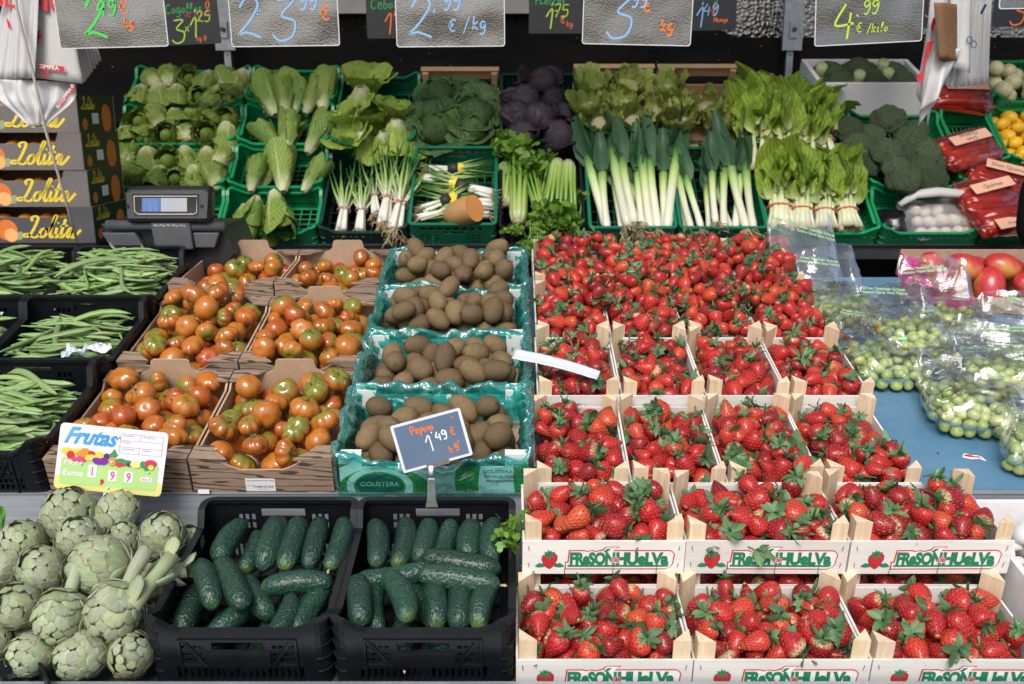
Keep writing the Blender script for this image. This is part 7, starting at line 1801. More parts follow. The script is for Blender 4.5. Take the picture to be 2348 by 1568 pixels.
# ------------------------------------------------------------------ carrier bags, twine
bagw = NT('white_bag_plastic'); c_ = bagw.coord('Object')
bagw.set(col=bagw.mix(bagw.noise(c_, 6, 3), (.72, .71, .70, 1), (.62, .61, .60, 1)), rough=.38, spec=.45, sss=.0, nrm=bagw.bump(bagw.noise(bagw.mapping(c_, (22, 22, 5)), 3, 3), .35, .006))
tl = bagw.n('BsdfTranslucent'); tl.inputs[0].default_value = (.75, .74, .72, 1); mx = bagw.n('MixShader'); mx.inputs[0].default_value = .25
bagw.l(bagw.b.outputs[0], mx.inputs[1]); bagw.l(tl.outputs[0], mx.inputs[2]); bagw.l(mx.outputs[0], bagw.out.inputs[0]); bagw = bagw.mat
def sheet(parent, name, TL, TR, BL, BR, Y, seed, mat=bagw, wave=.006, nu=10, nv=16, base=None, bulge=0.0):
    q = [atY(p[0], p[1], Y)-base for p in (TL, TR, BL, BR)]; b = MB(); b.smooth = True
    def fn(u, v):
        p = (q[0]*(1-u)+q[1]*u)*(1-v)+(q[2]*(1-u)+q[3]*u)*v
        p.y += wave*noise.noise(Vector((u*3+seed, v*2, seed)))+wave*.7*math.sin(u*9+seed*2)*v-bulge*math.sin(u*PI)*v; return tuple(p)
    b.surf(fn, nu, nv); o_ = b.obj(name, mat, parent); md = o_.modifiers.new('thickness', 'SOLIDIFY'); md.thickness = .0006; return o_
Yb = 2.72; base = atY(95, -130, Yb); base.z = 2.17
bl = empty('carrier_bags', Matrix.Translation(base), 'thick bundle of white carrier bags with red print hanging by the orange boxes', 'bags')
for k in range(12):
    f = k/11; sheet(bl, 'bag', (96, -200), (124, -200), (90+6*k, 176-1.5*k), (196+3.2*k, 188-4.5*k), Yb+.014+.009*k, k*1.7, base=base)
for k in range(9):
    f = k/8; sheet(bl, 'bag', (50, -200), (96, -200), (-30+9*k, 186-k), (58+3*k, 186-k), Yb+.008-.006*k, 30+k*2.3, base=base, wave=.005)
fs_ = sheet(bl, 'bag', (62, -200), (122, -200), (74, 178), (190, 192), Yb-.012, 50, base=base, wave=.003)
for nm, fn_ in (('print', None),):
    zf = Yb-.026
    def pr(px, py, dy=0): return atY(px, py, zf+dy)-base
    s_ = scale_at(atY(120, 100, zf))
    letter('bag_lettering', 'BLANCO', pr_red, bl, Matrix.Translation(pr(86, 22)) @ UPRIGHT @ RZ(-5), 52/s_, offset=.025)
    b = MB(); b.add([tuple(pr(*q)) for q in ((75, 144), (148, 153), (147, 165), (75, 155))][::-1], [(0, 1, 2, 3)]); b.obj('red_bar', pr_red, bl)
    letter('bag_lettering', 'COMPRA', pr_white, bl, Matrix.Translation(pr(108, 158, -.001)) @ UPRIGHT @ RZ(-6), 13/s_, offset=.02)
    letter('bag_lettering', '70%', pr_red, bl, Matrix.Translation(pr(172*.573+2, 168)) @ UPRIGHT @ RZ(-6), 14/s_, offset=.01)
    letter('bag_lettering', 'material', pr_red, bl, Matrix.Translation(pr(100, 174)) @ UPRIGHT @ RZ(-6), 7/s_); letter('bag_lettering', 'reciclado', pr_red, bl, Matrix.Translation(pr(100, 180)) @ UPRIGHT @ RZ(-6), 7/s_)
    b = MB(); r_ = random.Random(4)
    for q in range(17):
        x, y = 66+(q % 5)*6+r_.uniform(-1, 1), 74+(q//5)*8; o5 = [atY(x+4.6*math.cos(a*PI/5), y+4.6*math.sin(a*PI/5), zf)-base for a in range(10)]; i5 = [atY(x+3.6*math.cos(a*PI/5), y+3.6*math.sin(a*PI/5), zf)-base for a in range(10)]
        b.add([tuple(v) for v in o5+i5], [(a, (a+1) % 10, 10+(a+1) % 10, 10+a) for a in range(10)])
    b.obj('grape_print', pr_red, bl)
    for lf_ in (((68, 45), (82, 40), (76, 52), (88, 54), (72, 60)), ((80, 76), (94, 68), (90, 78), (97, 84), (86, 92)), ((78, 92), (90, 96), (82, 104), (80, 112), (74, 100)), ((14, 40), (22, 50), (26, 68), (18, 62))):
        b = MB(); b.add([tuple(pr(*q)) for q in lf_], [tuple(range(len(lf_)))]); b.obj('leaf_print', pr_red, bl)
# drooping bag below the bundle
hb = empty('drooping_bag', Matrix.Translation(base), 'white carrier bag drooping to a point in front of the orange boxes', 'bag')
q0, q1, qt = atY(-40, 182, Yb+.03)-base, atY(180, 188, Yb+.05)-base, atY(88, 292, Yb-.02)-base
def dfn(u, v):
    p = q0.lerp(q1, u); m = qt+Vector(((u-.5)*.05, 0, .01*abs(u-.5))); r = p.lerp(m, v**1.05)
    sag = math.sin(u*PI)*math.sin(min(1, v*1.2)*PI)*.0
    r.y += -.07*math.sin(u*PI)*(1-v)**.6+.007*math.sin(u*34+3*v)*(1-.5*v)+.01*noise.noise(Vector((u*5, v*3, 7))); r.x += .006*math.sin(v*9+u*4)*(1-v)+(.035*math.sin(v*PI)*(u-.35)); return tuple(r)
b = MB(); b.smooth = True; b.surf(dfn, 50, 20); o_ = b.obj('sheet', bagw, hb); o_.modifiers.new('thickness', 'SOLIDIFY').thickness = .0008
for t0, t1 in (((150, 262), (165, 225)), ((168, 220), (182, 200))): pass
b = MB(); b.add([tuple(atY(*q, Yb-.045)-base) for q in ((132, 238), (138, 246), (172, 202), (164, 196))], [(0, 1, 2, 3)]); b.obj('red_bar', pr_red, hb)
letter('bag_lettering', 'SU COMPRA O', pr_white, hb, Matrix.Translation(atY(152, 223, Yb-.046)-base) @ UPRIGHT @ RZ(50), 10/scale_at(atY(150, 220, Yb)), offset=.02)
tw = [atY(x, y, Yq) for x, y, Yq in ((24, -150, 2.66), (38, 20, 2.655), (75, 165, 2.65), (105, 300, 2.66), (145, 440, 2.70), (178, 556, 2.76))]
b = MB(); b.smooth = True; b.tube(tw, .0042, 8); tag(b.obj('twine', pm('pale_twine', (.44, .40, .35), (.34, .30, .26), 60, .8, .5, 300)), 'pale twine hanging taut in front of the carrier bags and orange boxes', 'twine')
# right-hand bags
Yr = 2.80; base = atY(2190, -130, Yr); base.z = 2.17
brn = empty('carrier_bags', Matrix.Translation(base), 'white carrier bag holding brown paper bags, with more bags fanned beside it', 'bags')
def bag_r(u, v):       # long hanging bag: two straps and a sagging pouch
    return None
sheet(brn, 'bag', (2172, -200), (2200, -200), (2098, 215), (2128, 290), Yr+.012, 3, base=base, wave=.008, bulge=.02)
sheet(brn, 'bag', (2150, -200), (2185, -200), (2104, 288), (2165, 178), Yr-.02, 9, base=base, wave=.004, bulge=.03)
sheet(brn, 'bag', (2195, -200), (2232, -200), (2165, 150), (2222, 168), Yr-.025, 14, base=base, wave=.006, bulge=.01)
sheet(brn, 'bag', (2140, 120), (2205, 110), (2108, 255), (2160, 200), Yr-.045, 19, base=base, wave=.010, bulge=.03)
for k in range(9): sheet(brn, 'bag', (2205+5*k, -200), (2240+5*k, -200), (2166+11*k, 196-1.5*(k % 3)), (2186+10*k, 205-2*k), Yr+.015+.006*k, 40+k*2.1, base=base, wave=.004)
pap = pm('brown_paper', (.15, .075, .034), (.19, .10, .048), 30, .8)
for k in range(14):
    sheet(brn, 'paper_bag', (2140+2.2*k, 6+.3*k), (2162+2.4*k, 6+.3*k), (2152+1.6*k, 140+.4*k-.08*(k-7)**2), (2172+1.7*k, 132+.6*k), Yr-.085+.0035*k, 60, mat=pap, base=base, wave=.004, nu=3, nv=12)
def pr(px, py, Yq=Yr-.05): return atY(px, py, Yq)-base
for lf_ in (((2140, 38), (2146, 48), (2136, 78), (2133, 62)), ((2126, 96), (2140, 92), (2136, 108), (2128, 128), (2120, 118)), ((2118, 122), (2126, 132), (2120, 152), (2114, 160)), ((2106, 170), (2116, 160), (2118, 176), (2108, 192), (2100, 178))):
    b = MB(); b.add([tuple(pr(*q)) for q in lf_], [tuple(range(len(lf_)))]); b.obj('red_print', pr_red, brn)
nav = pm('print_navy', (.02, .03, .12), rough=.5)
for lf_ in (((2258, 8), (2262, 12), (2250, 34), (2246, 30)),):
    b = MB(); b.add([tuple(pr(*q)) for q in lf_], [tuple(range(len(lf_)))]); b.obj('navy_print', nav, brn)
for x, y in ((2222, 92), (2232, 102)):
    b = MB(); o5 = [pr(x+7*math.cos(a*PI/6), y+9*math.sin(a*PI/6), Yr-.04) for a in range(12)]; i5 = [pr(x+5*math.cos(a*PI/6), y+7*math.sin(a*PI/6), Yr-.04) for a in range(12)]
    b.add([tuple(v) for v in o5+i5], [(a, (a+1) % 12, 12+(a+1) % 12, 12+a) for a in range(12)]); b.obj('navy_print', nav, brn)

# ------------------------------------------------------------------ grapes in clear bags
def mk_grape():
    m = NT('grape_skin'); L = m.coord('Object'); r = m.rnd()
    col = m.mix(r, (.28, .40, .10, 1), (.50, .52, .16, 1)); col = m.mix(m.mrange(m.noise(L, .9, 3), .4, .7, 0, .4), col, (.36, .46, .16, 1))
    m.set(col=col, rough=.28, spec=.5, sss=.25, sssr=(.4, .5, .15), ssss=.012); return m.mat
gr_m = mk_grape(); GRP = ball('grape', gr_m, 1.22, 16); gr_st = pm('grape_stalk', (.16, .10, .05), (.22, .20, .08), 60, .8)
clearfilm = mk_film('clear_bag_film', (.975, .985, .985, 1), (.80, .84, .86, 1), .06, .03, .07, .6, 13)
pgreen = pm('print_bag_green', (.10, .42, .06), rough=.5); pwhite = pm('print_bag_white', (.74, .80, .76), rough=.5); poval = pm('print_oval_green', (.13, .50, .05), rough=.5)
def bag_mesh(w, L, th, rise, seed, fill=.66, hood=.02):
    """closed clear bag lying on its side: y = 0 at the filled end, y = L at the open top"""
    b = MB(); b.smooth = True; nu, nv = 44, 30
    def prof(v):
        tk = th*math.sqrt(max(0, 1-((fill*.5-v)/(fill*.5))**2))*.5+th*.5*min(1, v*9) if v < fill*.5 else th*max(.0, 1-((v-fill*.5)/(1-fill*.5))**1.6)
        return max(tk, .0) + hood*max(0, (v-fill))/(1-fill)*(1 if hood else 0)+.002
    def fn(u, v):
        a = 2*PI*u; tk = prof(v); hw = w*.5*(.80+.20*min(1, v*6))*(1-.35*max(0, v-.6)**1.5); ca, sa = math.cos(a), math.sin(a)
        x = hw*(abs(ca)**.75)*math.copysign(1, ca); z = tk*sa
        zc = th*.92+rise*max(0, v-fill*.85)**1.5
        if sa < 0: z = max(z, -th*.90) if v < fill else z
        n1 = noise.noise(Vector((x*16+seed, v*6, sa*2+seed))); n2 = 1-2*abs(noise.noise(Vector((x*40, v*14+seed, sa+seed*2))))
        z += (.010*n1+.009*(n2-.3)+.02*(v > .6)*(v-.6)*noise.noise(Vector((x*10+seed*5, v*4, 3))))*(1 if sa > -.3 else .2); x += .006*noise.noise(Vector((v*9, sa*3, seed)))
        y = L*v+.010*noise.noise(Vector((x*14, sa*2, seed*3)))*(v > .8)
        return (x, y, zc+z)
    b.surf(fn, nu, nv, cu=True); n0 = [(k) for k in range(nu)]; b.f.append(tuple(reversed(n0))); b.m.append(0); b.sm.append(True)
    return b, fn
GB = [  # picture x, y of the filled end, width, length, thickness, rise, turn, words
 (2055, 905, .225, .30, .038, .16, 4, 'clear bag of green grapes beside the strawberry crates, lying flat'),
 (2250, 1020, .25, .33, .042, .16, 12, 'largest clear bag of green grapes on the bare part of the table'),
 (1985, 780, .21, .28, .034, .40, -14, 'clear grape bag with its empty top standing up, behind the strawberry corner post'),
 (1905, 745, .23, .30, .032, .60, -8, 'clear grape bag with a tall stiff top reading Sugar Crisp'),
 (2185, 800, .22, .30, .036, .32, 6, 'clear grape bag whose top arches over the mango box'),
 (2330, 860, .20, .25, .036, .25, 18, 'clear grape bag leaning on the largest one'),
 (2405, 1120, .22, .27, .042, .16, 25, 'clear grape bag at the steel edge of the table'),
 (2170, 885, .17, .22, .034, .12, 20, 'clear grape bag squeezed between two others'),
 (2120, 830, .20, .24, .036, .20, -6, 'clear grape bag resting on top of two others'),
 (2300, 930, .21, .25, .036, .22, 16, 'clear grape bag piled on the largest one')]
for k, (px, py, w, L, th, rise, rot, lab) in enumerate(GB):
    th *= 1.28
    p = FRONT.hit(px, py, .004 if k < 8 else .060); M = Matrix.Translation(p) @ RX(14.5) @ RZ(-rot)
    r_ = random.Random(300+k); bn = empty('grape_bunch', M, 'bunch of green grapes inside the ' + lab.replace('clear ', '', 1), 'grapes', 'grape bunches in bags')
    if len(bn['label'].split()) > 16: bn['label'] = ' '.join(bn['label'].split()[:16]).rstrip(',')
    n = (104, 130, 84, 70, 84, 70, 80, 52, 60, 60)[k]; rs = [r_.uniform(.0118, .0140) for _ in range(n)]
    P = pack(w-.03, L*.66, rs, r_, .003, tight=.93, cy=L*.35, dome=.012, tries=14)
    for x, y, z, r in P:
        if z > th*1.9: continue
        az = r_.uniform(0, 6.28); put('grape', GRP, bn, T(x, y, z) @ frame(Vector((math.cos(az), math.sin(az), r_.uniform(-.4, .4)))) @ SC(r))
    b = MB(); b.tube([(0, .03, .02), (.01, L*.25, .025), (-.01, L*.5, .03)], [.0015, .002, .003], 5); b.obj('stalk', gr_st, bn)
    bg_ = empty('grape_bag', M, lab, 'bag', 'clear grape bags')
    bb, fn = bag_mesh(w, L, th, rise, 2.3*k+1, hood=.018 if rise > .3 else .006); o_ = bb.obj('film', clearfilm, bg_)
    def at_uv(x, v, dz=.004):
        a = math.acos(max(-1, min(1, x/(w*.45)))) ; u = a/(2*PI); q = Vector(fn(u, v)); q2 = Vector(fn(u, min(1, v+.05))); d = (q2-q).normalized(); ang = math.atan2(d.z, d.y); return T(q.x, q.y, q.z+dz) @ Matrix.Rotation(max(-.2, min(1.2, ang)), 4, 'X')
    if k != 3: letter('bag_lettering', 'PREMIUM GRAPES\nRAISINS PRIME', pr_black, bg_, at_uv(0.0, .66), .0105, offset=.012)
    letter('bag_lettering', 'Green Seedless Grapes\nRaisins Verts Sans Pepins', pwhite, bg_, at_uv(.03 if k % 2 else -.02, .88) @ RZ((-10, 8, -14, -18, 10, -12, 5, 9, -6, 12)[k]), .0125, offset=.022)
    letter('bag_lettering', 'Green Seedless Grapes\nRaisins Verts Sans Pepins', pgreen, bg_, at_uv(.03 if k % 2 else -.02, .88, .0048) @ RZ((-10, 8, -14, -18, 10, -12, 5, 9, -6, 12)[k]), .0125)
    if k == 3: letter('bag_lettering', 'Sugar Crisp', pgreen, bg_, at_uv(-.045, .96) @ RZ(-18), .017, offset=.012)
    ov = MB(); ov.add([(x, y, 0) for x, y in ellipse(0, 0, .021, .0065, 20)], [tuple(range(20))]); pl = ov.obj('code_oval', poval, bg_, at_uv(.02, .40, .006) @ RZ(6)); letter('bag_lettering', 'PLU#3498', pwhite, pl, T(0, -.003, .0005), .0075, offset=.02)

# ------------------------------------------------------------------ mango box
mg = NT('mango_skin'); r = mg.rnd(); L_ = mg.loc(); s3 = mg.sep(L_)
mg.set(col=mg.mix(mg.mrange(mg.math('ADD', s3[0], mg.noise(L_, 1.5, 3)), .9, 1.5), mg.mix(mg.noise(L_, 2.5, 3), (.36, .012, .025, 1), (.52, .05, .045, 1)), (.50, .22, .05, 1)), rough=.3, coat=.2, nrm=mg.bump(mg.noise(L_, 30, 2), .05, .004)); mg = mg.mat
def mango_mesh():
    b = MB(); b.smooth = True; b.surf(lambda u, v: (math.sin(v*PI)*math.cos(u*2*PI)*(1+.10*math.cos(v*PI)), math.sin(v*PI)*math.sin(u*2*PI)*.84, -math.cos(v*PI)*1.28+.12*math.sin(v*PI)*math.cos(u*2*PI)), 22, 12, cu=True); b.loc = [tuple(v) for v in b.v]; return b.mesh('mango', mg)
MGM = mango_mesh(); magenta = pm('magenta_print', (.52, .012, .18), (.60, .03, .24), 12, .4)
p = FRONT.hit(2135, 722, 0); MX = Matrix.Translation(p) @ RX(14.5); mw, mdp, mh = .56, .30, .075
mb_ = empty('mango_box', MX, 'cardboard box of red mangoes with a torn magenta flap', 'box')
b = MB(); b.box(0, mw, 0, .005, 0, mh-.02); b.obj('front_panel', kraft, mb_); b = MB(); b.box(0, mw, mdp-.005, mdp, 0, mh+.01); b.obj('back_panel', kraft, mb_)
for x in (0, mw-.005): b = MB(); b.box(x, x+.005, .0055, mdp-.0055, 0, mh); b.obj('side_panel', magenta, mb_)
b = MB(); b.box(.005, mw-.005, .005, mdp-.005, .001, .006); b.obj('base', kraft, mb_)
fl_ = empty('torn_flap', MX @ T(-.030, .05, .03) @ RZ(-16), 'torn magenta carton corner with a white heart print beside the mangoes', 'carton')
b = MB(); b.prism([(-.055, 0), (.045, 0), (.040, .03), (.012, .075), (.005, .095), (-.05, .105)], 0, .004); b.obj('face', magenta, fl_, UPRIGHT)
b = MB(); b.box(-.052, -.01, .0005, .06, .1035, .1075); b.obj('top_flap', magenta, fl_); b = MB(); b.box(-.012, .025, .012, .016, .06, .104); b.obj('inner_flap', kraft, fl_)
heart = [(0, -.020), (.017, -.002), (.018, .010), (.010, .016), (0, .009), (-.010, .016), (-.018, .010), (-.017, -.002)]
strokes([heart+[heart[0]]], .0018).obj('heart_print', pr_white, fl_, T(.008, -.0045, .036) @ UPRIGHT); letter('carton_lettering', 'Pink', pr_white, fl_, T(.008, -.0046, .033) @ UPRIGHT, .014, shear=.3, offset=.01)
for q in range(3): strokes([[(0, 0), (.008, .012), (.002, .026)]], .004, taper=True).obj('leaf_print', poval, fl_, T(-.030+.004*q, -.0046, .022+.026*q) @ UPRIGHT @ RZ(-20*q))
r_ = random.Random(12)
for q, (x, y) in enumerate(((.07, .20), (.19, .21), (.31, .20), (.43, .21), (.08, .085), (.20, .09), (.32, .085), (.44, .09), (.14, .145), (.26, .15), (.38, .15))):
    up = q >= 8; o_ = put('mango', MGM, None, MX @ T(x, y, .058+(.034 if up else 0)) @ frame(Vector((r_.uniform(-1, 1), r_.uniform(-.6, .6), .25))) @ SC(.046)); tag(o_, 'glossy red mango ' + ('on top of the others' if up else 'in the rear row' if q < 4 else 'in the front row') + f', {ORD[min(3, q % 4)]} from the torn flap', 'mango', 'mangoes in the box')
    if q in (1, 3, 8, 6, 9): 
        b = MB(); b.add([(x_, y_, 0) for x_, y_ in ellipse(0, 0, .18, .14, 14)], [tuple(range(14))]); b.obj('fruit_sticker', pr_white, o_, T(0, 0, 0))
p = FRONT.hit(2120, 700, .0); b = MB(); b.prism([(-.06, 0), (.05, .01), (.06, .05), (.0, .07), (-.05, .04)], 0, .05)
o_ = b.obj('carton_piece', magenta, None, Matrix.Translation(FRONT.hit(2175, 735, .001)) @ RX(14.5) @ RZ(-14)); tag(o_, 'magenta carton piece under the arching grape bag', 'carton')

# ------------------------------------------------------------------ carrots in red bags, lemons, turnips
redfilm = mk_film('red_bag_film', (.90, .40, .36, 1), (.48, .05, .05, 1), .02, .34, .16, .4, 16, .18)
car_m = pm('carrot', (.58, .13, .02), (.50, .10, .02), 12, .5, .15, 60, var=.15); pale = pm('label_salmon', (.72, .40, .28), (.66, .36, .25), 8, .5); pdg = pm('label_green_text', (.02, .10, .06), rough=.5)
b = MB(); b.smooth = True; b.tube([(0, 0, 0), (.01, 0, .02), (0, .01, .5), (.02, 0, 1)], [.04, .10, .085, .02], 9); CAR = b.mesh('carrot', car_m)
for k, (px, py, h, w, L, rot, txt, lab) in enumerate(((2215, 345, .12, .30, .20, 20, 'Don Quimas', 'red carrot bag with upside down lettering at the broccoli'), (2200, 222, .10, .30, .18, -10, '', 'red carrot bag in the crate above the lemons'), (2290, 410, .10, .28, .20, -30, 'Don Quimas', 'red carrot bag with a black mark, lying across two crates'), (2262, 455, .12, .27, .20, 10, 'Quimas', 'red carrot bag with a wide salmon band'), (2300, 500, .13, .28, .20, 5, 'Don Quimas', 'red carrot bag at the dark front beam with a small label'))):
    p = BACK.hit(px, py, h); M = Matrix.Translation(p) @ RX(40) @ RZ(rot) @ T(0, -L/2, -.04)
    e = empty('carrot_bag', M, lab, 'bag', 'red bags of carrots'); bb, fn = bag_mesh(w, L, .042, .10, 5.1*k+2, fill=.8, hood=0); bb.obj('film', redfilm, e)
    r_ = random.Random(k); cs = empty('carrots', M, 'carrots packed inside the ' + lab, 'carrots', 'carrots in red bags')
    for q in range(12): put('carrot', CAR, cs, T(-w*.40+r_.uniform(-.01, .01), .025+(L-.06)*(q % 6)/5.5, .025+.026*(q//6)) @ RY(90+r_.uniform(-4, 4)) @ RX(r_.uniform(-6, 6)) @ SC(.17, .17, w*.80))
    lb = MB(); lb.add([(x, y, 0) for x, y in ((-.10, -.028), (.10, -.028), (.10, .028), (-.10, .028))], [(0, 1, 2, 3)]); lo = lb.obj('label', pale, e, T(.02, L*(.65 if k != 4 else .18), .091) @ RZ(180 if k == 0 else 8))
    if txt: letter('label_lettering', txt.replace(' ', '\n') if k == 0 else txt, pdg, lo, T(0, .004 if k == 0 else -.01, .0006), .03 if k != 4 else .02, offset=.01)
lem = pm('lemon_peel', (.80, .47, .015), (.72, .38, .012), 20, .4, .3, 700, bdist=.0008, var=.1)
b = MB(); b.smooth = True; b.surf(lambda u, v: (math.sin(v*PI)**.85*math.cos(u*2*PI), math.sin(v*PI)**.85*math.sin(u*2*PI), -math.cos(v*PI)*1.22-(.12*math.copysign(1, math.cos(v*PI)) if abs(math.cos(v*PI)) > .97 else 0)), 18, 12, cu=True); LEM = b.mesh('lemon', lem)
tur = pm('turnip_skin', (.62, .58, .36), (.50, .48, .24), 4, .4, .1, 40, var=.12); TUR = ball('turnip', tur, .9)
for key, mesh_, n, rr, nm, lab, grp in ((('K', 1), LEM, 46, .031, 'lemon', 'ripe yellow lemon heaped in the green crate', 'lemons in the green crate'), (('K', 2), TUR, 18, .042, 'turnip', 'pale round turnip in the upper green crate', 'turnips in the green crate')):
    M, w, d, h = BC[key]; r_ = random.Random(9); P = pack(w-.02, d-.02, [rr*r_.uniform(.9, 1.1) for _ in range(n)], r_, .01, tight=.92, tries=20); tp = on_top(P)
    for (x, y, z, r), t_ in zip(P, tp):
        if z > .16: continue
        a = r_.uniform(0, 6.28); tl_ = r_.uniform(-.5, .5); o_ = put(nm, mesh_, None, M @ T(x, y, z) @ frame(Vector((math.cos(a), math.sin(a), tl_))) @ SC(r)); tag(o_, lab + (', top layer' if t_ else ', lower layer') + (', side on' if abs(math.sin(a)) < .6 else ', end on'), nm, grp)
# net bag of garlic-white vegetables and black bag
net = mk_film('white_net', (.96, .96, .97, 1), (.84, .84, .86, 1), .005, .30, .5, .3, 30, .1)
M, w, d, h = BC['I', 0]
e = empty('net_bag', M @ T(.06, -.02, .05), 'white net bag of pale roots in the green crate', 'bag'); bb, fn = bag_mesh(.30, .24, .05, .05, 8.8, fill=.9, hood=.0); bb.obj('net', net, e, T(.02, -.10, -.04) @ RZ(8))
gar = pm('pale_root', (.66, .60, .52), (.60, .53, .46), 20, .6); GAR = ball('pale_root', gar, 1.3, 14); r_ = random.Random(31)
for q in range(13):
    o_ = put('pale_root', GAR, None, M @ T(-.02+(q % 5)*.052, -.085+(q//5)*.065, .06+r_.uniform(-.008, .01)) @ frame(Vector((r_.uniform(-1, 1), r_.uniform(-1, 1), r_.uniform(-.2, .4)))) @ SC(.026)); tag(o_, 'pale root inside the white net bag', 'root', 'pale roots in the net bag')
b = MB(); b.smooth = True; b.tube([(-.17, .04, .07), (-.10, .075, .10), (.0, .085, .105), (.10, .08, .10), (.17, .05, .075), (.185, -.03, .06)], [.012, .022, .024, .022, .018, .01], 10, squash=.7); b.obj('gathered_edge', bagw, e)
b = MB(); b.smooth = True; b.surf(lambda u, v: (-.19+.17*u, -.09+.17*v, .035+.05*math.sin(u*PI)*math.sin(v*PI)+.015*noise.noise(Vector((u*5, v*5, 2)))), 14, 14); o_ = b.obj('black_bag', pm('black_bag_plastic', (.008, .008, .009), rough=.25), None, M); o_.modifiers.new('thickness', 'SOLIDIFY').thickness = .001; tag(o_, 'crumpled black plastic bag beside the white net bag', 'bag')

# ------------------------------------------------------------------ mushrooms, parsley
mu = pm('mushroom_cap', (.76, .75, .74), (.70, .68, .66), 18, .55, .1, 60); mu_s = pm('mushroom_stem', (.66, .63, .58), rough=.7)
b = MB(); b.smooth = True; b.surf(lambda u, v: ((lambda th: (math.sin(th)*math.cos(u*2*PI), math.sin(th)*math.sin(u*2*PI), math.cos(th)*.78))(v*PI*.62)), 20, 9, cu=True); b.tube([(0, 0, -.24), (0, 0, -.30)], [.93, .40], 20, cap=False); MUC = b.mesh('cap', mu)
b = MB(); b.smooth = True; b.tube([(0, 0, -.2), (0, 0, -.7), (0, 0, -1.0)], [.42, .38, .44], 12); MUS = b.mesh('stem', mu_s)
b = MB(); tr_ = empty('mushroom_tray', LOW.mat(1.09, .20, .002), 'pale foam tray of white mushrooms beside the strawberry crates', 'tray')
for nm, q in (('front_wall', (-.155, .155, -.19, -.178)), ('back_wall', (-.155, .155, .178, .19)), ('side_wall', (-.155, -.143, -.1778, .1778)), ('side_wall', (.143, .155, -.1778, .1778))): b = MB(); b.box(*q, 0, .13 if nm != 'back_wall' else .16); b.obj(nm, foam, tr_)
b = MB(); b.box(-.143, .143, -.178, .178, 0, .01); b.obj('base', foam, tr_)
r_ = random.Random(18); P = pack(.28, .35, [r_.uniform(.021, .031) for _ in range(88)], r_, .012, tight=.88, tries=18)
for x, y, z, r in P:
    if z > .135: continue
    a = r_.uniform(0, 6.28); th = r_.choice((20, 40, 70, 110)); o_ = empty('mushroom', LOW.mat(1.09, .20, .002) @ T(x, y, z) @ frame(Vector((math.sin(R(th))*math.cos(a), math.sin(R(th))*math.sin(a), math.cos(R(th)))) ) @ SC(r), 'white button mushroom ' + ('cap up' if th < 60 else 'on its side' if th < 100 else 'stem up') + (', large' if r > .026 else ', small') + ', in the foam tray', 'mushroom', 'white mushrooms'); put('cap', MUC, o_); put('stem', MUS, o_)
pa = empty('parsley_sprig', Matrix.Translation(LOW.hit(1183, 1290, .10)), 'small green parsley sprig between cucumber crate and strawberry crates', 'parsley')
d = LOW.hit(1172, 1205, .17)-pa.matrix_basis.translation
b = MB(); b.tube([(0, 0, 0), tuple(d*.5+Vector((.004, 0, 0))), tuple(d)], [.0016, .0014, .001], 5); b.loc = [(0, 0, .6)]*len(b.v); b.obj('stalk', cel_m, pa)
PT = leaf_tuft(26, .012, .016, 5, cel_leaf)
for q, t in enumerate((.55, .8, 1.0)): o_ = put('leaves', PT, pa, Matrix.Translation(d*t+Vector((.006*(q-1), -.004, 0))) @ RZ(q*80)); o_['kind'] = 'stuff'
# small bits behind the strawberries
blu = pm('blue_lid', (.02, .10, .45), rough=.4)
b = MB(); b.prism(rrect(.20, .12, .02), 0, .05); o_ = b.obj('purple_tub', pm('purple_tub', (.10, .02, .14), rough=.5), None, FRONT.mat(.80, 1.13, .001)); tag(o_, 'purple tub behind the topmost strawberry crates', 'tub')
b = MB(); b.prism(rrect(.21, .13, .02), .0505, .062); b.obj('lid', blu, o_)
# ------------------------------------------------------------------ person at the stall, mostly outside the picture
pcloth = pm('black_jacket', (.005, .005, .006), (.009, .009, .010), 10, .85, .4, 30, bdist=.01, spec=.15); pskin = pm('skin', (.52, .30, .21), (.48, .26, .18), 30, .5); phair = pm('dark_hair', (.022, .014, .010), (.04, .025, .018), 80, .5, .4, 200); pjean = pm('dark_jeans', (.02, .025, .04), (.03, .035, .05), 60, .8)
SHX = 2.285; PY = 3.50
def skin_body(name, chains, mat, parent, sub=2):
    vs, es, rr = [], [], []; idx = {}
    for ch in chains:
        prev = None
        for (x, y, z, r) in ch:
            k = (round(x, 4), round(y, 4), round(z, 4))
            if k not in idx: idx[k] = len(vs); vs.append((x, y, z)); rr.append(r)
            if prev is not None: es.append((prev, idx[k]))
            prev = idx[k]
    me = bpy.data.meshes.new(name); me.from_pydata(vs, es, []); o_ = put(name, me, parent); me.materials.append(mat)
    md = o_.modifiers.new('skin', 'SKIN'); md.use_smooth_shade = True
    for i, r in enumerate(rr): me.skin_vertices[0].data[i].radius = (r, r); me.skin_vertices[0].data[i].use_root = i == 0
    o_.modifiers.new('subdivision', 'SUBSURF').levels = sub; o_.modifiers[-1].render_levels = sub; return o_
pe = empty('person', T(SHX, PY, 0), 'person in a black padded jacket standing at the lemon crates', 'person')
body = [[(0, 0, 1.02, .15), (0, 0, 1.18, .145), (0, 0, 1.34, .165), (0, .0, 1.46, .12), (0, -.005, 1.545, .055), (0, -.01, 1.62, .06), (0, -.02, 1.68, .082), (0, -.02, 1.75, .085), (0, -.015, 1.80, .05)]]
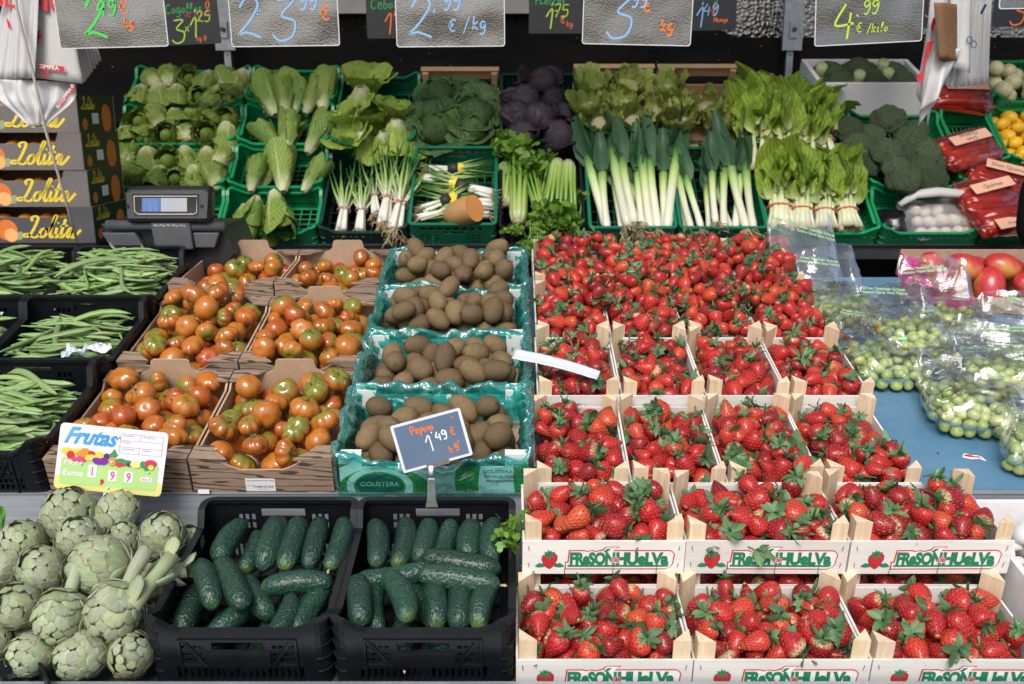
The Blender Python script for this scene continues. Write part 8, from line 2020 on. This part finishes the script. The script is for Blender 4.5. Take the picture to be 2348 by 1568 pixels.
for s in (-1, 1):
    ax = -.33 if s < 0 else .26
    body.append([(0, 0, 1.34, .165), (s*.16, .01, 1.425, .075), (s*.235, 0, 1.36, .066), (ax*.93, .0, 1.22, .062), (ax, -.02, 1.11, .058), (ax*.94, -.12, 1.055, .048), (ax*.88, -.205, 1.035, .034), (ax*.86, -.25, 1.025, .030)])
    body.append([(0, 0, 1.02, .15), (s*.095, .0, .92, .105), (s*.105, -.01, .70, .085), (s*.105, .0, .50, .062), (s*.105, .015, .30, .058), (s*.105, .02, .09, .042), (s*.11, -.05, .045, .042), (s*.115, -.14, .035, .034)])
bd = skin_body('body', body, pskin, pe)
def clip_chain(c, lo, hi): return [q for q in c if lo <= q[2] <= hi]
jk = [[(0, 0, .96, .172), (0, 0, 1.02, .168), (0, 0, 1.18, .165), (0, 0, 1.34, .182), (0, .0, 1.46, .135), (0, -.005, 1.52, .075)]]
for s in (-1, 1):
    ax = -.33 if s < 0 else .26
    jk.append([(0, 0, 1.34, .182), (s*.16, .01, 1.425, .095), (s*.24, 0, 1.36, .088), (ax*.96, .0, 1.29, .080), (ax*.97, -.0, 1.24, .088), (ax, -.01, 1.18, .078), (ax*1.02, -.02, 1.11, .086), (ax*.97, -.09, 1.065, .068), (ax*.94, -.14, 1.05, .062)])
skin_body('jacket', jk, pcloth, pe)
tr = []
for s in (-1, 1): tr.append([(0, 0, 1.0, .158), (s*.095, .0, .92, .118), (s*.105, -.01, .70, .097), (s*.105, .0, .50, .078), (s*.105, .015, .30, .072), (s*.105, .02, .10, .070)])
skin_body('trousers', tr, pjean, pe)
for s in (-1, 1):
    skin_body('shoe', [[(s*.105, .05, .045, .045), (s*.11, -.04, .048, .05), (s*.115, -.15, .036, .040)]], pcloth, pe)
    ax = -.33 if s < 0 else .26; hx, hy, hz = ax*.86, -.25, 1.025
    for q, (dx, L) in enumerate(((-.028, .060), (-.010, .072), (.008, .068), (.025, .055))):
        skin_body('finger', [[(hx+dx*.8, hy-.005, hz, .0095), (hx+dx, hy-.04, hz-.006, .009), (hx+dx, hy-.04-L*.55, hz-.022, .0085), (hx+dx, hy-.035-L*.85, hz-.045, .0075)]], pskin, pe, 1)
    skin_body('thumb', [[(hx-s*.02, hy+.02, hz, .011), (hx-s*.042, hy-.01, hz-.008, .0095), (hx-s*.050, hy-.038, hz-.018, .0085)]], pskin, pe, 1)
b = MB(); b.smooth = True; b.surf(lambda u, v: ((lambda th, a: (.094*math.sin(th)*math.cos(a), -.008+.102*math.sin(th)*math.sin(a)*1.02+.012, 1.735+.105*math.cos(th)))(v*PI*(.42+.22*max(0, math.sin(u*2*PI))), u*2*PI)), 28, 10, cu=True); b.obj('hair', phair, pe)
b = MB(); b.smooth = True; b.tube([(0, -.092, 1.715), (0, -.112, 1.685), (0, -.100, 1.672)], [.008, .014, .010], 8); b.obj('nose', pskin, pe)
for s in (-1, 1):
    put('eye', ball('eye', pr_white, 1, 10), pe, T(s*.032, -.088, 1.712) @ SC(.012)); put('iris', ball('iris', phair, 1, 8), pe, T(s*.032, -.097, 1.712) @ SC(.006)); put('ear', ball('ear', pskin, 1.5, 10), pe, T(s*.088, -.005, 1.70) @ SC(.010, .022, .026))
b = MB(); b.smooth = True; b.tube([(-.026, -.090, 1.645), (0, -.100, 1.643), (.026, -.090, 1.645)], [.003, .007, .003], 6); b.obj('mouth', pm('lips', (.42, .13, .11), rough=.5), pe)
